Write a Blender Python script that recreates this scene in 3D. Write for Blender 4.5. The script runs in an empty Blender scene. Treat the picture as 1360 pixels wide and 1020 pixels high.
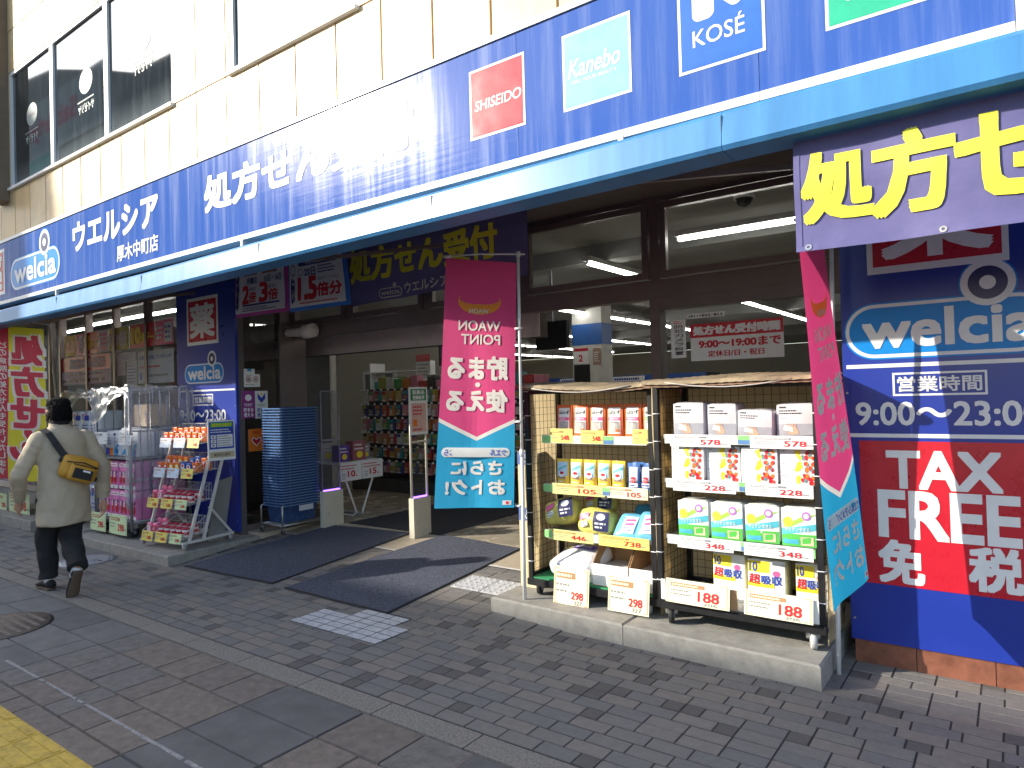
import bpy, bmesh, math, random
from mathutils import Vector, Matrix
random.seed(7)
C = bpy.context.scene.collection
SC = bpy.context.scene
R = math.radians

# ---------------------------------------------------------------- camera, sky, sun, exposure
H = 1.6
RIGHT = Vector((0.80620258, 0.59102574, -0.02694383))
UP = Vector((0.03041589, 0.00407727, 0.99952901))
FWD = Vector((-0.59085723, 0.80664239, 0.01468947))
FPX = 912.6                                     # focal length in pixels of the 1360 px wide photograph
cd = bpy.data.cameras.new('camera')
cam = bpy.data.objects.new('camera', cd)
C.objects.link(cam)
cd.sensor_width = 36
cd.lens = FPX / 1360 * 36
cd.clip_start = 0.05
cd.clip_end = 500
cam.matrix_world = Matrix((
    (RIGHT.x, UP.x, -FWD.x, 0), (RIGHT.y, UP.y, -FWD.y, 0), (RIGHT.z, UP.z, -FWD.z, H), (0, 0, 0, 1)))
SC.camera = cam

SUN = Vector((-0.76, -0.64, 0.42)).normalized()   # direction towards the sun
w = bpy.data.worlds.new('World')
SC.world = w
w.use_nodes = True
nt = w.node_tree
sky = nt.nodes.new('ShaderNodeTexSky')
sky.sky_type = 'NISHITA'
sky.sun_disc = False
sky.sun_elevation = math.asin(SUN.z)
sky.sun_rotation = math.atan2(SUN.x, SUN.y)
sky.air_density = 1.0
sky.dust_density = 1.6
nt.links.new(sky.outputs[0], nt.nodes['Background'].inputs[0])
nt.nodes['Background'].inputs[1].default_value = 0.15
sl = bpy.data.lights.new('sun', 'SUN')
sl.energy = 2.65
sl.angle = R(0.55)
sl.color = (1.0, 0.93, 0.80)
so = bpy.data.objects.new('sun', sl)
C.objects.link(so)
so.rotation_euler = SUN.to_track_quat('Z', 'Y').to_euler()
SC.view_settings.view_transform = 'Standard'
SC.view_settings.look = 'None'
SC.view_settings.exposure = 1.53
SC.view_settings.gamma = 1
SC.cycles.max_bounces = 8
SC.cycles.transparent_max_bounces = 16


# ---------------------------------------------------------------- helpers
def ray(px, py):
    return RIGHT * ((px - 680) / FPX) - UP * ((py - 510) / FPX) + FWD


def at(px, py, y):                               # the point of the upright plane at depth y that the photo shows at a pixel
    d = ray(px, py)
    return d * (y / d.y) + Vector((0, 0, H))


def atx(px, py, x):
    d = ray(px, py)
    return d * (x / d.x) + Vector((0, 0, H))


def gnd(px, py, z=0.0):
    d = ray(px, py)
    return d * ((z - H) / d.z) + Vector((0, 0, H))


def ramp(x, y):                                  # the paving rises gently into the entrance
    if -6.80 < x < -2.4 and y > 3.55:
        k = 1 if x < -3.13 else (0 if y > 4.1 else 1 - (x + 3.13) / .73)
        return 0.0765 * (min(y, 5.35) - 3.55) * k
    return 0.0


FZ = 0.138                                       # shop floor level
MATS = {}


def mat(name, col, rough=0.6, metal=0.0, var=0.12, vscale=8.0, bump=0.0, bscale=60.0, spec=0.5, coat=0.0, trans=0.0, emit=None, estr=0.0, stretch=None):
    if name in MATS:
        return MATS[name]
    m = bpy.data.materials.new(name)
    m.use_nodes = True
    n, l = m.node_tree.nodes, m.node_tree.links
    p = n['Principled BSDF']
    p.inputs['Roughness'].default_value = rough
    p.inputs['Metallic'].default_value = metal
    p.inputs['Specular IOR Level'].default_value = spec
    p.inputs['Coat Weight'].default_value = coat
    p.inputs['Coat Roughness'].default_value = 0.15
    tc = n.new('ShaderNodeTexCoord')
    src = tc.outputs['Object']
    if stretch:
        mp = n.new('ShaderNodeMapping')
        mp.inputs['Scale'].default_value = stretch
        l.new(src, mp.inputs['Vector'])
        src = mp.outputs[0]
    if var > 0:
        nz = n.new('ShaderNodeTexNoise')
        nz.inputs['Scale'].default_value = vscale
        nz.inputs['Detail'].default_value = 6
        nz.inputs['Roughness'].default_value = 0.65
        l.new(src, nz.inputs['Vector'])
        mr = n.new('ShaderNodeMapRange')
        mr.inputs[1].default_value = 0.3
        mr.inputs[2].default_value = 0.7
        mr.inputs[3].default_value = 1 - var
        mr.inputs[4].default_value = 1 + var
        l.new(nz.outputs[0], mr.inputs[0])
        mx = n.new('ShaderNodeMix')
        mx.data_type = 'RGBA'
        mx.blend_type = 'MULTIPLY'
        mx.inputs[0].default_value = 1
        mx.inputs[6].default_value = (*col, 1)
        l.new(mr.outputs[0], mx.inputs[7])
        l.new(mx.outputs[2], p.inputs['Base Color'])
        r2 = n.new('ShaderNodeMapRange')
        r2.inputs[3].default_value = max(0.02, rough - 0.1)
        r2.inputs[4].default_value = min(1, rough + 0.12)
        l.new(nz.outputs[0], r2.inputs[0])
        l.new(r2.outputs[0], p.inputs['Roughness'])
    else:
        p.inputs['Base Color'].default_value = (*col, 1)
    if bump:
        b = n.new('ShaderNodeTexNoise')
        b.inputs['Scale'].default_value = bscale
        b.inputs['Detail'].default_value = 4
        l.new(src, b.inputs['Vector'])
        bn = n.new('ShaderNodeBump')
        bn.inputs['Strength'].default_value = bump
        bn.inputs['Distance'].default_value = 0.01
        l.new(b.outputs[0], bn.inputs['Height'])
        l.new(bn.outputs[0], p.inputs['Normal'])
    if emit:
        p.inputs['Emission Color'].default_value = (*emit, 1)
        p.inputs['Emission Strength'].default_value = estr
    if trans:
        tr = n.new('ShaderNodeBsdfTranslucent')
        tr.inputs[0].default_value = (*col, 1)
        ms = n.new('ShaderNodeMixShader')
        ms.inputs[0].default_value = trans
        l.new(p.outputs[0], ms.inputs[1])
        l.new(tr.outputs[0], ms.inputs[2])
        l.new(ms.outputs[0], n['Material Output'].inputs[0])
    MATS[name] = m
    return m


def glass(name, tint=(0.93, 0.96, 0.95), refl=1.0, rough=0.01, bump=0.0, film=0.0):
    if name in MATS:
        return MATS[name]
    m = bpy.data.materials.new(name)
    m.use_nodes = True
    n, l = m.node_tree.nodes, m.node_tree.links
    n.remove(n['Principled BSDF'])
    t = n.new('ShaderNodeBsdfTransparent')
    t.inputs[0].default_value = (*tint, 1)
    g = n.new('ShaderNodeBsdfGlossy')
    g.inputs['Roughness'].default_value = rough
    fr = n.new('ShaderNodeFresnel')
    fr.inputs[0].default_value = 1.5
    mu = n.new('ShaderNodeMath')
    mu.operation = 'MULTIPLY'
    mu.inputs[1].default_value = refl
    mu.use_clamp = True
    l.new(fr.outputs[0], mu.inputs[0])
    if bump:
        nz = n.new('ShaderNodeTexNoise')
        nz.inputs['Scale'].default_value = 9
        nz.inputs['Detail'].default_value = 5
        tc = n.new('ShaderNodeTexCoord')
        l.new(tc.outputs['Object'], nz.inputs['Vector'])
        bn = n.new('ShaderNodeBump')
        bn.inputs['Strength'].default_value = bump
        bn.inputs['Distance'].default_value = 0.05
        l.new(nz.outputs[0], bn.inputs['Height'])
        l.new(bn.outputs[0], g.inputs['Normal'])
        l.new(bn.outputs[0], fr.inputs['Normal'])
    ms = n.new('ShaderNodeMixShader')
    l.new(mu.outputs[0], ms.inputs[0])
    l.new(t.outputs[0], ms.inputs[1])
    l.new(g.outputs[0], ms.inputs[2])
    out = ms.outputs[0]
    if film:
        d = n.new('ShaderNodeBsdfDiffuse')
        d.inputs[0].default_value = (0.75, 0.77, 0.78, 1)
        m2 = n.new('ShaderNodeMixShader')
        m2.inputs[0].default_value = film
        l.new(out, m2.inputs[1])
        l.new(d.outputs[0], m2.inputs[2])
        out = m2.outputs[0]
    l.new(out, n['Material Output'].inputs[0])
    MATS[name] = m
    return m


def tag(o, label=None, cat=None, group=None, kind=None):
    if label:
        o['label'] = label
    if cat:
        o['category'] = cat
    if group:
        o['group'] = group
    if kind:
        o['kind'] = kind
    return o


def empty(name, label, cat, loc=(0, 0, 0), group=None):
    o = bpy.data.objects.new(name, None)
    o.empty_display_size = 0.1
    C.objects.link(o)
    o.location = loc
    return tag(o, label, cat, group)


def plane(o, u, v, n=None):
    o, u, v = Vector(o), Vector(u), Vector(v)
    n = Vector(n) if n else u.cross(v).normalized()

    def f(a, b, c=0.0):
        return o + u * a + v * b + n * c
    f.flat = True
    return f


def wall(y, x0=0.0, z0=0.0):                     # upright plane facing the street; u = x, v = z
    return plane((x0, y, z0), (1, 0, 0), (0, 0, 1), (0, -1, 0))


GLY = {}


def glyphs(s):
    if s in GLY:
        return GLY[s]
    c = bpy.data.curves.new('lettering_curve', 'FONT')
    c.body = s
    c.size = 1
    c.resolution_u = 3
    c.space_character = 1.0
    o = bpy.data.objects.new('lettering_source', c)
    C.objects.link(o)
    dg = bpy.context.evaluated_depsgraph_get()
    dg.update()
    me = bpy.data.meshes.new_from_object(o.evaluated_get(dg))
    vs = [(v.co.x, v.co.y) for v in me.vertices]
    fs = [tuple(p.vertices) for p in me.polygons]
    bpy.data.objects.remove(o)
    bpy.data.curves.remove(c)
    bpy.data.meshes.remove(me)
    xs = [v[0] for v in vs] or [0]
    ys = [v[1] for v in vs] or [0]
    GLY[s] = (vs, fs, min(xs), max(xs), min(ys), max(ys))
    return GLY[s]


class MB:
    def __init__(self):
        self.v, self.f, self.m, self.mats, self.s = [], [], [], [], []

    def mi(self, m):
        if m not in self.mats:
            self.mats.append(m)
        return self.mats.index(m)

    def add(self, vs, fs, m, smooth=False):
        b = len(self.v)
        k = self.mi(m)
        self.v += [tuple(v) for v in vs]
        for f in fs:
            self.f.append(tuple(b + i for i in f))
            self.m.append(k)
            self.s.append(smooth)
        return self

    def box(self, x0, x1, y0, y1, z0, z1, m):
        vs = [(x, y, z) for z in (z0, z1) for y in (y0, y1) for x in (x0, x1)]
        return self.add(vs, [(0, 2, 3, 1), (4, 5, 7, 6), (0, 1, 5, 4), (2, 6, 7, 3), (0, 4, 6, 2), (1, 3, 7, 5)], m)

    def fbox(self, fr, u0, u1, v0, v1, w0, w1, m):
        vs = [fr(u, v, q) for q in (w0, w1) for v in (v0, v1) for u in (u0, u1)]
        return self.add(vs, [(0, 2, 3, 1), (4, 5, 7, 6), (0, 1, 5, 4), (2, 6, 7, 3), (0, 4, 6, 2), (1, 3, 7, 5)], m)

    def quad(self, pts, m):
        return self.add(pts, [tuple(range(len(pts)))], m)

    def rect(self, fr, u0, v0, u1, v1, m, w=0.002, nu=1, nv=1):
        vs = [fr(u0 + (u1 - u0) * i / nu, v0 + (v1 - v0) * j / nv, w) for j in range(nv + 1) for i in range(nu + 1)]
        fs = [(j * (nu + 1) + i, j * (nu + 1) + i + 1, (j + 1) * (nu + 1) + i + 1, (j + 1) * (nu + 1) + i) for j in range(nv) for i in range(nu)]
        return self.add(vs, fs, m, nu > 1 or nv > 1)

    def poly(self, fr, uv, m, w=0.002):
        if len(uv) == 4 and not getattr(fr, 'flat', False):   # follow the bulge of a soft pack
            n = 6
            vs = []
            for j in range(n + 1):
                for i in range(n + 1):
                    a, b = i / n, j / n
                    p = [uv[0][k] * (1 - a) * (1 - b) + uv[1][k] * a * (1 - b) + uv[2][k] * a * b + uv[3][k] * (1 - a) * b for k in (0, 1)]
                    vs.append(fr(p[0], p[1], w))
            return self.add(vs, [(j * (n + 1) + i, j * (n + 1) + i + 1, (j + 1) * (n + 1) + i + 1, (j + 1) * (n + 1) + i) for j in range(n) for i in range(n)], m, True)
        return self.add([fr(u, v, w) for u, v in uv], [tuple(range(len(uv)))], m)

    def frame(self, fr, u0, v0, u1, v1, t, m, w=0.002):  # a flat border, lying inside the rectangle
        for a in ((u0, v0, u1, v0 + t), (u0, v1 - t, u1, v1), (u0, v0 + t, u0 + t, v1 - t), (u1 - t, v0 + t, u1, v1 - t)):
            self.rect(fr, *a, m, w)
        return self

    def disc(self, fr, u, v, ru, rv, m, w=0.002, n=28, ri=0.0):
        o = [(u + ru * math.cos(2 * math.pi * i / n), v + rv * math.sin(2 * math.pi * i / n)) for i in range(n)]
        if ri == 0:
            return self.poly(fr, o, m, w)
        i_ = [(u + (a - u) * ri, v + (b - v) * ri) for a, b in o]
        vs = [fr(a, b, w) for a, b in o + i_]
        return self.add(vs, [(i, (i + 1) % n, n + (i + 1) % n, n + i) for i in range(n)], m)

    def pill(self, fr, u0, v0, u1, v1, m, w=0.002, n=12, r=None):
        r = r or (v1 - v0) / 2
        pts = []
        for cu, cv, a0 in ((u1 - r, v1 - r, 0), (u0 + r, v1 - r, 90), (u0 + r, v0 + r, 180), (u1 - r, v0 + r, 270)):
            pts += [(cu + r * math.cos(R(a0 + 90 * i / n)), cv + r * math.sin(R(a0 + 90 * i / n))) for i in range(n + 1)]
        return self.poly(fr, pts, m, w)

    def text(self, s, fr, u0, v0, u1, v1, m, bold=0.0, w=0.004, cut=None, slant=0.0):
        vs, fs, x0, x1, y0, y1 = glyphs(s)
        if not fs:
            return self
        ku, kv = (u1 - u0) / max(1e-6, x1 - x0), (v1 - v0) / max(1e-6, y1 - y0)
        sh = [(0, 0)]
        if bold:
            q = bold * .88
            sh += [(-q, -q), (0, -q), (q, -q), (q, 0), (q, q), (0, q), (-q, q), (-q, 0)]
        if cut:                                    # slice the glyphs so that they follow a curved cloth
            bm = bmesh.new()
            bv = [bm.verts.new(((x - x0) * ku + u0 + slant * (y - y0) * kv, (y - y0) * kv + v0, 0)) for x, y in vs]
            for f in fs:
                try:
                    bm.faces.new([bv[i] for i in f])
                except ValueError:
                    pass
            k = math.floor(u0 / cut) * cut
            while k < u1:
                k += cut
                bmesh.ops.bisect_plane(bm, geom=bm.verts[:] + bm.edges[:] + bm.faces[:], plane_co=(k, 0, 0), plane_no=(1, 0, 0))
            k = math.floor(v0 / cut) * cut
            while k < v1:
                k += cut
                bmesh.ops.bisect_plane(bm, geom=bm.verts[:] + bm.edges[:] + bm.faces[:], plane_co=(0, k, 0), plane_no=(0, 1, 0))
            bm.verts.index_update()
            pts = [(v.co.x, v.co.y) for v in bm.verts]
            fs = [tuple(v.index for v in f.verts) for f in bm.faces]
            bm.free()
        else:
            pts = [((x - x0) * ku + u0 + slant * (y - y0) * kv, (y - y0) * kv + v0) for x, y in vs]
        b = abs(v1 - v0)
        for i, (dx, dy) in enumerate(sh):
            self.add([fr(u + dx * b, v + dy * b, w + i * 0.00012) for u, v in pts], fs, m)
        return self

    def lines(self, fr, u0, v0, u1, v1, n, m, w=0.003, fill=0.45, seed=1):   # rows of small print, too small to read
        rg = random.Random(seed)
        h = abs(v1 - v0) / n
        v0 = min(v0, v1)
        if h < 1e-4:
            return self
        for i in range(n):
            u = u0
            end = u1 - (u1 - u0) * rg.random() * 0.35
            while u < end:
                L = h * rg.uniform(0.35, 0.8)
                self.rect(fr, u, v0 + i * h + h * (0.5 - fill / 2), min(end, u + L), v0 + i * h + h * (0.5 + fill / 2), m, w)
                u += L + h * 0.18
        return self

    def tube(self, pts, r, m, n=8, smooth=True, caps=True):
        pts = [Vector(p) for p in pts]
        rs = r if isinstance(r, (list, tuple)) else [r] * len(pts)
        vs = []
        up = None
        for i, p in enumerate(pts):
            t = (pts[min(i + 1, len(pts) - 1)] - pts[max(i - 1, 0)]).normalized()
            if up is None:
                up = Vector((0, 0, 1)) if abs(t.z) < 0.9 else Vector((1, 0, 0))
            a = t.cross(up).normalized()
            b = a.cross(t).normalized()
            up = b
            for k in range(n):
                q = 2 * math.pi * (k + 0.5) / n
                vs.append(p + (a * math.cos(q) + b * math.sin(q)) * rs[i])
        fs = [(i * n + k, i * n + (k + 1) % n, (i + 1) * n + (k + 1) % n, (i + 1) * n + k) for i in range(len(pts) - 1) for k in range(n)]
        if caps:
            fs += [tuple(range(n - 1, -1, -1)), tuple(range((len(pts) - 1) * n, len(pts) * n))]
        return self.add(vs, fs, m, smooth and n > 4)

    def bar(self, a, b, wx, m):
        return self.tube([a, b], wx * 0.7071, m, 4, False)

    def loft(self, rings, m, smooth=True, caps=True):
        n = len(rings[0])
        vs = [p for r in rings for p in r]
        fs = [(i * n + k, i * n + (k + 1) % n, (i + 1) * n + (k + 1) % n, (i + 1) * n + k) for i in range(len(rings) - 1) for k in range(n)]
        if caps:
            fs += [tuple(range(n - 1, -1, -1)), tuple(range((len(rings) - 1) * n, len(rings) * n))]
        return self.add(vs, fs, m, smooth)

    def wheel(self, c, axis, r, wd, m, m2):
        c, ax = Vector(c), Vector(axis).normalized()
        self.tube([c - ax * wd / 2, c - ax * wd * 0.42, c + ax * wd * 0.42, c + ax * wd / 2], [r * 0.9, r, r, r * 0.9], m, 20)
        self.tube([c - ax * wd * 0.56, c + ax * wd * 0.56], r * 0.45, m2, 14)
        return self

    def rbox(self, fr, u0, u1, v0, v1, w0, w1, m, r=0.01, puff=0.0, seed=0, taper=0.0):
        # a soft pack: rounded box with slightly bulged, uneven faces
        rg = random.Random(seed)
        N = 7
        cs = [Vector(((u0 + u1) / 2, (v0 + v1) / 2, (w0 + w1) / 2)), Vector(((u1 - u0) / 2, (v1 - v0) / 2, (w1 - w0) / 2))]
        idx = {}
        vs, fs = [], []
        ph = [rg.uniform(0, 6.28) for _ in range(6)]

        def pt(i, j, k):
            key = (i, j, k)
            if key in idx:
                return idx[key]
            q = []
            for t, h in zip((i, j, k), cs[1]):
                s = -1 + 2 * t / (N - 1)
                e = max(0.0, 1 - r / h)
                # positions concentrate near the edges
                q.append((-1, -e, -e * 0.5, 0, e * 0.5, e, 1)[t] * h)
            p = Vector(q)
            inner = Vector([max(-h + min(r, h), min(h - min(r, h), c)) for c, h in zip(p, cs[1])])
            d = p - inner
            if d.length > 1e-9:
                d = d.normalized() * min(r, d.length)
                p = inner + d
            if puff:
                a, b, c = p.x / cs[1].x, p.y / cs[1].y, p.z / cs[1].z
                wob = 1 + 0.5 * math.sin(3 * a + 2 * b + ph[0]) + 0.35 * math.sin(5 * b - 4 * a + ph[1])
                p.z += math.copysign(1, c) * puff * (1 - a * a) * (1 - b * b) * wob * (abs(c) > 0.7)
                p.y += math.copysign(1, b) * puff * 0.6 * (1 - a * a) * (1 - c * c) * (abs(b) > 0.7) * (1 + 0.6 * math.sin(4 * a + ph[2]))
                p.x += math.copysign(1, a) * puff * 0.5 * (1 - b * b) * (1 - c * c) * (abs(a) > 0.7)
            if taper:
                p.z *= 1 - taper * (p.y / cs[1].y + 1) / 2
            p += cs[0]
            idx[key] = len(vs)
            vs.append(fr(*p))
            return idx[key]
        for a in range(N - 1):
            for b in range(N - 1):
                for e in (0, N - 1):
                    fl = lambda t: t if e else t[::-1]
                    fs.append(tuple(fl([pt(a, b, e), pt(a + 1, b, e), pt(a + 1, b + 1, e), pt(a, b + 1, e)])))
                    fs.append(tuple(fl([pt(e, a, b), pt(e, a + 1, b), pt(e, a + 1, b + 1), pt(e, a, b + 1)])))
                    fs.append(tuple(fl([pt(b, e, a), pt(b, e, a + 1), pt(b + 1, e, a + 1), pt(b + 1, e, a)])))
        return self.add(vs, fs, m, True)

    def build(self, name, parent=None, loc=None):
        me = bpy.data.meshes.new(name)
        off = Vector(loc) if loc is not None else Vector((0, 0, 0))
        if parent is not None and loc is None:
            off = Vector(parent.location)
            p = parent.parent
            while p is not None:
                off = off + Vector(p.location)
                p = p.parent
        me.from_pydata([tuple(Vector(v) - off) for v in self.v], [], self.f)
        for m in self.mats:
            me.materials.append(m)
        for p, k, s in zip(me.polygons, self.m, self.s):
            p.material_index = k
            p.use_smooth = s
        me.update()
        o = bpy.data.objects.new(name, me)
        C.objects.link(o)
        if parent is not None:
            o.parent = parent
        elif loc is not None:
            o.location = off
        return o


ORD = ['first', 'second', 'third', 'fourth', 'fifth', 'sixth', 'seventh', 'eighth', 'ninth', 'tenth', 'eleventh', 'twelfth']
TENS = {20: 'twent', 30: 'thirt', 40: 'fort'}


def ordinal(i):                                  # 0 -> first ...
    n = i + 1
    if n <= 12:
        return ORD[i]
    teen = {13: 'thirteenth', 14: 'fourteenth', 15: 'fifteenth', 16: 'sixteenth', 17: 'seventeenth', 18: 'eighteenth', 19: 'nineteenth'}
    if n in teen:
        return teen[n]
    t, u = n // 10 * 10, n % 10
    return TENS[t] + ('ieth' if u == 0 else 'y-' + ORD[u - 1])


# ---------------------------------------------------------------- palette
white = mat('white_print', (0.80, 0.80, 0.80), 0.45, var=0.04)
black = mat('black_print', (0.012, 0.012, 0.014), 0.5, var=0.1)
redp = mat('red_print', (0.55, 0.015, 0.03), 0.4, var=0.06)
redsign = mat('red_sign_film', (0.50, 0.012, 0.028), 0.28, var=0.08, spec=0.5)
bluep = mat('blue_print', (0.02, 0.06, 0.42), 0.4, var=0.06)
cyanp = mat('cyan_print', (0.02, 0.30, 0.58), 0.35, var=0.06)
yellowp = mat('yellow_print', (0.85, 0.66, 0.03), 0.5, var=0.05)
greenp = mat('green_print', (0.10, 0.50, 0.08), 0.5, var=0.05)
orangep = mat('orange_print', (0.80, 0.20, 0.02), 0.5, var=0.06)
pinkp = mat('pink_print', (0.78, 0.12, 0.32), 0.45, var=0.06)
greyp = mat('grey_print', (0.25, 0.25, 0.27), 0.5, var=0.06)
bronze = mat('bronze_aluminium', (0.165, 0.130, 0.125), 0.38, metal=0.2, var=0.12, vscale=3)
chrome = mat('chrome_wire', (0.62, 0.62, 0.62), 0.25, metal=0.9, var=0.05)
whitemetal = mat('white_coated_wire', (0.62, 0.60, 0.56), 0.4, var=0.08)
blacksteel = mat('black_steel', (0.012, 0.012, 0.013), 0.4, var=0.25, vscale=14)
rubber = mat('dark_rubber', (0.02, 0.02, 0.02), 0.7, var=0.2)
steel = mat('galvanised_steel', (0.45, 0.45, 0.44), 0.35, metal=0.8, var=0.12)

# ---------------------------------------------------------------- ground
def ground_parts():
    asphalt = mat('street_asphalt', (0.055, 0.055, 0.056), 0.85, var=0.25, vscale=30, bump=0.4, bscale=180)
    g = MB()
    g.quad([(-120, -60, -0.03), (60, -60, -0.03), (60, 4.6, -0.03), (-120, 4.6, -0.03)], asphalt)
    tag(g.build('ground'), kind='structure')
    # pavers: every brick of the pavement in front of the shop, laid in rows with joints
    tones = [mat('paver_grey', (0.185, 0.172, 0.158), 0.8, var=0.13, vscale=22, bump=0.35, bscale=220),
             mat('paver_warm', (0.205, 0.182, 0.160), 0.8, var=0.13, vscale=18, bump=0.35, bscale=220),
             mat('paver_cool', (0.165, 0.157, 0.150), 0.8, var=0.13, vscale=26, bump=0.35, bscale=220),
             mat('paver_dark', (0.110, 0.100, 0.094), 0.8, var=0.13, vscale=24, bump=0.35, bscale=220)]
    joint = mat('paver_joint', (0.040, 0.036, 0.033), 0.95, var=0.3, vscale=60)
    p = MB()
    p.quad([(-24, 2.531, -0.0032), (3, 2.531, -0.0032), (3, 4.9, -0.0032), (-24, 4.9, -0.0032)], joint)
    p.quad([(-6.79, 3.55, -0.003), (-3.135, 3.55, -0.003), (-3.135, 4.78, ramp(-5, 4.78) - .003), (-6.79, 4.78, ramp(-5, 4.78) - .003)], joint)
    p.quad([(-6.79, 3.55, -0.007), (-6.79, 4.78, -.007), (-6.79, 4.78, ramp(-5, 4.78) - .007)], joint)
    rg = random.Random(3)
    d = 0.1005
    nrow = int((4.85 - 2.535) / d)
    for r in range(nrow):
        y0 = 2.535 + r * d
        x = -22 + rg.choice((0, 0.1005, 0.0, 0.1005, 0.05))
        while x < 2.2:
            dark = rg.random() < 0.16
            L = 0.1005 if dark else 0.201
            if True:
                j = 0.0036
                h = rg.uniform(-0.0012, 0.0012)
                t = rg.uniform(-0.001, 0.001)
                b = 0.0016
                if y0 > 4.70 and -6.8 < x < -3.2:
                    x += L
                    continue
                vs = [(x + j, y0 + j, -0.006), (x + L - j, y0 + j, -0.006), (x + L - j, y0 + d - j, -0.006), (x + j, y0 + d - j, -0.006),
                      (x + j + b, y0 + j + b, h), (x + L - j - b, y0 + j + b, h + t), (x + L - j - b, y0 + d - j - b, h + t), (x + j + b, y0 + d - j - b, h)]
                xm = x + L / 2
                vs = [(a_, b_, c_ + ramp(xm, b_)) for a_, b_, c_ in vs]
                p.add(vs, [(4, 5, 6, 7), (0, 1, 5, 4), (1, 2, 6, 5), (2, 3, 7, 6), (3, 0, 4, 7)], tones[3] if dark else rg.choice(tones[:3]))
            x += L
    tag(p.build('pavement'), kind='structure')
    # kerb strip of granite lengths
    k = MB()
    gr = mat('granite_kerb', (0.215, 0.198, 0.172), 0.85, var=0.45, vscale=90, bump=0.5, bscale=200)
    x = -20.98
    while x < 3:
        k.box(x + 0.004, x + 0.606, 2.376, 2.522, -0.05, 0.002, gr)
        x += 0.61
    tag(k.build('kerb_strip'), kind='structure')
    # flagstones on the street side
    s = MB()
    jt = mat('flag_joint', (0.035, 0.033, 0.031), 0.95, var=0.3, vscale=60)
    s.quad([(-24, -3, -0.012), (5, -3, -0.012), (5, 2.376, -0.012), (-24, 2.376, -0.012)], jt)
    big = mat('smooth_slab', (0.150, 0.143, 0.136), 0.75, var=0.22, vscale=7, bump=0.25, bscale=250)
    big2 = mat('dark_slab', (0.118, 0.113, 0.110), 0.75, var=0.22, vscale=6, bump=0.25, bscale=250)
    fl = [mat('flagstone_brown', (0.165, 0.138, 0.118), 0.85, var=0.3, vscale=16, bump=0.4, bscale=200),
          mat('flagstone_grey', (0.155, 0.142, 0.130), 0.85, var=0.3, vscale=16, bump=0.4, bscale=200),
          mat('flagstone_tan', (0.180, 0.150, 0.124), 0.85, var=0.3, vscale=16, bump=0.4, bscale=200)]

    def slab(x0, x1, y0, y1, m):
        j, b, h = 0.004, 0.003, rg.uniform(-0.002, 0.001)
        vs = [(x0 + j, y0 + j, -0.012), (x1 - j, y0 + j, -0.012), (x1 - j, y1 - j, -0.012), (x0 + j, y1 - j, -0.012),
              (x0 + j + b, y0 + j + b, h), (x1 - j - b, y0 + j + b, h), (x1 - j - b, y1 - j - b, h), (x0 + j + b, y1 - j - b, h)]
        s.add(vs, [(4, 5, 6, 7), (0, 1, 5, 4), (1, 2, 6, 5), (2, 3, 7, 6), (3, 0, 4, 7)], m)
    rows = [(2.37, 2.07), (2.07, 1.77), (1.77, 1.47), (1.47, 1.17), (1.17, 0.87), (0.87, 0.57), (0.57, 0.27), (0.27, -0.03)]
    for i, (y1, y0) in enumerate(rows):
        x = -22.0 + (i % 2) * 0.3
        while x < -5.0:
            L = 0.9 if rg.random() < 0.6 else 0.6
            slab(x, min(x + L, -5.0), y0, y1, rg.choice((big, big2, big)))
            x += L
        slab(-5.0, -4.7, y0, y1, fl[1])
        x = -4.7 + rg.choice((0, 0.0))
        while x < -3.36:
            L = min(rg.choice((0.2, 0.3, 0.3, 0.45)), -3.35 - x)
            if -3.35 - (x + L) < 0.12:
                L = -3.35 - x
            slab(x, x + L, y0, y1, rg.choice(fl))
            x += L
        x = -3.35
        while x < -2.74:
            L = min(0.62, -2.72 - x)
            slab(x, x + L, y0, y1, big2)
            x += L
        x = -2.72
        while x < -2.0:
            L = min(rg.choice((0.3, 0.42)), -2.0 - x)
            slab(x, x + L, y0, y1, rg.choice(fl))
            x += L
        x = -2.0
        while x < 3:
            L = rg.choice((0.6, 0.9))
            slab(x, x + L, y0, y1, big2)
            x += L
    tag(s.build('flagstones'), kind='structure')
    # pale tactile paving by the mat
    t = MB()
    tp = mat('pale_tactile_tile', (0.47, 0.47, 0.48), 0.75, var=0.25, vscale=25, bump=0.3, bscale=150)
    tj = mat('tile_joint', (0.05, 0.05, 0.05), 0.9, var=0.2)
    c = 0.15

    def tcell(x0, y0, w_, h_, dots=0):
        j = 0.006
        t.box(x0 + j, x0 + w_ - j, y0 + j, y0 + h_ - j, -0.004, 0.0058, tp)
        if dots:
            for a in range(dots):
                for b_ in range(dots):
                    cx, cy = x0 + w_ * (a + 0.5) / dots, y0 + h_ * (b_ + 0.5) / dots
                    t.tube([(cx, cy, 0.005), (cx, cy, 0.0095), (cx, cy, 0.011)], [0.011, 0.010, 0.006], tp, 8)
    t.box(-4.30, -3.40, 3.06, 3.376, -0.008, 0.0028, tj)
    t.box(-4.00, -3.55, 3.376, 3.56, -0.008, 0.0028, tj)
    for i in range(6):
        for j in range(4):
            tcell(-4.30 + i * c, 3.06 + j * 0.079, c, 0.079)
    for i in range(3):
        for j in range(2):
            tcell(-4.00 + i * c, 3.378 + j * 0.079, c, 0.079)
    for (xa, ya) in ((-3.76, 4.20), (-3.46, 4.20)):
        n0 = len(t.v)
        tcell(xa, ya, 0.3, 0.3, 5)
        t.v[n0:] = [(a, b_, z_ + ramp(-5, b_)) for a, b_, z_ in t.v[n0:]]
    tag(t.build('tactile_paving'), kind='structure')
    # yellow guide strip along the roadside
    yl = MB()
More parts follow.
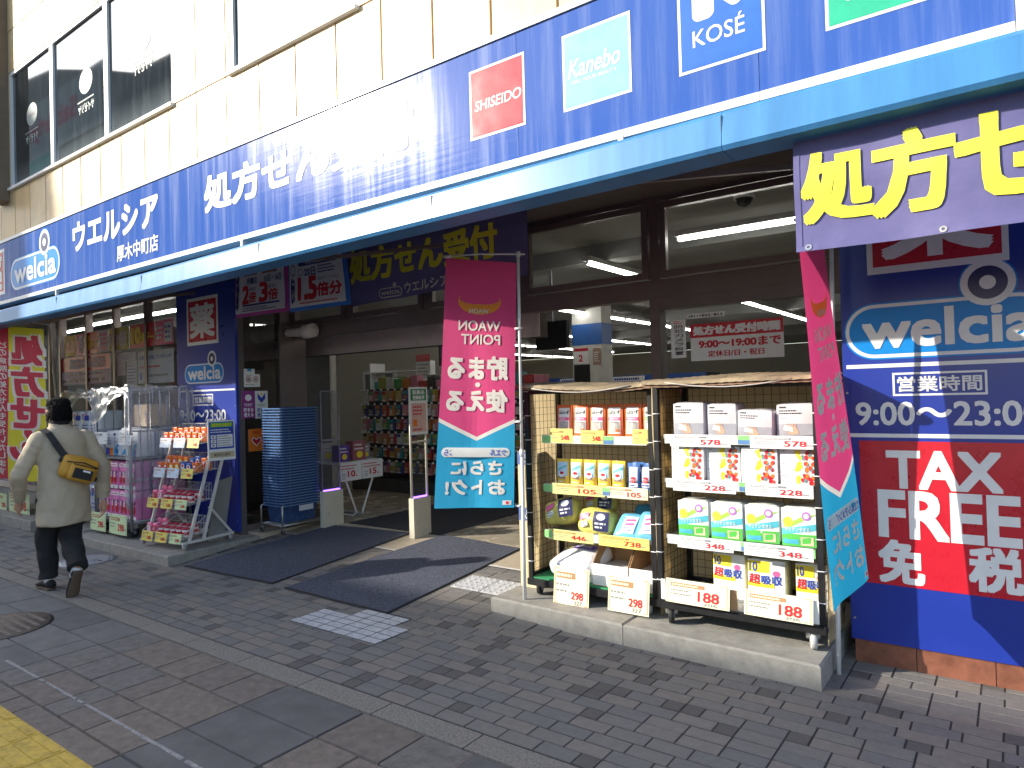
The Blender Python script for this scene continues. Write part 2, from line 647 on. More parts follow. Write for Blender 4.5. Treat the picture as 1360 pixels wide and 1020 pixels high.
    yt = mat('worn_yellow_tile', (0.52, 0.36, 0.06), 0.75, var=0.3, vscale=18, bump=0.3, bscale=120)
    x = -9.0
    while x < 0.6:
        yl.box(x + 0.004, x + 0.296, 1.05, 1.345, -0.01, 0.004, yt)
        for q in range(4):
            yy = 1.085 + q * 0.075
            yl.box(x + 0.02, x + 0.28, yy - 0.016, yy + 0.016, 0.004, 0.009, yt)
        x += 0.3
    tag(yl.build('yellow_guide_paving'), kind='structure')
    # worn white road marking next to it
    wl = MB()
    wp = mat('worn_white_paint', (0.27, 0.265, 0.255), 0.8, var=0.5, vscale=60)
    rr = random.Random(9)
    x = -5.2
    while x < -2.4:
        L = rr.uniform(0.05, 0.25)
        wl.box(x, x + L, 1.60 + rr.uniform(-0.003, 0.003), 1.618, 0.0, 0.0035, wp)
        x += L + rr.choice((0.0, 0.0, 0.03))
    tag(wl.build('worn_white_line'), kind='structure')
    # concrete steps in front of the shop
    conc = mat('concrete_step', (0.29, 0.275, 0.245), 0.85, var=0.22, vscale=12, bump=0.5, bscale=160)
    st = MB()

    def step(pts, h):
        b = 0.012
        cx = sum(q[0] for q in pts) / len(pts)
        cy = sum(q[1] for q in pts) / len(pts)
        inn = [(q[0] + b * (1 if q[0] < cx else -1), q[1] + b * (1 if q[1] < cy else -1)) for q in pts]
        vs = [(*q, -0.02) for q in pts] + [(*q, h - b) for q in pts] + [(*q, h) for q in inn]
        n = len(pts)
        fs = [(i, (i + 1) % n, n + (i + 1) % n, n + i) for i in range(n)] + [(n + i, n + (i + 1) % n, 2 * n + (i + 1) % n, 2 * n + i) for i in range(n)] + [tuple(range(2 * n, 3 * n))]
        st.add(vs, fs, conc)
    step([(-3.125, 3.935), (-2.045, 3.897), (-2.045, 5.1), (-3.125, 5.1)], 0.13)
    step([(-2.041, 3.897), (-0.868, 3.855), (-0.868, 5.1), (-2.041, 5.1)], 0.13)
    step([(-8.95, 3.43), (-6.745, 3.43), (-6.82, 4.5), (-8.95, 4.5)], 0.10)
    step([(-16.0, 3.47), (-10.3, 3.47), (-10.3, 4.7), (-16.0, 4.7)], 0.13)
    step([(-10.296, 3.55), (-8.954, 3.55), (-8.954, 4.7), (-10.296, 4.7)], 0.12)
    tag(st.build('concrete_steps'), kind='structure')
    # manhole covers
    mh = MB()
    mc = mat('pale_iron_cover', (0.30, 0.31, 0.33), 0.55, metal=0.2, var=0.2, vscale=20)
    for r0, r1, z0, z1, mm in ((0.0, 0.24, 0.004, 0.006, mc), (0.24, 0.275, 0.003, 0.007, mc)):
        n = 40
        vs = [(-7.78 + r * math.cos(2 * math.pi * i / n), 3.12 + r * math.sin(2 * math.pi * i / n) * 0.8, z) for r, z in ((max(r0, 0.01), z0), (r1, z1)) for i in range(n)]
        mh.add(vs, [(i, (i + 1) % n, n + (i + 1) % n, n + i) for i in range(n)], mm)
    mh.tube([(-7.78, 3.12, -0.004), (-7.78, 3.12, 0.005)], 0.27, mc, 40)
    for a in (0.5, 3.6):
        mh.box(-7.78 + 0.17 * math.cos(a) - 0.03, -7.78 + 0.17 * math.cos(a) + 0.03, 3.12 + 0.13 * math.sin(a) - 0.012, 3.12 + 0.13 * math.sin(a) + 0.012, 0.004, 0.0075, black)
    tag(mh.build('manhole_cover', loc=(-7.78, 3.12, 0)), 'pale round iron cover in the paving before the left step', 'manhole cover')
    m2 = MB()
    rust = mat('rusty_iron_cover', (0.17, 0.135, 0.105), 0.75, metal=0.0, var=0.3, vscale=20, bump=0.4, bscale=60)
    c0 = gnd(-8, 834)
    m2.tube([(c0.x, c0.y, -0.004), (c0.x, c0.y, 0.001)], 0.365, mat('cover_ring', (0.04, 0.036, 0.032), 0.7), 48)
    m2.tube([(c0.x, c0.y, -0.004), (c0.x, c0.y, 0.004)], 0.345, rust, 48)
    for k_ in range(9):
        w_ = math.sqrt(.31 ** 2 - (k_ * .066 - .264) ** 2)
        m2.box(c0.x - w_, c0.x + w_, c0.y - .264 + k_ * .066 - .014, c0.y - .264 + k_ * .066 + .014, .0035, .0075, rust)
    tag(m2.build('manhole_cover', loc=(c0.x, c0.y, 0)), 'brown round iron cover set in the dark slabs at the left edge', 'manhole cover')


ground_parts()


# ---------------------------------------------------------------- the shop building
def building():
    b = empty('shop_building', 'shop building with cream tiled upper wall over a dark glazed front', 'building', (-5, 5, 0))
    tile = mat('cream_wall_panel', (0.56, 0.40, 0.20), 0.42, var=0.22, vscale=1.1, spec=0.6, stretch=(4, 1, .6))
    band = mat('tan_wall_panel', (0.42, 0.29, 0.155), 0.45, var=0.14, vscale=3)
    rt = random.Random(2)
    tiles = [tile, tile, mat('cream_wall_panel_dull', (0.50, 0.35, 0.17), 0.42, var=0.25, vscale=1.1, spec=0.6, stretch=(5, 1, .5)), mat('cream_wall_panel_pale', (0.60, 0.45, 0.25), 0.38, var=0.16, vscale=2.8, spec=0.6)]
    gapm = mat('panel_joint', (0.05, 0.04, 0.03), 0.9)
    Y = 3.45
    u = MB()
    # the openings of the two window bands, left and right
    wl0, wl1, wr0, wr1, zs, zt = -10.72, -6.50, -5.53, -4.08, 4.50, 6.06
    wr1 = at(476, 6, Y).x
    for a_, c_, z0_, z1_ in ((-22, 3, 3.3, zs), (-22, 3, zt, 12), (-22, wl0, zs, zt), (wl1, wr0, zs, zt), (wr1, 3, zs, zt)):
        u.quad([(a_, Y + 0.02, z0_), (c_, Y + 0.02, z0_), (c_, Y + 0.02, z1_), (a_, Y + 0.02, z1_)], gapm)
    xs = [-2.616 + 0.4975 * i for i in range(-40, 12)]
    zrows = [(3.30, 3.78), (3.78, zs), (zs, zt), (zt, 6.62), (6.62, 7.9), (7.9, 9.2), (9.2, 10.5), (10.5, 12)]
    j = 0.006

    def panel(x0, x1, z0, z1, m):
        g = 0.004
        vs = [(x0 + j, Y + 0.018, z0 + g), (x1 - j, Y + 0.018, z0 + g), (x1 - j, Y + 0.018, z1 - g), (x0 + j, Y + 0.018, z1 - g),
              (x0 + j + 0.004, Y, z0 + g + .004), (x1 - j - 0.004, Y, z0 + g + .004), (x1 - j - 0.004, Y, z1 - g - .004), (x0 + j + 0.004, Y, z1 - g - .004)]
        u.add(vs, [(4, 5, 6, 7), (0, 1, 5, 4), (1, 2, 6, 5), (2, 3, 7, 6), (3, 0, 4, 7)], m)
    for i in range(len(xs) - 1):
        for r, (z0, z1) in enumerate(zrows):
            segs = [(xs[i], xs[i + 1])]
            if zs - 0.01 < z0 < zt - 0.01:
                ns = []
                for a, c in segs:
                    for w0, w1 in ((wl0, wl1), (wr0, wr1)):
                        if c > w0 and a < w1:
                            if a < w0:
                                ns.append((a, w0))
                            if c > w1:
                                ns.append((w1, c))
                            break
                    else:
                        ns.append((a, c))
                segs = ns
            for a, c in segs:
                if c - a > 0.03:
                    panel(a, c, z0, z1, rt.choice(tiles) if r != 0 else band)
    # returns of the openings
    for w0, w1 in ((wl0, wl1), (wr0, wr1)):
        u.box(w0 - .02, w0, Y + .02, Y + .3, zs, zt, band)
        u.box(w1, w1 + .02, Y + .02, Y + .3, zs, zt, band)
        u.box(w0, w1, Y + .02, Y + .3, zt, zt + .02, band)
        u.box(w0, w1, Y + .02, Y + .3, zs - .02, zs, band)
    u.build('upper_wall', b)
    # bronze post at the far left of the upper wall
    ps = MB()
    ps.box(-11.05, -10.74, 3.28, 3.46, 4.35, 12, mat('bronze_post', (0.16, 0.115, 0.075), 0.5, var=0.15))
    ps.build('wall_post', b)
    # windows of the upper floor
    alu = mat('white_aluminium', (0.72, 0.72, 0.70), 0.35, var=0.05)
    shade = mat('dark_room', (0.03, 0.03, 0.032), 0.9)
    seal = mat('black_seal', (0.015, 0.015, 0.016), 0.5)
    pane = MATS.get('upper_pane')
    if not pane:
        pane = mat('upper_pane', (0.018, 0.026, 0.032), 0.03, var=0.0, spec=0.5)
        n, l = pane.node_tree.nodes, pane.node_tree.links
        pr = n['Principled BSDF']
        # a film of dust and wiping marks: rougher, paler towards the sill where rain leaves it
        tc = n.new('ShaderNodeTexCoord')
        mp = n.new('ShaderNodeMapping')
        mp.inputs['Scale'].default_value = (5, 5, 0.7)
        nz = n.new('ShaderNodeTexNoise')
        nz.inputs['Scale'].default_value = 3
        nz.inputs['Detail'].default_value = 8
        l.new(tc.outputs['Object'], mp.inputs[0])
        l.new(mp.outputs[0], nz.inputs[0])
        cr = n.new('ShaderNodeMapRange')
        cr.inputs[1].default_value = 0.45
        cr.inputs[2].default_value = 0.8
        cr.inputs[3].default_value = 0.08
        cr.inputs[4].default_value = 0.20
        l.new(nz.outputs[0], cr.inputs[0])
        sx = n.new('ShaderNodeSeparateXYZ')
        l.new(tc.outputs['Object'], sx.inputs[0])
        lo = n.new('ShaderNodeMapRange')
        lo.inputs[1].default_value = 0.30
        lo.inputs[2].default_value = 0.0
        lo.inputs[3].default_value = 0.0
        lo.inputs[4].default_value = 0.35
        l.new(sx.outputs[2], lo.inputs[0])
        ad = n.new('ShaderNodeMath')
        ad.operation = 'ADD'
        ad.use_clamp = True
        l.new(cr.outputs[0], ad.inputs[0])
        l.new(lo.outputs[0], ad.inputs[1])
        mx = n.new('ShaderNodeMix')
        mx.data_type = 'RGBA'
        mx.inputs[6].default_value = (0.060, 0.078, 0.100, 1)
        mx.inputs[7].default_value = (0.40, 0.45, 0.45, 1)
        l.new(ad.outputs[0], mx.inputs[0])
        l.new(mx.outputs[2], pr.inputs['Base Color'])
        iv = n.new('ShaderNodeMath')
        iv.operation = 'SUBTRACT'
        iv.inputs[0].default_value = 0.97
        l.new(ad.outputs[0], iv.inputs[1])
        l.new(iv.outputs[0], pr.inputs['Metallic'])
    Yw = 3.47
    pale = mat('pale_sticker', (0.13, 0.19, 0.20), 0.5, var=0.15)
    mull = [wl0, at(70, 130, Yw).x, at(142, 90, Yw).x, wl1]

    def window(x0, x1, logo):
        fr = MB()
        t = 0.045
        fr.box(x0, x1, Yw - .015, Yw + .04, zs, zs + t, alu)
        fr.box(x0, x1, Yw - .015, Yw + .04, zt - t, zt, alu)
        fr.box(x0, x0 + t, Yw - .015, Yw + .04, zs + t, zt - t, alu)
        fr.box(x1 - t, x1, Yw - .015, Yw + .04, zs + t, zt - t, alu)
        fr.box(x0 - .005, x1 + .005, Yw - .06, Yw - .016, zs - .02, zs + .012, alu)
        fo = fr.build('window_frame', b)
        g = MB()
        g.box(x0 + t + .006, x1 - t - .006, Yw + .010, Yw + .02, zs + t + .006, zt - t - .006, pane)
        g.box(x0 + t, x1 - t, Yw + .012, Yw + .018, zs + t, zt - t, seal)
        po = g.build('window_pane', fo, loc=None)
        # shift the pane's own origin to its sill so that the dust follows it
        d = Vector((x0, Yw, zs + t))
        off = Vector(b.location) + Vector(fo.location)
        po.data.transform(Matrix.Translation(off - d))
        po.location = d - off
        if logo:
            f = wall(Yw + .0085, x0 + (x1 - x0) * logo[0], logo[1])
            s = MB()
            s.disc(f, 0, 0.10, .17, .145, pale, .001)
            s.disc(f, 0, 0.10, .158, .133, mat('grey_glass_line', (0.12, 0.16, 0.18), .3), .0016, ri=.96)
            s.lines(f, -.22, -.13, .22, -.09, 1, pale, .001)
            s.text('サイゼリヤ', f, .20, -.25, -.20, -.15, pale, .04, .001)
            s.text('Saizeriya', f, .11, .06, -.11, .13, greyp, .02, .002)
            s.build('window_sticker', fo)
    for i, lg in enumerate(((.50, 5.25), (.62, 5.22), (.55, 5.28))):
        window(mull[i] + .001, mull[i + 1] - .001, lg)
    window(wr0, wr1, None)
    # soffit below the sign box, and the dark fascia over the glazing
    s = MB()
    sof = mat('dark_soffit', (0.12, 0.105, 0.10), 0.7, var=0.15)
    s.box(-22, 3, 3.30, 5.26, 3.155, 3.20, sof)
    s.build('soffit', b)
    # transom band: header beam, mullions, hopper windows
    tb = MB()
    Yt = 5.15
    tb.box(-7.13, -0.79, Yt, Yt + .10, 2.339, 2.487, bronze)
    tb.box(-7.13, -0.79, Yt, Yt + .10, 3.115, 3.154, bronze)
    tb.box(-7.13, -0.79, Yt - .012, Yt - .001, 2.468, 2.481, bronze)
    muls = [-7.07, -6.026, -4.827, -3.629, -2.313, -0.86]
    for m_ in muls:
        tb.box(m_ - .040, m_ + .040, Yt - .002, Yt + .10, 2.487, 3.115, bronze)
    tb.box(-7.16, -7.045, 4.975, 5.335, 0.10, 2.339, bronze)      # corner post of the recess
    tb.box(-7.16, -7.045, 4.975, 5.148, 2.3392, 3.154, bronze)
    tb.box(-2.369, -2.285, Yt - .003, Yt + .12, 0.10, 2.339, bronze)   # post between opening and fixed pane
    tb.box(-2.285, -0.80, Yt, Yt + .08, 2.245, 2.338, bronze)
    tb.box(-2.285, -0.80, Yt, Yt + .08, 0.10, 0.26, bronze)
    tb.box(-0.90, -0.80, Yt + .001, Yt + .079, 0.26, 2.245, bronze)
    tb.build('glazing_frame', b)
    gl = glass('shop_glass', (0.90, 0.93, 0.92), 1.0, film=0.015)
    for a, c in zip(muls[:-1], muls[1:]):
        f = MB()
        x0, x1, z0, z1, t = a + .050, c - .050, 2.498, 3.105, .054
        f.box(x0, x1, Yt - .022, Yt + .03, z0, z0 + t, bronze)
        f.box(x0, x1, Yt - .022, Yt + .03, z1 - t, z1, bronze)
        f.box(x0, x0 + t, Yt - .022, Yt + .03, z0 + t, z1 - t, bronze)
        f.box(x1 - t, x1, Yt - .022, Yt + .03, z0 + t, z1 - t, bronze)
        fo = f.build('transom_window', b)
        g = MB()
        g.quad([(x0 + t, Yt, z0 + t), (x1 - t, Yt, z0 + t), (x1 - t, Yt, z1 - t), (x0 + t, Yt, z1 - t)], gl)
        g.build('pane', fo)
    g = MB()
    g.quad([(-2.285, Yt + .04, .26), (-0.90, Yt + .04, .26), (-0.90, Yt + .04, 2.245), (-2.285, Yt + .04, 2.245)], gl)
    g.build('fixed_pane', b)
    # left glazing bay and the narrow pane beside the doors
    lb = MB()
    for x in (-12.9, -12.48, -11.51, -10.59, -9.65, -8.72):
        lb.box(x - .03, x + .03, 4.65, 4.75, .1, 3.154, bronze)
    lb.box(-16, -8.25, 4.652, 4.748, .02, .16, bronze)
    lb.box(-16, -8.25, 4.653, 4.747, 3.0, 3.153, bronze)
    lb.box(-7.12, -7.05, 4.501, 4.974, .10, .20, bronze)
    lb.box(-7.12, -7.05, 4.501, 4.974, 2.86, 3.154, bronze)
    lb.build('left_glazing_frame', b)
    g = MB()
    g.quad([(-16, 4.70, .16), (-8.25, 4.70, .16), (-8.25, 4.70, 3.0), (-16, 4.70, 3.0)], gl)
    g.build('left_glazing', b)
    g = MB()
    g.quad([(-7.075, 4.50, .20), (-7.075, 4.975, .20), (-7.075, 4.975, 2.86), (-7.075, 4.50, 2.86)], glass('dark_side_glass', (.55, .57, .58), 3.2))
    g.build('narrow_pane', b)
    # pillars clad in red-brown granite tile
    pm = mat('red_granite_tile', (0.20, 0.075, 0.045), 0.35, var=0.3, vscale=14, bump=0.05)
    p = MB()
    x = -0.798
    p.box(-0.80, 3.0, 4.42, 5.4, 0.0, 3.15, sof)
    for L in (0.31, 0.36, 0.62, 0.62, 0.62):
        p.box(x + .002, x + L - .002, 4.395, 4.42, 0.0, 0.34, pm)
        x += L
    for L in (0.31, 0.36, 0.62, 0.62, 0.62):
        p.box(x + .002, x + L - .002, 4.395, 4.42, 0.0, 0.34, pm)
        x += L
    p.build('pillar', b)
    p = MB()
    p.box(-8.30, -7.07, 4.42, 4.50, 0.0, 3.15, sof)
    p.box(-8.30, -8.24, 4.501, 6.0, 0.0, 3.15, sof)
    p.build('pillar', b)
    # tiled lintel inside the entrance
    li = MB()
    lt = mat('lilac_tile', (0.58, 0.49, 0.49), 0.3, var=0.1, vscale=3)
    li.box(-8.20, -3.885, 5.815, 5.95, 2.177, 2.43, gapm)
    x = -8.20
    while x < -3.90:
        L = min(.325, -3.885 - x)
        li.box(x + .002, x + L - .002, 5.805, 5.816, 2.179, 2.428, lt)
        x += L
    li.build('lintel', b)
    # interior: floor, ceiling, walls
    fl = mat('shop_floor_tile', (0.42, 0.37, 0.29), 0.25, var=0.15, vscale=3)
    i_ = MB()
    i_.box(-19, 3, 5.352, 26, -0.05, FZ, fl)
    i_.box(-19, -7.07, 4.76, 5.351, -0.05, FZ - .002, fl)
    fo = i_.build('shop_floor', b)
    en = MB()
    es = mat('entry_sill_tile', (0.44, 0.37, 0.28), .5, var=.15)
    x = -6.79
    while x < -3.14:
        L = min(.30, -3.132 - x)
        for ya, yb_ in ((4.79, 5.07), (5.074, 5.352)):
            vs = [(x + .0015, ya, ramp(-5, ya) + .001), (x + L - .0015, ya, ramp(-5, ya) + .001), (x + L - .0015, yb_, ramp(-5, yb_) + .001), (x + .0015, yb_, ramp(-5, yb_) + .001)]
            en.add([(a_, b_, c_ - .03) for a_, b_, c_ in vs] + vs, [(4, 5, 6, 7), (0, 1, 5, 4), (1, 2, 6, 5), (2, 3, 7, 6), (3, 0, 4, 7)], es)
        x += L
    en.add([(x_, y_, ramp(-5, y_) + .003) for x_, y_ in ((-6.79, 4.752), (-3.132, 4.752), (-3.132, 4.788), (-6.79, 4.788))], [(0, 1, 2, 3)], mat('white_sill_strip', (.62, .60, .56), .5))
    en.box(-7.05, -6.792, 4.5, 5.35, -.05, .13, es)
    en.box(-3.13, -2.28, 5.101, 5.351, -.05, .13, es)
    en.build('entrance_sill', b)
    ce = MB()
    cem = mat('shop_ceiling', (0.30, 0.30, 0.29), 0.9, var=0.06)
    ce.box(-19, 3, 4.80, 26, 3.16, 3.2, cem)
    for y in (6.4, 9.6, 12.8, 16, 19.2):
        ce.box(-19, 3, y, y + .25, 2.98, 3.159, cem)
    ce.build('shop_ceiling', b)
    wm = mat('shop_wall', (0.50, 0.47, 0.40), 0.85, var=0.06)
    iw = MB()
    iw.box(-19, 3, 26, 26.1, 0, 3.15, wm)
    iw.box(-19.1, -19, 4.8, 26, 0, 3, wm)
    iw.box(3, 3.1, 4.8, 26, 0, 3, wm)
    iw.box(-19, -8.4, 11.0, 11.1, 0.14, 3.15, wm)
    iw.build('shop_wall', b)
    # upper storeys behind the sign, roof
    up = MB()
    up.box(-22, 3, 3.8, 26, 3.21, 12, mat('building_core', (0.4, 0.38, 0.34), .9))
    up.build('upper_storeys', b)
    # grey service door at the back of the shop
    d = MB()
    a, c = at(487, 488, 10.98), at(528, 640, 10.98)
    dm = mat('grey_door', (0.16, 0.17, 0.18), .5)
    d.box(a.x, c.x, 10.93, 10.99, .14, 2.15, dm)
    d.box(a.x - .06, a.x, 10.91, 10.995, .02, 2.21, alu)
    d.box(c.x, c.x + .06, 10.91, 10.995, .02, 2.21, alu)
    d.box(a.x, c.x, 10.91, 10.995, 2.15, 2.21, alu)
    d.box(a.x + .2, c.x - .2, 10.90, 10.93, 2.00, 2.06, alu)
    d.build('service_door', b)
    # interior pillar, white with a blue top
    q = MB()
    pa, pb = at(761, 480, 10.0), at(800, 480, 10.0)
    q.box(pa.x, pb.x, 10.0, 10.35, .14, 3.15, mat('white_pillar', (.62, .62, .58), .6))
    q.box(pa.x - .004, pb.x + .004, 9.996, 10.354, at(780, 458, 10).z, at(780, 430, 10).z, mat('blue_pillar_band', (.03, .12, .40), .4))
    q.build('interior_pillar', b)
    f = wall(9.994)
    po = MB()
    a, c = at(763, 480, 9.994), at(781, 462, 9.994)
    po.rect(f, a.x, a.z - .05, c.x, c.z, white, .002)
    po.text('2', f, a.x + .09, a.z - .01, a.x + .16, a.z + .10, redp, .05, .004)
    po.rect(f, a.x, c.z - .05, c.x, c.z, redp, .003)
    a, c = at(788, 485, 9.994), at(798, 462, 9.994)
    po.rect(f, a.x, a.z, c.x, c.z, mat('brown_poster', (.35, .22, .16), .5), .002)
    po.lines(f, a.x + .02, a.z + .05, c.x - .02, c.z - .05, 5, white, .004, seed=4)
    po.rect(f, pa.x + .02, at(780, 500, 10).z - .3, pa.x + .33, at(780, 484, 10).z, black, .002)
    po.build('poster', b)


building()


# ---------------------------------------------------------------- building across the street (seen only as reflection and shade)
def across():
    yb, T = -10.0, SUN.z / -SUN.y
    sx = SUN.x / SUN.y
    D = 4.0 - yb

    def shadow(x, z):                            # roof point whose shade falls on (x, 4.0, z)
        return (x - sx * D, z + T * D)
    prof = [(-60, 23.5), (-46, 21.8), (-39.2, 19.7), (-36, 18.6), (-29, 18.2)] + [shadow(a, z) for a, z in ((-12.6, 7.6), (-11.2, 6.3), (-9.6, 4.95), (-9.35, 3.4), (-9.05, 2.2), (-8.75, 1.25), (-6.6, 0.95), (-5.15, 0.02), (14, 0.0))]
    b = empty('building_across_street', 'dark building with stepped roofline seen reflected in the upper windows', 'building', (-24, yb, 0))
    m = mat('across_wall', (0.33, 0.285, 0.24), .8, var=.15, vscale=1)
    mb = MB()
    n = len(prof)
    vs = [(x, yb, z) for x, z in prof] + [(x, yb, 0) for x, z in prof] + [(x, yb - 0.7, z) for x, z in prof] + [(x, yb - 0.7, 0) for x, z in prof]
    fs = []
    for i in range(n - 1):
        fs += [(i, i + 1, n + i + 1, n + i), (2 * n + i + 1, 2 * n + i, 3 * n + i, 3 * n + i + 1), (i, 2 * n + i, 2 * n + i + 1, i + 1)]
    fs += [(0, n, 3 * n, 2 * n), (n - 1, 3 * n - 1, 4 * n - 1, 2 * n - 1)]
    mb.add(vs, fs, m)
    mb.build('wall', b)
    wn = MB()
    wg = mat('across_glass', (.03, .04, .05), .1)
    x = -52
    while x < -4:
        for z in (1.0, 4.2, 6.8):
            wn.box(x, x + 1.6, yb, yb + .03, z, z + 1.5, wg)
        x += 2.4
    wn.build('window', b)
    # the green sign, whose lettering shows mirrored in the upper windows
    s = MB()
    f = plane((-39.0, yb + .12, 16.8), (-1, 0, 0), (0, 0, 1), (0, 1, 0))
    s.fbox(f, 0, 13.5, 0, 3.4, -.1, 0, mat('cream_sign', (.42, .37, .30), .5))
    s.fbox(f, 6.5, 13.5, -6.5, -.01, -.1, 0, mat('green_sign', (.02, .22, .09), .4))
    s.text('Saizeriya', f, 3.3, .9, 10.4, 2.4, redp, .04, .014)
    s.build('wall_sign', b)


across()


# ---------------------------------------------------------------- logo used on the signs
def pill_logo(mb, f, cu, cv, W, Hh, film, lightblue, navy):
    # rounded capsule with the shop's name and a ring standing on its right shoulder
    rx, ry = cu + W * .22, cv + Hh * .72
    rr = Hh * .40
    mb.pill(f, cu - W / 2 - Hh * .03, cv - Hh / 2 - Hh * .03, cu + W / 2 + Hh * .03, cv + Hh / 2 + Hh * .03, lightblue, .0016)
    mb.disc(f, rx, ry, rr * 1.07, rr * 1.07, lightblue, .0018)
    mb.pill(f, cu - W / 2, cv - Hh / 2, cu + W / 2, cv + Hh / 2, film, .0024)
    t = Hh * .065
    mb.pill(f, cu - W / 2 + t, cv - Hh / 2 + t, cu + W / 2 - t, cv + Hh / 2 - t, lightblue, .0032)
    mb.disc(f, rx, ry, rr, rr, film, .0040)
    mb.disc(f, rx, ry, rr * .72, rr * .72, navy, .0048)
    mb.disc(f, rx, ry, rr * .30, rr * .30, film, .0056)
    mb.text('welcia', f, cu - W * .40, cv - Hh * .30, cu + W * .43, cv + Hh * .34, film, .045, .0062)


signblue = mat('blue_sign_film', (0.014, 0.036, 0.29), 0.30, var=0.10, vscale=2, spec=0.5)
navy = mat('navy_film', (0.008, 0.012, 0.10), 0.3, var=0.08)
logoblue = mat('logo_blue_film', (0.008, 0.22, 0.62), 0.3, var=0.06, spec=0.22)
signwhite = mat('white_sign_film', (0.74, 0.74, 0.74), 0.3, var=0.05, spec=0.2)


def fascia():
    t = empty('fascia_sign', 'long blue sign board with white lettering above the shop front', 'sign', (-5, 3.2, 2.9))
    Y = 3.20
    m = mat('weathered_blue_sign', (0.042, 0.105, 0.37), 0.27, var=0.0, spec=0.13)
    n, l = m.node_tree.nodes, m.node_tree.links
    pr = n['Principled BSDF']
    tc = n.new('ShaderNodeTexCoord')
    mp = n.new('ShaderNodeMapping')
    mp.inputs['Scale'].default_value = (9, 1, 0.40)
    nz = n.new('ShaderNodeTexNoise')
    nz.inputs['Scale'].default_value = 1.0
    nz.inputs['Detail'].default_value = 9
    nz.inputs['Roughness'].default_value = 0.7
    mp2 = n.new('ShaderNodeMapping')
    mp2.inputs['Scale'].default_value = (1.2, 1, 26)
    nz2 = n.new('ShaderNodeTexNoise')
    nz2.inputs['Scale'].default_value = 1.0
    nz2.inputs['Detail'].default_value = 3
    for a, b in ((mp, nz), (mp2, nz2)):
        l.new(tc.outputs['Object'], a.inputs[0])
        l.new(a.outputs[0], b.inputs[0])
    mr = n.new('ShaderNodeMapRange')
    mr.inputs[1].default_value, mr.inputs[2].default_value = .47, .72
    mr.inputs[3].default_value, mr.inputs[4].default_value = 0, .34
    l.new(nz.outputs[0], mr.inputs[0])
    mx = n.new('ShaderNodeMix')
    mx.data_type = 'RGBA'
    mx.inputs[6].default_value = (0.042, 0.105, 0.37, 1)
    mx.inputs[7].default_value = (0.30, 0.36, 0.52, 1)
    l.new(mr.outputs[0], mx.inputs[0])
    l.new(mx.outputs[2], pr.inputs['Base Color'])
    ro = n.new('ShaderNodeMapRange')
    ro.inputs[1].default_value, ro.inputs[2].default_value = .3, .7
    ro.inputs[3].default_value, ro.inputs[4].default_value = .08, .26
    l.new(nz.outputs[0], ro.inputs[0])
    l.new(ro.outputs[0], pr.inputs['Roughness'])
    bu = n.new('ShaderNodeBump')
    bu.inputs['Strength'].default_value = .035
    bu.inputs['Distance'].default_value = .02
    l.new(nz2.outputs[0], bu.inputs['Height'])
    l.new(bu.outputs[0], pr.inputs['Normal'])
    zb, zt = 2.945, 3.665
    x1 = 0.042
    b = MB()
    edges = [-15.5, -13.6, -11.7, -9.8, -7.9, -5.98, -4.1, -2.25, -0.9, x1]
    for a, c in zip(edges[:-1], edges[1:]):
        b.box(a + .0012, c - .0012, Y, 3.44, zb, zt, m)
    b.build('panel', t)
    tr = MB()
    trm = mat('white_sign_trim', (0.80, 0.79, 0.76), 0.35, var=0.1, vscale=5)
    for a, c in zip(edges[:-1], edges[1:]):
        tr.box(a + .002, c - .002, Y - .012, 3.44, zb - .042, zb - .001, trm)
        tr.box(a + .002, c - .002, Y - .004, 3.44, zt + .012, zt + .048, trm)
    tr.box(-15.5, x1, Y + .01, 3.43, zt, zt + .012, black)
    tr.box(x1 + .001, x1 + .12, Y - .012, 3.44, zb - .042, zt + .048, trm)
    tr.build('trim', t)
    f = wall(Y)
    L = MB()

    def tx(s, px0, py0, px1, py1, m_, bold=.045, w_=.003):
        # photo pixels: lower left and upper right of the string
        a, c = at(px0, py0, Y), at(px1, py1, Y)
        L.text(s, f, a.x, a.z, c.x, c.z, m_, bold, w_)
    tx('ウエルシア', 98, 334, 209, 255, signwhite, .05)
    tx('厚木中町店', 156, 348, 210, 310, signwhite, .025)
    a, c = at(273, 284, Y), at(492, 149, Y)
    L.text('処方せん受付', f, a.x, 3.225, at(548, 190, Y).x, 3.515, signwhite, .05, .003)
    a = at(-40, 390, Y)
    L.build('lettering', t)
    # capsule logo and the red pharmacy mark at the left end
    lg = MB()
    a, c = at(15, 386, Y), at(79, 325, Y)
    pill_logo(lg, f, (a.x + c.x) / 2, (at(15, 386, Y).z + at(79, 325, Y).z) / 2, c.x - a.x, .37, signwhite, logoblue, navy)
    lg.build('capsule_logo', t)
    rk = MB()
    c = at(6, 335, Y)
    rk.rect(f, c.x - .70, 3.03, c.x, 3.60, signwhite, .002)
    rk.rect(f, c.x - .66, 3.07, c.x - .04, 3.56, redsign, .003)
    rk.text('薬', f, c.x - .60, 3.10, c.x - .09, 3.53, signwhite, .04, .005)
    rk.build('pharmacy_mark', t)
    # square maker badges
    cols = [mat('badge_red', (.42, .02, .045), .16, spec=.35), mat('badge_pale_blue', (.24, .47, .80), .16, spec=.35), mat('badge_blue', (.03, .13, .48), .16), mat('badge_green', (.03, .42, .24), .16)]
    xs = [(-2.602, -2.197), (-1.943, -1.533), (-1.279, -0.866), (-0.614, -0.20)]
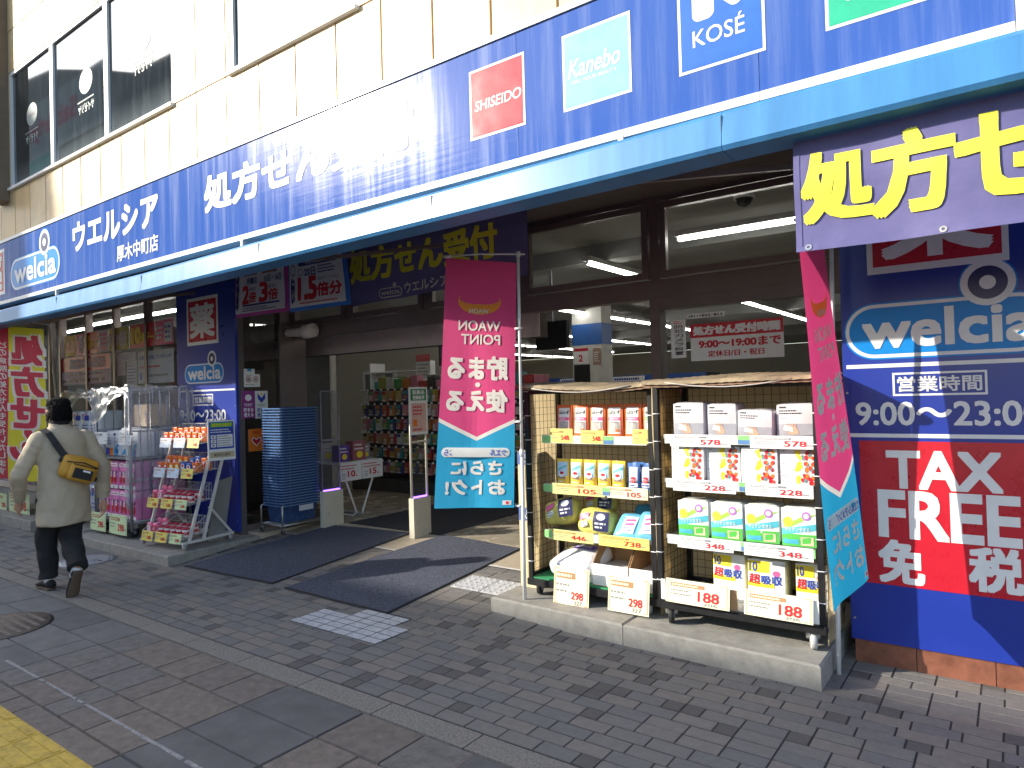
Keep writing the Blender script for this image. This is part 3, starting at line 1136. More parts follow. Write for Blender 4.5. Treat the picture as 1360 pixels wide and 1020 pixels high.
    for i, ((u0, u1), cc) in enumerate(zip(xs, cols)):
        g = MB()
        z0 = 3.128
        z1 = z0 + .418
        g.rect(f, u0, z0, u1, z1, signwhite, .002)
        k = .014
        g.rect(f, u0 + k, z0 + k, u1 - k, z1 - k, cc, .003)
        W = u1 - u0
        if i == 0:
            g.text('SHISEIDO', f, u0 + W * .10, z0 + .165, u1 - W * .07, z0 + .225, signwhite, .02, .004, slant=.15)
        elif i == 1:
            g.text('Kanebo', f, u0 + W * .09, z0 + .17, u1 - W * .16, z0 + .265, signwhite, .02, .004, slant=.18)
            g.text('FEEL YOUR BEAUTY', f, u0 + W * .14, z0 + .135, u1 - W * .20, z0 + .153, signwhite, .0, .004)
        elif i == 2:
            g.pill(f, u0 + W * .18, z0 + .235, u0 + W * .44, z0 + .385, signwhite, .004, r=.035)
            cx, cy, q = u0 + W * .68, z0 + .33, .078
            dd = plane(f(cx, cy, 0), (.7071, 0, .7071), (-.7071, 0, .7071), (0, -1, 0))
            g.pill(dd, -q * .8, -q * .8, q * .8, q * .8, signwhite, .004, r=.035)
            g.text('KOSÉ', f, u0 + W * .18, z0 + .115, u1 - W * .22, z0 + .215, signwhite, .01, .004)
        else:
            g.text('SOFINA', f, u0 + W * .20, z0 + .10, u1 - W * .10, z0 + .17, signwhite, .015, .004)
        g.build('maker_badge', t)


fascia()


def awning():
    t = empty('awning_box', 'pale blue awning cassette running along under the sign board', 'awning', (-5, 3.12, 2.68))
    m = mat('pale_blue_awning', (0.055, 0.215, 0.46), 0.36, var=0.20, vscale=1.0, spec=0.4, stretch=(7, 1, .8))
    m2 = mat('awning_underside', (0.02, 0.02, 0.025), .7)
    b = MB()

    def zb(x):
        return 2.70 - 0.011 * max(0, min(6.5, -x))
    xs = [-14.5, -12.0, -10.2, -8.4, -6.5, -4.65, -2.85, -1.05, 0.75]
    for a, c in zip(xs[:-1], xs[1:]):
        a += .0015
        c -= .0015
        prof = lambda x, h: [(x, 3.115, zb(x)), (x, 3.10, zb(x) + .02), (x, 3.112, zb(x) + h - .02), (x, 3.13, zb(x) + h), (x, 3.30, zb(x) + h), (x, 3.30, zb(x))]
        ha, hc = .185, .185
        b.loft([prof(a, ha), prof(c, hc)], m, False)
        for x in (a, c):
            b.box(x - .0008, x + .0008, 3.105, 3.113, zb(x) + .02, zb(x) + .16, mat('awning_seam', (.03, .10, .18), .5))
    b.build('cassette', t)
    u = MB()
    u.box(-14.5, .75, 3.301, 3.40, 2.74, 2.90, m2)
    u.build('underside', t)
    for x in (-8.62, -5.0, -1.6):
        r = MB()
        r.bar((x, 3.2, 2.84), (x, 3.2, 2.92), .03, whitemetal)
        r.build('bracket', t)
        r = MB()
        r.bar((x, 3.35, 2.72), (x + .9, 4.6, 2.95), .03, bronze)
        r.build('arm', t)


awning()


def pillar_sign(px, right):
    Y = 4.385
    f = wall(Y)
    lab = 'big blue board with opening hours and red tax-free panel on the right pillar' if right else 'narrow blue board with opening hours on the pillar behind the wire rack'
    if right:
        x0, x1, z0, z1 = -0.812, 0.75, 0.132, 2.975
    else:
        x0, x1, z0, z1 = at(234, 420, Y).x, at(313, 500, Y).x, 0.14, 2.97
    t = empty('pillar_sign', lab, 'sign', ((x0 + x1) / 2, Y, z0))
    b = MB()
    b.box(x0, x1, Y, 4.418, z0, z1, signblue)
    b.build('board', t)
    L, K, Q, T_ = MB(), MB(), MB(), MB()
    for zz in (z0 + .12, (z0 + z1) / 2, z1 - .12):
        for xx in (x0 + .02, x1 - .02):
            c_ = MB()
            c_.disc(f, xx, zz, .007, .007, steel, .0022, 10)
            c_.build('screw', t)
    if right:
        k0, k1 = at(1152, 366, Y), at(1341, 350, Y)
        Q.rect(f, k0.x, k0.z, k1.x, k0.z + .62, signwhite, .002)
        Q.rect(f, k0.x + .03, k0.z + .04, k1.x - .03, k0.z + .58, redsign, .003)
        Q.text('薬', f, k0.x + .09, k0.z + .085, k1.x - .08, k0.z + .55, signwhite, .04, .005)
        c0, c1 = at(1123, 437, Y), at(1400, 430, Y)
        cz = (at(1240, 470, Y).z + at(1240, 400, Y).z) / 2
        pill_logo(K, f, (c0.x + c1.x) / 2, cz, c1.x - c0.x, at(1240, 397, Y).z - at(1240, 471, Y).z, signwhite, logoblue, navy)
        for py in (484, 574):
            a = at(1124, py + 4, Y)
            L.rect(f, x0 + .02, a.z - .010, x1 - .02, a.z + .012, signwhite, .002)
        a, c = at(1186, 526, Y), at(1311, 491, Y)
        L.frame(f, a.x, a.z, c.x, c.z, .011, signwhite, .002)
        L.text('営業時間', f, a.x + .025, a.z + .024, c.x - .025, c.z - .024, signwhite, .025, .003)
        a, c = at(1138, 564, Y), at(1385, 532, Y)
        L.text('9:00〜23:00', f, a.x, a.z, c.x, c.z, signwhite, .03, .003)
        a, c = at(1141, 585, Y), at(1400, 783, Y)
        T_.rect(f, a.x, at(1154, 773, Y).z, .40, a.z, redsign, .003)
        for s, p in (('TAX', (1180, 646, 1329, 603)), ('FREE', (1170, 710, 1353, 662)), ('免', (1170, 770, 1225, 722)), ('税', (1290, 782, 1357, 733))):
            a, c = at(p[0], p[1], Y), at(p[2], p[3], Y)
            L.text(s, f, a.x, a.z, c.x, c.z, signwhite, .045, .0045)
    else:
        a, c = at(249, 460, Y), at(289, 390, Y)
        Q.rect(f, a.x, a.z, c.x, c.z, signwhite, .002)
        Q.rect(f, a.x + .035, a.z + .04, c.x - .035, c.z - .04, redsign, .003)
        Q.text('薬', f, a.x + .08, a.z + .09, c.x - .08, c.z - .09, signwhite, .04, .005)
        a, c = at(246, 511, Y), at(297, 480, Y)
        pill_logo(K, f, (a.x + c.x) / 2, (a.z + c.z) / 2, c.x - a.x, (c.z - a.z) * .95, signwhite, logoblue, navy)
        a = at(270, 519, Y)
        L.rect(f, x0 + .02, a.z - .008, x1 - .02, a.z + .012, signwhite, .002)
        a, c = at(257, 539, Y), at(283, 523, Y)
        L.frame(f, a.x, a.z, c.x, c.z, .014, signwhite, .002)
        L.text('営業時間', f, a.x + .03, a.z + .03, c.x - .03, c.z - .03, signwhite, .02, .003)
        a, c = at(240, 559, Y), at(300, 544, Y)
        L.text('9:00〜23:00', f, a.x, a.z, c.x, c.z, signwhite, .03, .003)
    Q.build('pharmacy_mark', t)
    if right:
        T_.build('red_panel', t)
    K.build('capsule_logo', t)
    L.build('lettering', t)


pillar_sign(0, True)
pillar_sign(0, False)


# ---------------------------------------------------------------- cloth banners
def bilinear(P00, P10, P01, P11, W, Hh, wave=0.0, nw=2.0, seed=0, sag=0.0):
    P00, P10, P01, P11 = map(Vector, (P00, P10, P01, P11))
    n0 = (P10 - P00).cross(P01 - P00).normalized()
    if n0.y > 0:
        n0 = -n0
    rg = random.Random(seed)
    ph = [rg.uniform(0, 6.28) for _ in range(4)]

    def f(u, v, w_=0.0):
        a, b = u / W, v / Hh
        p = P00 * (1 - a) * (1 - b) + P10 * a * (1 - b) + P01 * (1 - a) * b + P11 * a * b
        d = wave * (math.sin(a * nw * 6.28 + ph[0] + 1.2 * b) * (.35 + .65 * (1 - b)) + .5 * math.sin(b * 7 + 3 * a + ph[1]) + .18 * math.sin(a * nw * 15 + 2.5 * b + ph[2]) * max(0.0, 1 - b) ** .5)
        p = p + n0 * (d + w_)
        p.z -= sag * 4 * a * (1 - a) * b
        return p
    return f


def cloth(name, col, trans=.35, rough=.75, sheen=0):
    return mat(name, col, rough, var=.07, vscale=5, trans=trans, bump=.15, bscale=40)


pinkc = cloth('pink_flag_cloth', (0.72, 0.06, 0.22))
cyanc = cloth('cyan_flag_cloth', (0.015, 0.36, 0.62))
whitec = cloth('white_flag_print', (0.80, 0.76, 0.70))
orangec = cloth('orange_flag_print', (0.85, 0.33, 0.03))
yellowc = cloth('yellow_flag_cloth', (0.80, 0.70, 0.03))
redc = cloth('red_flag_cloth', (0.62, 0.03, 0.07))


def flag_point(f, t, Wd, Hd):
    c = MB()
    # pink upper part ends in a point, cyan below; the print is seen from behind, mirrored
    N, K = 14, 44
    for part, mm in ((0, pinkc), (1, cyanc)):
        for i in range(N):
            for j in range(K):
                pass

    def edge(a):                                   # height of the pointed border
        return Hd * (.345 - .075 * (1 - abs(a - .5) * 2))
    for a0 in range(N):
        u0, u1 = a0 / N, (a0 + 1) / N
        for lo, hi, mm, k, off in ((lambda a: 0, edge, cyanc, 16, 0), (edge, lambda a: edge(a) + Hd * .016, whitec, 1, 0), (lambda a: edge(a) + Hd * .016, lambda a: Hd, pinkc, 28, 0)):
            vs = []
            for j in range(k + 1):
                for u in (u0, u1):
                    e0, e1 = lo(u), hi(u)
                    vs.append(f(u * Wd, e0 + (e1 - e0) * j / k, 0))
            c.add(vs, [(2 * j, 2 * j + 1, 2 * j + 3, 2 * j + 2) for j in range(k)], mm, True)
    c.build('flag_cloth', t)
    p = MB()
    cut = .05

    def T(s, u0, v0, u1, v1, m_, bold=.03, w_=.005):   # u given from the hoist (right edge); mirrored
        p.text(s, f, Wd * (1 - u0), Hd * v0, Wd * (1 - u1), Hd * v1, m_, bold, w_, cut)
    # orange ring with its small name
    cx, cy = .50, .832
    n = 22
    for i in range(n):
        a, b = math.pi * (1.0 + i / n) - .35 + .7 * i / n, math.pi * (1.0 + (i + 1) / n) - .35 + .7 * (i + 1) / n
        q = [(r * math.cos(g) * .28 + cx, r * math.sin(g) * .070 + cy) for g in (a, b) for r in (1.0, .74 if False else 1.0)]
        ro, ri = 1.0, .72 + .22 * abs(math.cos((a + b) / 2))
        pts = [(cx + .30 * ro * math.cos(a), cy + .052 * ro * math.sin(a)), (cx + .30 * ro * math.cos(b), cy + .052 * ro * math.sin(b)),
               (cx + .30 * ri * math.cos(b), cy + .012 + .03 * math.sin(b) * ri), (cx + .30 * ri * math.cos(a), cy + .012 + .03 * math.sin(a) * ri)]
        p.add([f(u * Wd, v * Hd, .004) for u, v in pts], [(0, 1, 2, 3)], orangec)
    T('WAON', .36, .785, .64, .803, whitec, .02, .007)
    T('WAON', .20, .715, .78, .755, whitec, .02)
    T('POINT', .20, .660, .74, .700, whitec, .02)
    T('貯まる', .10, .520, .90, .610, whitec, .05)
    p.disc(f, Wd * .5, Hd * .497, .022, .018, whitec, .005)
    T('使える', .10, .390, .90, .475, whitec, .05)
    p.pill(f, Wd * .06, Hd * .205, Wd * .94, Hd * .243, whitec, .004)
    T('ウエルシアメンバーなら', .10, .211, .90, .237, bluep, .02, .010)
    T('さらに', .16, .135, .80, .188, whitec, .05)
    T('おトク!', .12, .055, .86, .112, whitec, .05)
    p.rect(f, Wd * .86, Hd * .012, Wd * .97, Hd * .03, whitec, .004)
    p.disc(f, Wd * .92, Hd * .021, .012, .01, redp, .006)
    p.build('flag_print', t)


def flagpole(t, base, top, arm_to, rs=.014):
    p = MB()
    base, top = Vector(base), Vector(top)
    mid = base.lerp(top, .42)
    p.tube([base, mid], rs, mat('white_pole', (.70, .70, .70), .35, var=.06))
    p.tube([mid, top], rs * .8, MATS['white_pole'])
    p.tube([mid - Vector((0, 0, .02)), mid + Vector((0, 0, .03))], rs * 1.25, MATS['white_pole'])
    p.build('pole', t)
    a = MB()
    d = (Vector(arm_to) - top).normalized()
    a.tube([top - d * .05, top + (Vector(arm_to) - top) * .5 + Vector((0, 0, .012)), Vector(arm_to)], .006, MATS['white_pole'])
    a.tube([Vector(arm_to) - d * .06, Vector(arm_to)], .011, MATS['white_pole'])
    a.tube([top - Vector((0, 0, .015)), top + Vector((0, 0, .02))], .017, MATS['white_pole'])
    a.build('arm', t)


# flag left of the rolling cages
tp = at(688, 338, 4.03)
base = gnd(697, 796, .13)
fa = at(590, 341, 3.86)
t = empty('flag_banner', 'pink and blue flag hanging flat on its pole left of the two cages', 'flag', base, 'point campaign flags')
flagpole(t, base, tp, fa)
W_, H_ = .60, 1.80
f = bilinear(at(578, 675, 3.80), at(683, 674, 3.99), at(593, 343, 3.86), at(686, 349, 4.02), W_, H_, .012, 1.1, 4)
flag_point(f, t, W_, H_)
for py in (436, 560, 672):
    g = MB()
    q = at(690, py, 4.01)
    g.tube([q + Vector((-.035, -.006, 0)), q + Vector((.02, .0, 0))], .009, MATS['white_pole'])
    g.build('flag_clip', t)

# flag at the corner of the right pillar, turned edge-on
base = gnd(1114, 895, 0)
tp = at(1104, 318, 4.06)
fa = at(1056, 292, 3.60)
t = empty('flag_banner', 'pink and blue flag turned edge-on beside the right pillar, blown across its pole', 'flag', base, 'point campaign flags')
flagpole(t, base, tp, fa)
f = bilinear(at(1106, 813, 3.66), at(1154, 768, 4.02), at(1061, 322, 3.62), at(1094, 318, 4.0), W_, H_, .008, 1.0, 9)
flag_point(f, t, W_, H_)

# yellow flag at the left edge
Y = 3.42
base = gnd(88, 690, .12)
tp = at(66, 432, base.y)
t = empty('flag_banner', 'yellow and red flag with big red characters at the left edge', 'flag', base)
flagpole(t, base, tp, at(-20, 420, base.y - .15))
f = bilinear(at(-42, 636, 3.30), at(62, 640, 3.36), at(-40, 430, 3.30), at(58, 437, 3.36), .62, 1.8, .012, 1.0, 5)
c = MB()
c.rect(f, 0, .02, .62 * .565, 1.80, redc, 0, 8, 40)
c.rect(f, .62 * .565, .0, .62, 1.80, yellowc, 0, 8, 40)
c.build('flag_cloth', t)
p = MB()
wo = whitec
for i, s in enumerate('処方せん'):
    v1 = 1.70 - i * .37
    p.text(s, f, .60, v1 - .33, .385, v1, redc, .05, .007, .06)
    p.text(s, f, .612, v1 - .335, .375, v1 + .005, wo, .10, .004, .06)
for i, s in enumerate('どの病院の処方せんも受付いたします'):
    v1 = 1.62 - i * .092
    p.text(s, f, .335, v1 - .075, .265, v1, wo, .02, .005, .1)
p.build('flag_print', t)

# second, partly hidden red and yellow sign top left of it
t = MB()
f = wall(3.9)
a, c = at(-30, 441, 3.9), at(38, 424, 3.9)
t.fbox(f, a.x, c.x, a.z, c.z, -.01, 0, redc)
t.rect(f, a.x + .1, a.z + .05, a.x + .62, c.z - .03, yellowc, .002)
t.poly(f, [(c.x - .32, a.z + .02), (c.x - .05, a.z + .02), (c.x - .16, c.z - .01)], white, .003)
t.lines(f, a.x + .12, a.z + .08, a.x + .58, c.z - .06, 2, redp, .004)
tag(t.build('hanging_sign', loc=f((a.x + c.x) / 2, a.z)), 'red and yellow sign board behind the top of the yellow flag', 'sign')


# purple cloth banners of the prescription counter
def purple(label, pts, W, Hh, letters, seed, trans=.3, eyelets=True, sub=None):
    t = empty('cloth_banner', label, 'banner', pts[0])
    Wc = W
    pc = mat('purple_banner_cloth', (0.145, 0.135, 0.32), .55, var=.10, vscale=6, trans=.22, bump=.5, bscale=9)
    f = bilinear(*pts, W, Hh, .014, W * 1.4, seed)
    c = MB()
    c.rect(f, 0, 0, W, Hh, pc, 0, int(W * 26), 12)
    hem = .025
    c.rect(f, 0, 0, W, hem, pc, .003, int(W * 20), 1)
    c.rect(f, 0, hem + .001, hem, Hh, pc, .003, 1, 10)
    c.build('banner_cloth', t)
    L = MB()
    ym = mat('yellow_banner_print', (0.85, 0.80, 0.05), .5, var=.05)
    for s, u0, v0, u1, v1 in letters:
        L.text(s, f, u0, v0, u1, v1, ym, .045, .007, .06)
    for s, u0, v0, u1, v1 in sub or ():
        if s == 'welcia':
            L.pill(f, u0, v0, u1, v1, whitec, .006)
            L.pill(f, u0 + .01, v0 + .01, u1 - .01, v1 - .01, pc, .008)
            L.disc(f, u0 + (u1 - u0) * .7, v1 + .02, .022, .022, whitec, .006)
            L.text(s, f, u0 + .03, v0 + .025, u1 - .03, v1 - .02, whitec, .02, .010, .06)
        else:
            L.text(s, f, u0, v0, u1, v1, whitec, .03, .007, .06)
    L.build('banner_lettering', t)
    if eyelets:
        k = .05
        while k < W:
            e = MB()
            e.disc(f, k, .018, .014, .014, steel, .006, 16, ri=.45)
            e.build('eyelet', t)
            k += .50
    return t


y0 = 3.22
purple('purple cloth banner with big yellow characters hanging under the awning at right',
       [at(1059, 336, y0), Vector((2.55, y0, 2.19)), at(1053, 190, y0), Vector((2.55, y0, 2.70))], 3.3, .53,
       [('処', .04, .135, .30, .445), ('方', .315, .12, .59, .465), ('せ', .61, .13, .96, .47), ('ん受付', 1.0, .13, 2.0, .46)], 3)
y1 = 4.75
purple('purple cloth banner with dull yellow characters in the shade over the entrance',
       [at(467, 407, y1), at(700, 365, y1), at(460, 328, y1), at(700, 278, y1)], 2.05, .56,
       [('処方せん受付', .03, .21, 1.76, .50)], 6, eyelets=False, sub=[('welcia', .40, .02, .68, .11), ('ウエルシアグループ', .72, .03, 1.70, .13)])


# two paper banners with the point days
def point_banner(label, pts, W, Hh, kind):
    t = empty('paper_banner', label, 'banner', pts[0])
    f = bilinear(*pts, W, Hh, .006, .7, 2)
    edge = mat('magenta_paper', (.45, .05, .35), .5) if kind == 0 else mat('blue_paper', (.03, .16, .62), .5)
    paper = mat('pale_paper', (.66, .67, .74), .6, var=.04)
    ink = mat('navy_ink', (.02, .04, .22), .5)
    c = MB()
    c.rect(f, 0, 0, W, Hh, edge, 0, 16, 8)
    c.rect(f, W * .02, Hh * .07, W * .93, Hh * .97, paper, .004, 16, 8)
    c.build('sheet', t)
    p = MB()
    if kind == 0:
        p.text('ためまる!', f, W * .035, Hh * .15, W * .09, Hh * .90, ink, .02, .007, .06)
        for u in (.16, .52):
            p.pill(f, W * u, Hh * .80, W * (u + .30), Hh * .92, mat('brown_ink', (.30, .12, .08), .5), .007)
        p.text('月曜日', f, W * .24, Hh * .63, W * .43, Hh * .75, ink, .03, .007, .06)
        p.text('15日・16日', f, W * .58, Hh * .63, W * .88, Hh * .75, ink, .03, .007, .06)
        p.text('2', f, W * .17, Hh * .26, W * .28, Hh * .60, redp, .06, .007, .06)
        p.text('基本の', f, W * .29, Hh * .50, W * .42, Hh * .57, ink, .0, .007, .06)
        p.text('倍', f, W * .29, Hh * .27, W * .42, Hh * .47, redp, .04, .007, .06)
        p.text('3', f, W * .49, Hh * .26, W * .63, Hh * .62, redp, .06, .007, .06)
        p.text('基本の', f, W * .65, Hh * .50, W * .79, Hh * .57, ink, .0, .007, .06)
        p.text('倍', f, W * .65, Hh * .27, W * .81, Hh * .48, redp, .04, .007, .06)
        p.rect(f, W * .17, Hh * .20, W * .84, Hh * .235, ink, .007, 10, 1)
        p.lines(f, W * .17, Hh * .09, W * .84, Hh * .18, 2, ink, .008, seed=3)
    else:
        p.pill(f, W * .18, Hh * .80, W * .86, Hh * .92, ink, .007)
        p.text('お客様感謝デー', f, W * .32, Hh * .82, W * .70, Hh * .90, paper, .0, .009, .06)
        p.text('使う!', f, W * .05, Hh * .15, W * .11, Hh * .62, ink, .02, .007, .06)
        p.disc(f, W * .09, Hh * .75, W * .04, Hh * .11, ink, .007, 16, .8)
        p.disc(f, W * .22, Hh * .69, W * .045, Hh * .07, ink, .007, 16, .85)
        p.text('20日', f, W * .29, Hh * .61, W * .48, Hh * .75, ink, .03, .007, .06)
        p.lines(f, W * .52, Hh * .62, W * .86, Hh * .78, 3, ink, .007, seed=5)
        p.text('1.5', f, W * .18, Hh * .20, W * .48, Hh * .58, redp, .07, .007, .06)
        p.text('200ポイント以上', f, W * .52, Hh * .50, W * .86, Hh * .57, ink, .0, .007, .06)
        p.text('倍分', f, W * .50, Hh * .22, W * .88, Hh * .45, redp, .05, .007, .06)
        p.lines(f, W * .20, Hh * .10, W * .86, Hh * .16, 1, redp, .007, seed=8)
    p.build('print', t)


y2 = 4.40
point_banner('white paper banner with 2 and 3 in red beside the pillar top, magenta lower edge', [at(312, 423, y2), at(384, 413, y2), at(313, 357, y2), at(382, 343, y2)], 1.05, .55, 0)
point_banner('white and blue paper banner with red 1.5 beside the purple banner', [at(385, 415, y2), at(466, 404, y2), at(383, 343, y2), at(459, 327, y2)], 1.0, .56, 1)


# ---------------------------------------------------------------- entrance mats
def mats():
    mm = mat('blue_grey_mat', (0.092, 0.099, 0.130), .95, var=.5, spec=.1, vscale=55, bump=1.0, bscale=130)
    edge = mat('mat_rubber_edge', (.012, .012, .014), .8)
    for lab, q in (('dark blue-grey door mat in the shade in front of the basket stack', [(-6.60, 3.53), (-5.27, 3.59), (-5.28, 5.29), (-6.45, 5.20)]),
                   ('blue-grey door mat crossed by sunlight between the gate and the right step', [(-5.05, 3.57), (-3.80, 3.55), (-3.82, 5.27), (-4.88, 5.37)])):
        m = MB()
        N = 26

        def P(a, b, z):
            v = [Vector((*p, 0)) for p in q]
            r = (v[0] * (1 - a) + v[1] * a) * (1 - b) + (v[3] * (1 - a) + v[2] * a) * b
            r.z = z + .0012 * math.sin(9 * a + 4 * b)
            r.z += ramp(-5, r.y)
            return r
        vs = [P(i / N, j / N, .013) for j in range(N + 1) for i in range(N + 1)]
        m.add(vs, [(j * (N + 1) + i, j * (N + 1) + i + 1, (j + 1) * (N + 1) + i + 1, (j + 1) * (N + 1) + i) for j in range(N) for i in range(N)], mm, True)
        for (a0, b0, a1, b1) in ((0, 0, 1, 0), (1, 0, 1, 1), (0, 1, 1, 1), (0, 0, 0, 1)):
            c = Vector((.5, .5))
            vs = []
            for k in range(N + 1):
                a, b = a0 + (a1 - a0) * k / N, b0 + (b1 - b0) * k / N
                o = Vector((a - .5, b - .5)) * .024
                vs += [P(a, b, .0128), P(a + o.x, b + o.y, .0055 if P(a, b, 0).y < 4.4 else .0075)]
            m.add(vs, [(2 * k, 2 * k + 1, 2 * k + 3, 2 * k + 2) for k in range(N)], edge)
        cx = sum(p[0] for p in q) / 4
        cy = sum(p[1] for p in q) / 4
        tag(m.build('door_mat', loc=(cx, cy, .01)), lab, 'door mat')
    m = MB()
    m.box(-6.35, -4.93, 5.36, 7.3, FZ + .001, FZ + .010, mat('inner_mat', (.035, .036, .045), .95, var=.3, vscale=60, bump=.8, bscale=130))
    tag(m.build('door_mat', loc=(-5.6, 6.3, FZ)), 'dark inner mat on the shop floor behind the security gate', 'door mat')


mats()


# ---------------------------------------------------------------- ceiling lamps of the shop
def tubes():
    em = mat('lamp_tube', (.9, .9, .9), .3, var=0, emit=(1.0, .97, .90), estr=8)
    hs = mat('lamp_housing', (.6, .6, .58), .5, var=.03)
    proto = {}

    def place(x, y, z, along, L, lab, grp):
        key = (along, L)
        if key not in proto:
            t = empty('ceiling_lamp', lab, 'ceiling lamp', (0, 0, 0), grp)
            h = MB()
            e = MB()
            if along == 'y':
                h.box(-.045, .045, -L / 2 - .03, L / 2 + .03, .022, .07, hs)
                h.box(-.012, .012, -L / 2 - .02, -L / 2, -.01, .022, hs)
                h.box(-.012, .012, L / 2, L / 2 + .02, -.01, .022, hs)
                e.tube([(0, -L / 2, 0), (0, L / 2, 0)], .018, em, 8)
            else:
                h.box(-L / 2 - .03, L / 2 + .03, -.045, .045, .022, .07, hs)
                h.box(-L / 2 - .02, -L / 2, -.012, .012, -.01, .022, hs)
                h.box(L / 2, L / 2 + .02, -.012, .012, -.01, .022, hs)
                e.tube([(-L / 2, 0, 0), (L / 2, 0, 0)], .018, em, 8)
            h.build('housing', t)
            e.build('tube', t)
            proto[key] = t
            o = t
        else:
            s = proto[key]
            o = s.copy()
            C.objects.link(o)
            for ch in s.children:
                c = ch.copy()
                C.objects.link(c)
                c.parent = o
            o['label'] = lab
            o['group'] = grp
        o.location = (x, y, z)
    Z = 2.92
    G = 'tube lamps under the shop ceiling'
    rows = [(-3.5, 6.75, 1.2, 'short tube lamp seen through the middle transom window'),
            (-5.82, 9.6, 1.2, None), (-5.82, 10.9, 1.2, None), (-5.82, 12.2, 1.2, None), (-5.82, 13.5, 1.2, None), (-5.82, 14.8, 1.2, None),
            (-3.34, 10.8, 1.2, None), (-3.34, 12.1, 1.2, None), (-3.34, 13.4, 1.2, None), (-3.34, 14.7, 1.2, None),
            (-8.45, 13.4, 1.2, None), (-8.45, 14.7, 1.2, None), (-8.45, 16, 1.2, None), (-8.45, 17.3, 1.2, None), (-8.45, 18.6, 1.2, None),
            (-10.9, 14.9, 1.2, None), (-10.9, 16.2, 1.2, None), (-10.9, 17.5, 1.2, None), (-10.9, 18.8, 1.2, None), (-10.9, 20.1, 1.2, None),
            (-13.5, 19, 1.2, None), (-13.5, 20.3, 1.2, None), (-13.5, 21.6, 1.2, None), (-13.5, 22.9, 1.2, None),
            (-5.9, 7.4, 1.2, 'tube lamp above the hanging goods near the entrance'), (-8.9, 9.2, 1.2, 'tube lamp over the corner by the grey door')]
    cnt = {}
    nm = {-5.82: 'in the row beside the blue-topped pillar', -3.34: 'in the row behind the prescription hours poster', -8.45: 'in the row left of the blue-topped pillar', -10.9: 'in the second row left of the blue-topped pillar', -13.5: 'in the farthest row at the back of the shop'}
    for x, y, L, lab in rows:
        if lab is None:
            k = cnt.get(x, 0)
            cnt[x] = k + 1
            lab = ordinal(k) + ' tube lamp from the street ' + nm[x]
        place(x, y, Z, 'y', L, lab, G)
    for i, x in enumerate((-1.75, -0.4)):
        place(x, 5.75, Z, 'x', 1.2, ('long tube lamp lying across behind the right transom window', 'tube lamp across behind the right pillar')[i], G)
    for i, (a, b) in enumerate((((100, 440), (110, 437)), ((129, 431), (147, 427)), ((159, 426), (190, 419)), ((201, 419), (231, 412)))):
        p, q = gnd(*a, Z), gnd(*b, Z)
        place((p.x + q.x) / 2, max(5.0, (p.y + q.y) / 2), Z, 'x', .9, ordinal(i) + ' tube lamp from the left above the posters in the left windows', G)


tubes()


# ---------------------------------------------------------------- small cards and price cards
cardyellow = mat('price_card_yellow', (.80, .68, .16), .5, var=.04)
cardcream = mat('price_card_cream', (.80, .74, .52), .5, var=.04)
cardwhite = mat('price_card_white', (.78, .78, .76), .5, var=.03)
cardgreen = mat('price_card_green', (.60, .74, .42), .5, var=.04)
railgreen = mat('rail_green', (.25, .55, .20), .4)
railblue = mat('rail_blue', (.10, .22, .42), .4)


def price_card(f, u0, v0, u1, v1, price, m, label, cat='price card', group=None, sub=None, lean=0.0, seed=0, name='price_card', dark=False):
    mb = MB()
    W, Hh = u1 - u0, v1 - v0

    def g(u, v, w_=0.0):
        return f(u, v, w_ + lean * (1 - (v - v0) / Hh) + .004 * math.sin((u - u0) / W * 3))
    mb.rect(g, u0, v0, u1, v1, m, .0, 6, 2)
    mb.rect(g, u0, v0, u1, v1, m, -.0012, 6, 2)
    if Hh > .05:
        mb.frame(g, u0 + W * .03, v0 + Hh * .05, u1 - W * .03, v1 - Hh * .05, Hh * .018, orangep if m is cardcream else greyp, .0012)
    mb.rect(g, u0 + W * .08, v1 - Hh * .30, u0 + W * .62, v1 - Hh * .14, mat('brown_card_print', (.42, .22, .10), .5) if m is not cardwhite else greyp, .0014, 4, 1)
    mb.lines(g, u0 + W * .10, v1 - Hh * .285, u0 + W * .60, v1 - Hh * .155, 1, m, .0022, .5, seed)
    mb.lines(g, u0 + W * .07, v0 + Hh * .30, u0 + W * .45, v1 - Hh * .38, 2, greyp, .0016, .35, seed + 1)
    ink = mat('price_red', (.62, .02, .03), .5)
    if price:
        mb.text(price, g, u0 + W * .52, v0 + Hh * .20, u0 + W * .84, v0 + min(Hh * .60, Hh * .20 + W * .17), ink, .035, .0018)
    if sub:
        mb.text(sub, g, u0 + W * .60, v0 + Hh * .06, u0 + W * .82, v0 + Hh * .17, greyp, .03, .0018)
    else:
        mb.lines(g, u0 + W * .84, v0 + Hh * .2, u1 - W * .04, v0 + Hh * .36, 1, greyp, .0018, .5, seed + 2)
    o = mb.build(name, loc=g((u0 + u1) / 2, v0))
    return tag(o, label, cat, group)


# ---------------------------------------------------------------- the two roll cages with wire mesh and beige sheets on the right
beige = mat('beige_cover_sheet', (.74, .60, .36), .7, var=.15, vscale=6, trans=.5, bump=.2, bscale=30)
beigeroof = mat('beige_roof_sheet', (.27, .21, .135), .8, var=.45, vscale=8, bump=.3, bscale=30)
brownroof = mat('brown_roof_board', (.22, .13, .08), .8, var=.2)
tie = mat('white_cable_tie', (.8, .8, .8), .4)
shelfm = mat('grey_shelf', (.30, .30, .31), .4, metal=.3, var=.08)


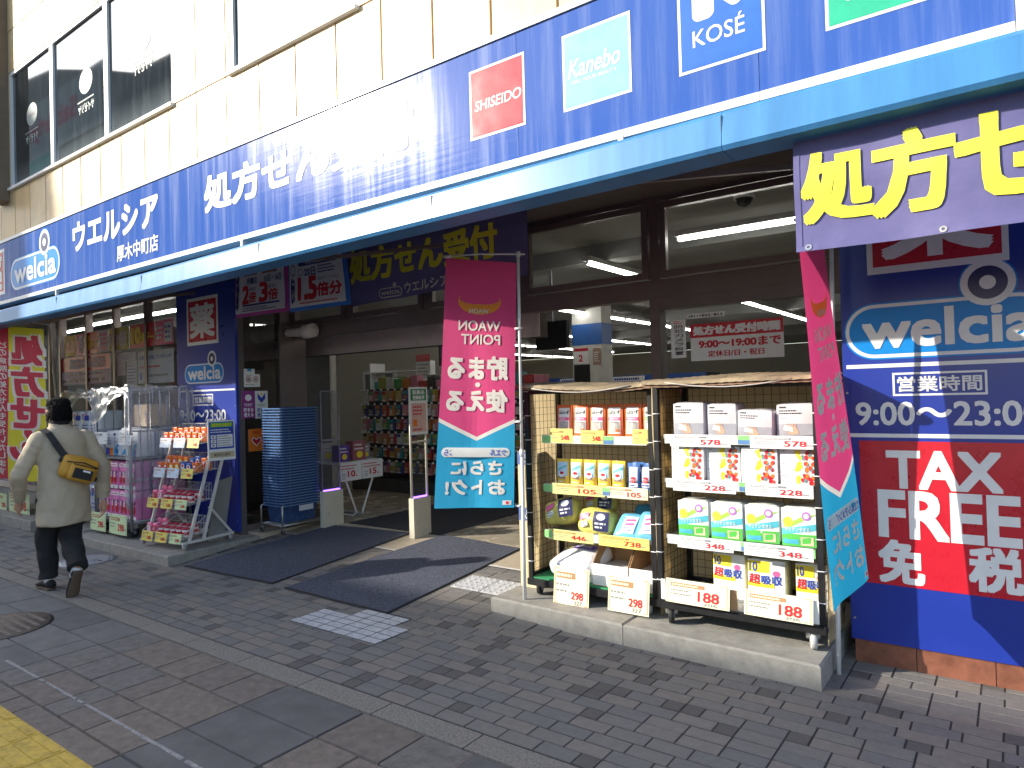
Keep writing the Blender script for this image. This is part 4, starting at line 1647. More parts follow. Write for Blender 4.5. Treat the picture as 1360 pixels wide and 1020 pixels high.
def cage(label, x0, x1, yf, yb, zb, zt, left_lit, seed):
    t = empty('roll_cage', label, 'roll cage', ((x0 + x1) / 2, yf, .13), 'roll cages with wire mesh on the concrete step')
    W = x1 - x0
    p = MB()
    for x in (x0, x1):
        for y in (yf, yb):
            p.box(x - .016, x + .016, y - .016, y + .016, zb, zt, blacksteel)
    for z in (zb + .02, zt - .02):
        p.box(x0 + .017, x1 - .017, yb - .012, yb + .012, z - .012, z + .012, blacksteel)
        for x in (x0, x1):
            p.box(x - .011, x + .011, yf + .017, yb - .017, z - .012, z + .012, blacksteel)
    p.box(x0 + .017, x1 - .017, yf - .012, yf + .012, zt - .05, zt - .026, blacksteel)
    p.build('frame', t)
    b = MB()
    b.box(x0 - .02, x1 + .02, yf - .03, yb + .02, zb - .05, zb - .002, blacksteel)
    b.box(x0 - .02, x1 + .02, yf - .032, yf - .0301, zb - .045, zb - .006, blacksteel)
    b.build('base', t)
    # wire mesh on left, right and back
    for nm, a, bb in (('left', (x0, yf), (x0, yb)), ('right', (x1, yf), (x1, yb)), ('back', (x0, yb), (x1, yb))):
        m = MB()
        L = math.dist(a, bb)
        n = int(L / .05)
        for i in range(1, n):
            q = i / n
            x, y = a[0] + (bb[0] - a[0]) * q, a[1] + (bb[1] - a[1]) * q
            m.tube([(x, y, zb), (x, y, zt)], .0016, blacksteel, 4, False, False)
        k = int((zt - zb) / .05)
        for i in range(1, k):
            z = zb + (zt - zb) * i / k
            m.tube([(a[0], a[1], z), (bb[0], bb[1], z)], .0016, blacksteel, 4, False, False)
        m.build('wire_mesh', t)
    # beige sheets tied outside the mesh
    rg = random.Random(seed)

    def sheet(P0, P1, z0, z1, d, nm='side_sheet'):
        m = MB()
        nu, nv = 10, 16
        vs = []
        P0, P1, d = Vector(P0), Vector(P1), Vector(d)
        ph = rg.uniform(0, 6)
        for j in range(nv + 1):
            for i in range(nu + 1):
                a, c = i / nu, j / nv
                q = P0.lerp(P1, a)
                q.z = z0 + (z1 - z0) * c
                q += d * (.012 + .006 * math.sin(a * 7 + c * 3 + ph) + .004 * math.sin(c * 13 + ph))
                vs.append(q)
        m.add(vs, [(j * (nu + 1) + i, j * (nu + 1) + i + 1, (j + 1) * (nu + 1) + i + 1, (j + 1) * (nu + 1) + i) for j in range(nv) for i in range(nu)], beige, True)
        return m.build(nm, t)
    sheet((x0 - .017, yf + .0, 0), (x0 - .017, yb, 0), zb - .04, zt, (-1, 0, 0))
    sheet((x1 + .017, yf + .02, 0), (x1 + .017, yb, 0), zb - .12, zt, (1, 0, 0))
    sheet((x0, yb + .016, 0), (x1, yb + .016, 0), zb, zt, (0, 1, 0), 'back_sheet')
    m = MB()
    for k in range(8):
        z = zb + .12 + k * (zt - zb - .15) / 7
        m.tube([(x0 - .019, yf - .018, z), (x0 + .019, yf - .019, z), (x0 + .019, yf + .01, z), (x0 - .03, yf + .012, z), (x0 - .019, yf - .018, z)], .0028, tie, 5)
        m.tube([(x1 - .019, yf - .018, z), (x1 + .019, yf - .019, z), (x1 + .03, yf + .012, z)], .0028, tie, 5)
    m.build('cable_tie', t)
    # roof sheet: corrugated board with a rolled front lip
    r = MB()
    n = 60
    vs = []
    ys = [yf - .09, yf - .085, yf - .02, yf + .15, yf + .3, yb + .03]
    zo = [-.020, .0, .008, .014, .010, .0]
    for i in range(n + 1):
        a = i / n
        for y, z in zip(ys, zo):
            vs.append((x0 - .05 + (W + .10) * a, y + .012 * math.sin(a * 9 + seed), zt + .012 + z + .0018 * math.sin(i * 1.9) + .010 * math.sin(a * 5 + seed) - (.02 * (a * (1 - a)) * 4 if y < yf else 0)))
    k = len(ys)
    r.add(vs, [(i * k + j, (i + 1) * k + j, (i + 1) * k + j + 1, i * k + j + 1) for i in range(n) for j in range(k - 1)], beigeroof, True)
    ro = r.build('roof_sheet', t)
    r = MB()
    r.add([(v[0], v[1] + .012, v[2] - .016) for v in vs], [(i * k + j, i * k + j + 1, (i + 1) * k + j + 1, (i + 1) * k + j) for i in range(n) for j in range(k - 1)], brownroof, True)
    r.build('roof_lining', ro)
    r = MB()
    pts = [(x0 + .1, yf - .085, zt - .01)] + [(x0 + .1 + (W - .2) * i / 8, yf - .088, zt - .01 - .035 * math.sin(math.pi * i / 8)) for i in range(1, 8)] + [(x1 - .1, yf - .085, zt - .01)]
    r.tube(pts, .004, mat('grey_cord', (.45, .42, .38), .7), 6)
    r.build('roof_cord', ro)
    # castors
    for x in (x0 + .05, x1 - .06):
        for y in (yf + .03, yb - .06):
            c = MB()
            gw = mat('grey_castor', (.42, .42, .42), .5, var=.1)
            c.wheel((x, y, .13 + .058), (1, .35, 0), .056, .032, rubber if x < (x0 + x1) / 2 else gw, gw)
            ax = Vector((1, .35, 0)).normalized()
            for s in (-1, 1):
                q = Vector((x, y, .13 + .058)) + ax * .023 * s
                c.tube([q, q + Vector((0, .012, .05))], [.014, .022], steel, 8)
            c.box(x - .035, x + .035, y - .03, y + .04, .13 + .108, zb - .05, steel)
            c.build('castor', t)
    return t


cage1 = cage('black roll cage under a beige roof holding pouches, yellow bags and open boxes', -2.905, -1.925, 4.15, 4.57, .255, 1.645, True, 1)
cage2 = cage('black roll cage under a beige roof holding four shelves of paper packs', -1.845, -0.895, 4.06, 4.54, .285, 1.655, True, 5)


def shelf(t, x0, x1, yf, yb, z, rail, cards):
    s = MB()
    s.box(x0 + .02, x1 - .02, yf, yb - .02, z - .012, z, shelfm)
    for k in range(20):
        pass
    s.box(x0 + .02, x1 - .02, yf - .008, yf - .0005, z - .014, z + .012, shelfm)
    so = s.build('shelf', t)
    r = MB()
    f = wall(yf - .010)
    u = x0 + .03
    r.fbox(f, x0 + .03, x1 - .03, z - .045, z + .012, 0, .004, mat('clear_rail', (.62, .66, .60), .15, var=.05))
    for a, b, m in rail:
        r.rect(f, a, z - .042, b, z - .016, railblue if m else railgreen, .005)
        r.rect(f, a, z - .016, b, z + .009, railgreen, .005)
    r.build('price_rail', so)


# shelves of the left cage and what stands on them
S1 = [1.285, .935, .605]
for z in S1:
    shelf(cage1, -2.80, -1.93, 4.16, 4.56, z, [(-2.78, -2.70, 0), (-2.30, -2.20, 1)], None)
m_ = MB()
m_.box(-2.89, -1.94, 4.14, 4.555, .2535, .262, mat('green_board', (.03, .25, .10), .6, var=.2))
m_.build('bottom_board', cage1)
S2 = [1.310, 1.035, .685]
for z in S2:
    shelf(cage2, -1.82, -0.91, 4.065, 4.52, z, [(-1.33, -1.24, 1), (-.96, -.92, 0)], None)
m_ = MB()
m_.box(-1.83, -0.91, 4.05, 4.52, .2835, .292, mat('white_board', (.7, .68, .62), .6, var=.1))
m_.build('bottom_board', cage2)


def pouch(f, u, v, W, Hh, T, m, prints, name, label, cat, group, seed=0):
    # stand-up refill pouch: thick at the foot, flat sealed top
    mb = MB()
    n, k = 9, 9
    rg = random.Random(seed)
    ph = rg.uniform(0, 6)

    def P(a, b, side):
        th = T * (1 - b ** 1.6) ** .8 * math.sin(math.pi * min(1, max(0, a))) ** .5 * .5 + .0015
        wob = .002 * math.sin(a * 9 + b * 5 + ph)
        x = u - W / 2 + W * (a + (.5 - a) * .05 * math.sin(b * 3.1))
        return f(x, v + Hh * b, side * th + wob * (1 if side > 0 else 0))
    for side in (1, -1):
        vs = [P(i / n, j / k, side) for j in range(k + 1) for i in range(n + 1)]
        mb.add(vs, [(j * (n + 1) + i, j * (n + 1) + i + 1, (j + 1) * (n + 1) + i + 1, (j + 1) * (n + 1) + i) for j in range(k) for i in range(n)], m, True)

    def g(a, b, w_=0.0):
        q = P(max(0, min(1, a)), max(0, min(1, b)), 1)
        return q + (f(0, 0, w_) - f(0, 0, 0))
    prints(mb, g)
    o = mb.build(name, loc=f(u, v))
    return tag(o, label, cat, group)


foil = mat('orange_pouch_foil', (.80, .15, .04), .3, var=.06)
yfoil = mat('yellow_pouch_foil', (.85, .55, .06), .25, var=.06)
bfoil = mat('blue_pouch_foil', (.06, .16, .42), .25, var=.06)
G1 = 'orange and white pouches on the top shelf'
f1 = wall(4.25)
for i in range(6):
    u = -2.645 + i * .136

    def pr_(mb, g, i=i):
        mb.rect(g, .14, .10, .86, .90, cardwhite, .002, 4, 8)
        mb.text('ムシューダ', g, .18, .70, .82, .82, black, .05, .004)
        mb.rect(g, .14, .50, .86, .60, pinkp if i < 5 else greenp, .0034, 4, 1)
        mb.lines(g, .2, .52, .8, .58, 1, white, .0045, .5, i)
        mb.rect(g, .18, .14, .82, .46, mat('grey_photo', (.42, .38, .36), .5, var=.3, vscale=40), .003, 3, 3)
        mb.disc(g, .72, .20, .10, .05, orangep, .0045, 10)
        mb.lines(g, .2, .42, .8, .49, 1, greyp, .005, .4, i + 9)
    lab = ordinal(i) + ' orange-edged white pouch from the left on the top shelf of the left cage'
    pouch(f1, u, 1.287, .128, .225, .045, foil, pr_, 'refill_pouch', lab, 'pouch', G1, i)
G2 = 'yellow refill pouches on the second shelf'
f2 = wall(4.24)
for i in range(5):
    u = -2.665 + i * .112

    def pr_(mb, g, i=i):
        mb.rect(g, .10, .34, .90, .88, mat('pale_blue_print', (.45, .66, .80), .4), .002, 4, 6)
        mb.poly(g, [(.15, .62), (.85, .78), (.85, .70), (.15, .54)], mat('aqua_print', (.15, .5, .55), .4), .004)
        mb.disc(g, .5, .42, .26, .13, white, .0045, 14)
        mb.disc(g, .5, .46, .18, .06, redp, .006, 12)
        mb.text('クイックル', g, .2, .22, .8, .32, bluep, .04, .004)
        mb.lines(g, .2, .08, .8, .16, 1, white, .004, .5, i)
    pouch(f2, u, .937, .105, .185, .045, yfoil, pr_, 'refill_pouch', ordinal(i) + ' yellow pouch from the left on the second shelf of the left cage', 'pouch', G2, i + 20)
for i in range(4):
    u = -2.10 + (i % 3) * .082
    ff = wall(4.24 + .05 * (i == 3) + .02 * (i % 2))

    def pr_(mb, g, i=i):
        mb.rect(g, .15, .3, .85, .85, mat('lilac_print', (.55, .58, .78), .4), .002, 4, 6)
        mb.disc(g, .5, .35, .26, .12, redp, .0045, 14)
        mb.text('マジック', g, .2, .30, .8, .40, white, .04, .006)
        mb.rect(g, .15, .08, .85, .24, white, .003, 4, 2)
        mb.lines(g, .2, .10, .8, .2, 1, bluep, .005, .5, i)
    pouch(ff, u, .937, .092, .175, .045, bfoil, pr_, 'refill_pouch', ('first blue pouch right of the yellow pouches on the second shelf', 'second blue pouch from the left on the second shelf of the left cage', 'blue pouch at the right post on the second shelf of the left cage', 'blue pouch standing behind the other blue pouches of the left cage')[i], 'pouch', 'blue refill pouches on the second shelf', i + 40)


def pack(name, f, u0, u1, v0, v1, w0, w1, m, prints, label, cat, group=None, r=.012, puff=.004, seed=0):
    mb = MB()
    f0 = f
    jr = random.Random(seed * 7 + 3)
    j1, j2, j3 = jr.uniform(-.035, .035), jr.uniform(-.012, .012), jr.uniform(-.010, .004)
    if puff < .003:
        j1, j2, j3 = j1 * .4, 0, j3 * .3
    um = (u0 + u1) / 2

    def f(u, v, c=0.0):                            # every pack stands a little askew
        du, dc = u - um, c - w1
        return f0(um + du * math.cos(j1) + dc * math.sin(j1) + (v - v0) * j2, v, w1 + dc * math.cos(j1) - du * math.sin(j1) + j3)
    mb.rbox(f, u0, u1, v0, v1, w0, w1, m, r, puff, seed)

    def g(a, b, c=0.0):                            # unit square on the front face
        return f(u0 + (u1 - u0) * a, v0 + (v1 - v0) * b, w1 + puff * (1 - (2 * a - 1) ** 2) * (1 - (2 * b - 1) ** 2) * 1.5 + .0012 + c)
    if prints:
        prints(mb, g)
    return tag(mb.build(name, loc=f((u0 + u1) / 2, v0, (w0 + w1) / 2)), label, cat, group)


# yellow bags and blue packs on the third shelf
ybag = mat('yellow_film_bag', (.72, .64, .16), .25, var=.15, vscale=12, bump=.3, bscale=25)
bpack = mat('light_blue_pack', (.16, .48, .72), .25, var=.12, vscale=14, bump=.25, bscale=25)


def pr_y(mb, g):
    mb.rect(g, .56, .12, .98, .92, mat('navy_label', (.03, .03, .10), .4), .002, 6, 6)
    mb.disc(g, .77, .70, .12, .14, white, .004, 14)
    mb.lines(g, .62, .2, .92, .5, 2, white, .004, .5, 2)
    mb.poly(g, [(.14, .50), (.42, .62), (.42, .86), (.14, .74)], pinkp, .003)
    mb.poly(g, [(.16, .20), (.40, .28), (.40, .50), (.16, .44)], cardwhite, .003)
    mb.lines(g, .16, .24, .4, .46, 2, greyp, .005, .4, 1)


fA = plane((-2.79, 4.17, .615), (.96, .10, .26), (-.22, .28, .93))
pack('cleaning_bag', fA, .0, .25, .03, .19, -.16, .01, ybag, pr_y, 'yellow film bag with black label tilted at the left end of the third shelf', 'bag', seed=2, r=.04, puff=.02)
fA = plane((-2.56, 4.21, .612), (.985, .02, -.02), (0, .2, .97))
pack('cleaning_bag', fA, .0, .27, .0, .17, -.16, .0, ybag, pr_y, 'yellow film bag lying level in the middle of the third shelf', 'bag', seed=4, r=.04, puff=.02)
fA = plane((-2.60, 4.36, .70), (.97, .1, .06), (0, .3, .95))
pack('cleaning_bag', fA, .0, .24, .03, .17, -.13, .0, ybag, pr_y, 'yellow film bag lying on top behind the two front bags', 'bag', seed=6, r=.04, puff=.02)


def pr_b(mb, g):
    mb.rect(g, .30, .16, .78, .80, cardwhite, .002, 6, 4)
    mb.poly(g, [(.38, .58), (.72, .62), (.72, .70), (.38, .66)], pinkp, .004)
    mb.poly(g, [(.42, .42), (.72, .46), (.70, .54), (.40, .50)], pinkp, .004)
    mb.lines(g, .36, .22, .72, .38, 2, bluep, .004, .4, 4)


fA = plane((-2.285, 4.18, .612), (1, .0, .0), (.12, .62, .77))
pack('wipe_pack', fA, .02, .22, .0, .20, -.08, .0, bpack, pr_b, 'light blue soft pack leaning beside the yellow bags', 'pack', seed=3, r=.03, puff=.014)
fA = plane((-2.11, 4.17, .612), (.99, .03, .05), (.05, .55, .83))
pack('wipe_pack', fA, .02, .185, .0, .21, -.08, .0, bpack, pr_b, 'light blue soft pack leaning at the right post of the left cage', 'pack', seed=5, r=.03, puff=.014)
fA = plane((-2.20, 4.33, .64), (1, 0, 0), (0, .4, .9))
pack('wipe_pack', fA, .02, .30, .0, .19, -.09, .0, mat('teal_pack', (.06, .30, .45), .3, var=.1), None, 'dark teal soft pack behind the light blue packs', 'pack', seed=7, r=.03, puff=.014)

# open cardboard boxes and the white bag at the bottom
card = mat('cardboard', (.42, .25, .12), .8, var=.12, vscale=10)
wcard = mat('white_carton', (.80, .79, .76), .5, var=.05)


def open_box(x0, x1, yf, yb, z0, hf, hb, label):
    m = MB()
    th = .004
    m.box(x0, x1, yf, yb, z0, z0 + th, card)
    m.box(x0, x1, yf, yf + th, z0 + th, z0 + hf, wcard)
    m.box(x0, x1, yb - th, yb, z0 + th, z0 + hb, card)
    for x in (x0, x1 - th):
        vs = [(x + d, y, z) for d in (0, th) for y, z in ((yf + th, z0 + th), (yb - th, z0 + th), (yb - th, z0 + hb), (yf + (yb - yf) * .45, z0 + hb), (yf + th, z0 + hf))]
        m.add(vs, [(0, 1, 2, 3, 4), (9, 8, 7, 6, 5), (0, 5, 6, 1), (1, 6, 7, 2), (2, 7, 8, 3), (3, 8, 9, 4), (4, 9, 5, 0)], card)
        if x == x0:
            m.add([(x - .0012, y, z) for y, z in ((yf + th, z0 + th), (yb - th, z0 + th), (yb - th, z0 + hf), (yf + th, z0 + hf))], [(0, 1, 2, 3)], wcard)
    m.box(x0 + .01, x1 - .01, yf + .006, yb - .01, z0 + th, z0 + hf * .72, wcard)
    return tag(m.build('display_box', loc=((x0 + x1) / 2, yf, z0)), label, 'cardboard box', 'open display boxes at the bottom of the left cage')


open_box(-2.405, -2.135, 4.17, 4.50, .264, .15, .30, 'open white and brown cardboard box in the middle of the bottom board')
open_box(-2.125, -1.955, 4.17, 4.50, .264, .15, .30, 'open white and brown cardboard box by the right post of the left cage')


def pr_w(mb, g):
    mb.rect(g, .35, .55, .85, .72, mat('violet_print', (.18, .08, .5), .4), .002, 5, 1)
    mb.lines(g, .40, .58, .8, .7, 1, white, .004, .6, 4)
    mb.rect(g, .12, .58, .34, .68, mat('olive_print', (.35, .33, .12), .4), .002, 2, 1)


wfilm = mat('white_film_bag', (.74, .74, .76), .25, var=.12, vscale=12, bump=.4, bscale=20)
fA = plane((-2.78, 4.19, .365), (.97, -.02, .06), (.16, .78, .30), None)
pack('film_bag', fA, .0, .36, -.02, .30, -.10, .02, wfilm, pr_w, 'white film bag with violet print at the left of the bottom board', 'bag', seed=8, r=.035, puff=.02)
m_ = MB()
m_.box(-2.70, -2.43, 4.21, 4.45, .264, .345, mat('clear_tub', (.55, .60, .60), .25, var=.1))
tag(m_.build('plastic_tub', loc=(-2.56, 4.2, .264)), 'greyish clear tub below the white film bag', 'tub')

# price cards of the left cage
fc = wall(4.15 - .004)
for i, (a, b_, z0, z1, s) in enumerate(((-2.715, -2.52, 1.245, 1.345, '548'), (-2.455, -2.27, 1.245, 1.335, '548'), (-2.06, -1.945, 1.25, 1.345, None))):
    price_card(fc, a, z0, b_, z1, s, cardyellow, ('first', 'second', 'third')[i] + ' yellow price card from the left on the top rail of the left cage', group='yellow price cards', seed=i)
for i, (px, z, s) in enumerate((((733, 803), S1[1], '105'), ((806, 860), S1[1], '105'), ((729, 788), S1[2], '446'), ((795, 862), S1[2], '738'))):
    a, c = at(px[0], 650 if i < 2 else 715, 4.145).x, at(px[1], 650 if i < 2 else 715, 4.145).x
    price_card(fc, a, z - .055, c, z + .022, s, cardyellow if i == 3 else cardcream if i == 1 else mat('pale_olive_card', (.66, .64, .24), .5, var=.04),
               ('long price card reading 105 under the yellow pouches', 'long price card reading 105 under the blue pouches', 'olive price card reading 446 under the yellow bags', 'yellow price card reading 738 under the light blue packs')[i], group='long price cards', seed=i + 5)
for i, (p0, p1) in enumerate((((738, 800), (783, 757)), ((810, 808), (863, 770)))):
    a, c = at(*p0, 4.10), at(*p1, 4.10)
    price_card(wall(4.10), a.x, a.z, c.x, c.z, '298', cardcream, ('cream price card reading 298 hanging at the left of the base', 'cream price card reading 298 hanging below the right open box')[i], group='hanging price cards', sub='327', lean=.03, seed=i + 11)

# ---- right cage: four shelves
f2 = wall(4.10)
grey = mat('pale_grey_pack', (.56, .55, .58), .3, var=.06, bump=.45, bscale=26, coat=.5)


def pr_g(mb, g, i=0):
    mb.rect(g, .03, .03, .97, .97, mat('pack_pale_front', (.60, .58, .60), .35, var=.04), .0, 6, 6)
    mb.rect(g, .04, .04, .96, .38, mat('grey_photo_front', (.36, .36, .40), .4, var=.15), .0012, 6, 3)
    mb.rect(g, .10, .86, .28, .91, black, .0016, 1, 1)
    mb.lines(g, .10, .66, .75, .82, 2, black, .0016, .45, i)
    mb.lines(g, .10, .48, .35, .58, 2, greyp, .0016, .3, i + 3)
    sk = mat('skin_print', (.62, .38, .26), .5)
    mb.poly(g, [(.30, .12), (.45, .05), (.62, .10), (.55, .30), (.40, .34)], sk, .003)
    for k in range(4):
        mb.poly(g, [(.34 + k * .06, .30), (.37 + k * .06, .30), (.31 + k * .075, .40), (.28 + k * .075, .40)], sk, .0036)
    mb.poly(g, [(.2, .20), (.46, .14), (.44, .34), (.24, .34)], white, .0024)


x = -1.755
for i in range(4):
    w_ = .208 if i != 1 else .185
    fx = plane((x, 4.10 + .02 * (i % 2), 1.312), (1, 0, (.0, .0, -.03, .02)[i]), (0, 0, 1), (0, -1, 0))
    pack('hand_towel_pack', fx, 0, w_, 0, (.205, .195, .16, .19)[i], -.20, .0, grey, lambda mb, g, i=i: pr_g(mb, g, i), ordinal(i) + ' pale grey towel pack from the left on the right cage top shelf', 'pack', 'pale grey towel packs', r=.02, puff=.009, seed=i)
    x += w_ + .008


def pr_k(mb, g, i=0):
    for k in range(3):
        v = .02 + k * .325
        mb.rect(g, .01, v, .99, v + .31, cardwhite, .0, 5, 2)
        a0 = .44
        for q in range(22):
            rg = random.Random(q * 7 + k * 31)
            uu = a0 + rg.random() * .46
            col = yellowp if uu < a0 + .14 else rg.choice((redp, orangep, redp, mat('teal_veg', (.12, .25, .27), .5), mat('tomato', (.6, .07, .04), .5)))
            mb.disc(g, uu, v + .05 + rg.random() * .22, .045, .055, col, .0012 + q * .00006, 8)
        mb.lines(g, .05, v + .2, .2, v + .26, 1, greyp, .0012, .4, i + k)


x = -1.765
for i in range(4):
    w_ = .212
    fx = plane((x, 4.09 + .012 * (i % 2), 1.037), (1, 0, 0), (0, 0, 1), (0, -1, 0))
    pack('paper_towel_pack', fx, 0, w_, 0, .215, -.20, .0, mat('white_film_pack', (.76, .75, .73), .3, var=.05, bump=.45, bscale=26, coat=.5), lambda mb, g, i=i: pr_k(mb, g, i), ordinal(i) + ' white three-tier pack with tomato print from the left on the second shelf', 'pack', 'white tomato-print packs', r=.02, puff=.007, seed=i + 8)
    x += w_ + .006


def pr_l(mb, g, i=0):
    mb.rect(g, .02, .02, .98, .98, cardwhite, .0, 5, 5)
    mb.rect(g, .02, .02, .98, .34, greenp, .0010, 5, 3)
    mb.poly(g, [(.02, .30), (.98, .46), (.98, .62), (.02, .46)], mat('aqua_band', (.10, .50, .60), .4), .0014)
    mb.text('キッチンタオル', g, .12, .40, .80, .52, white, .02, .0026)
    mb.poly(g, [(.02, .48), (.30, .52), (.98, .86), (.60, .80)], mat('lime_print', (.35, .65, .08), .4), .0018)
    n = 12
    mb.poly(g, [(.20 + (.17 if k % 2 else .12) * math.cos(k * math.pi / n), .64 + (.15 if k % 2 else .10) * math.sin(k * math.pi / n)) for k in range(2 * n)], yellowp, .0024)
    mb.disc(g, .70, .80, .12, .11, mat('violet_disc', (.45, .15, .50), .4), .0030, 16)
    mb.disc(g, .70, .80, .07, .06, white, .0036, 12)
    mb.rect(g, .54, .06, .88, .28, mat('peach_print', (.62, .52, .36), .4), .0022)
    mb.rect(g, .06, .08, .48, .2, mat('aqua_band2', (.08, .42, .6), .4), .0022)


x = -1.735
for i in range(4):
    w_ = .200
    fx = plane((x, 4.10, .687), (1, 0, 0), (0, 0, 1), (0, -1, 0))
    pack('kitchen_roll_pack', fx, 0, w_, 0, .225, -.20, .0, mat('clear_white_pack', (.72, .74, .70), .22, var=.05, bump=.45, bscale=26, coat=.5), lambda mb, g, i=i: pr_l(mb, g, i), ordinal(i) + ' green and yellow kitchen roll pack from the left on the third shelf', 'pack', 'green kitchen roll packs', r=.026, puff=.010, seed=i + 14)
    x += w_ + .007


def pr_s(mb, g, i=0):
    mb.rect(g, .0, .0, 1.0, 1.0, cardwhite, .0, 5, 5)
    mb.rect(g, .0, .74, .6, .97, yellowp, .0012, 3, 2)
    mb.text('10', g, .05, .76, .26, .94, bluep, .03, .0028)
    mb.text('超', g, .04, .50, .34, .70, redp, .035, .0028)
    mb.text('吸収', g, .38, .51, .92, .69, bluep, .03, .0028)
    mb.disc(g, .78, .74, .10, .06, pinkp, .002, 10)
    mb.rect(g, .0, .44, .72, .54, yellowp, .0016, 3, 1)


for i, (u, yy) in enumerate(((-1.56, 4.20), (-1.33, 4.15), (-1.055, 4.16))):
    fx = plane((u, yy, .294), (.985, (-.08, .02, .17)[i], 0), (0, 0, 1), None)
    pack('absorbent_roll_pack', fx, 0, (.20, .215, .165)[i], 0, .285, -.20, .0, mat('yellow_white_pack', (.78, .74, .52), .25, var=.05, bump=.45, bscale=26, coat=.5), lambda mb, g, i=i: pr_s(mb, g, i),
         ('white and yellow pack with blue and red characters at the left of the bottom board', 'white and yellow pack with blue and red characters between two others at the bottom', 'white and yellow pack with red side turned at the right of the bottom board')[i], 'pack', 'white and yellow roll packs', r=.022, puff=.008, seed=i + 20)
fc = wall(4.05)
for i, (p0, p1, z, s) in enumerate((((890, 970), None, S2[0], '578'), ((996, 1086), None, S2[0], '578'), ((894, 977), None, S2[1], '228'), ((990, 1080), None, S2[1], '228'), ((900, 974), None, S2[2], '348'), ((988, 1080), None, S2[2], '348'))):
    yy = (585, 585, 645, 645, 725, 725)[i]
    a, c = at(p0[0], yy, 4.05).x, at(p0[1], yy, 4.05).x
    price_card(fc, a, z - .062, c, z + .012, s, cardwhite, ('left white price card reading 578 on the top rail', 'right white price card reading 578 on the top rail', 'left white price card reading 228 on the second rail', 'right white price card reading 228 on the second rail', 'left white price card reading 348 on the third rail', 'right white price card reading 348 on the third rail')[i], group='white price cards', seed=i + 30)
for i, (p0, p1) in enumerate((((886, 800), (969, 770)), ((990, 822), (1080, 790)))):
    a, c = at(*p0, 4.01), at(*p1, 4.01)
    price_card(wall(4.01), a.x, .295, c.x, .435, '188', cardcream, ('left cream price card reading 188 on the base of the right cage', 'right cream price card reading 188 on the base of the right cage')[i], group='cream price cards', sub='206', lean=.02, seed=i + 40)
for fy, a_, b_, h_, mm in ((4.02, at(1070, 820, 4.02).x, -.905, .42, wcard), (4.02, -1.83, -1.80, .42, wcard), (4.03, -1.42, -1.355, .41, card)):
    m_ = MB()
    m_.fbox(wall(fy), a_, b_, .294, h_, -.004, 0, mm)
    m_.build('front_board', cage2)


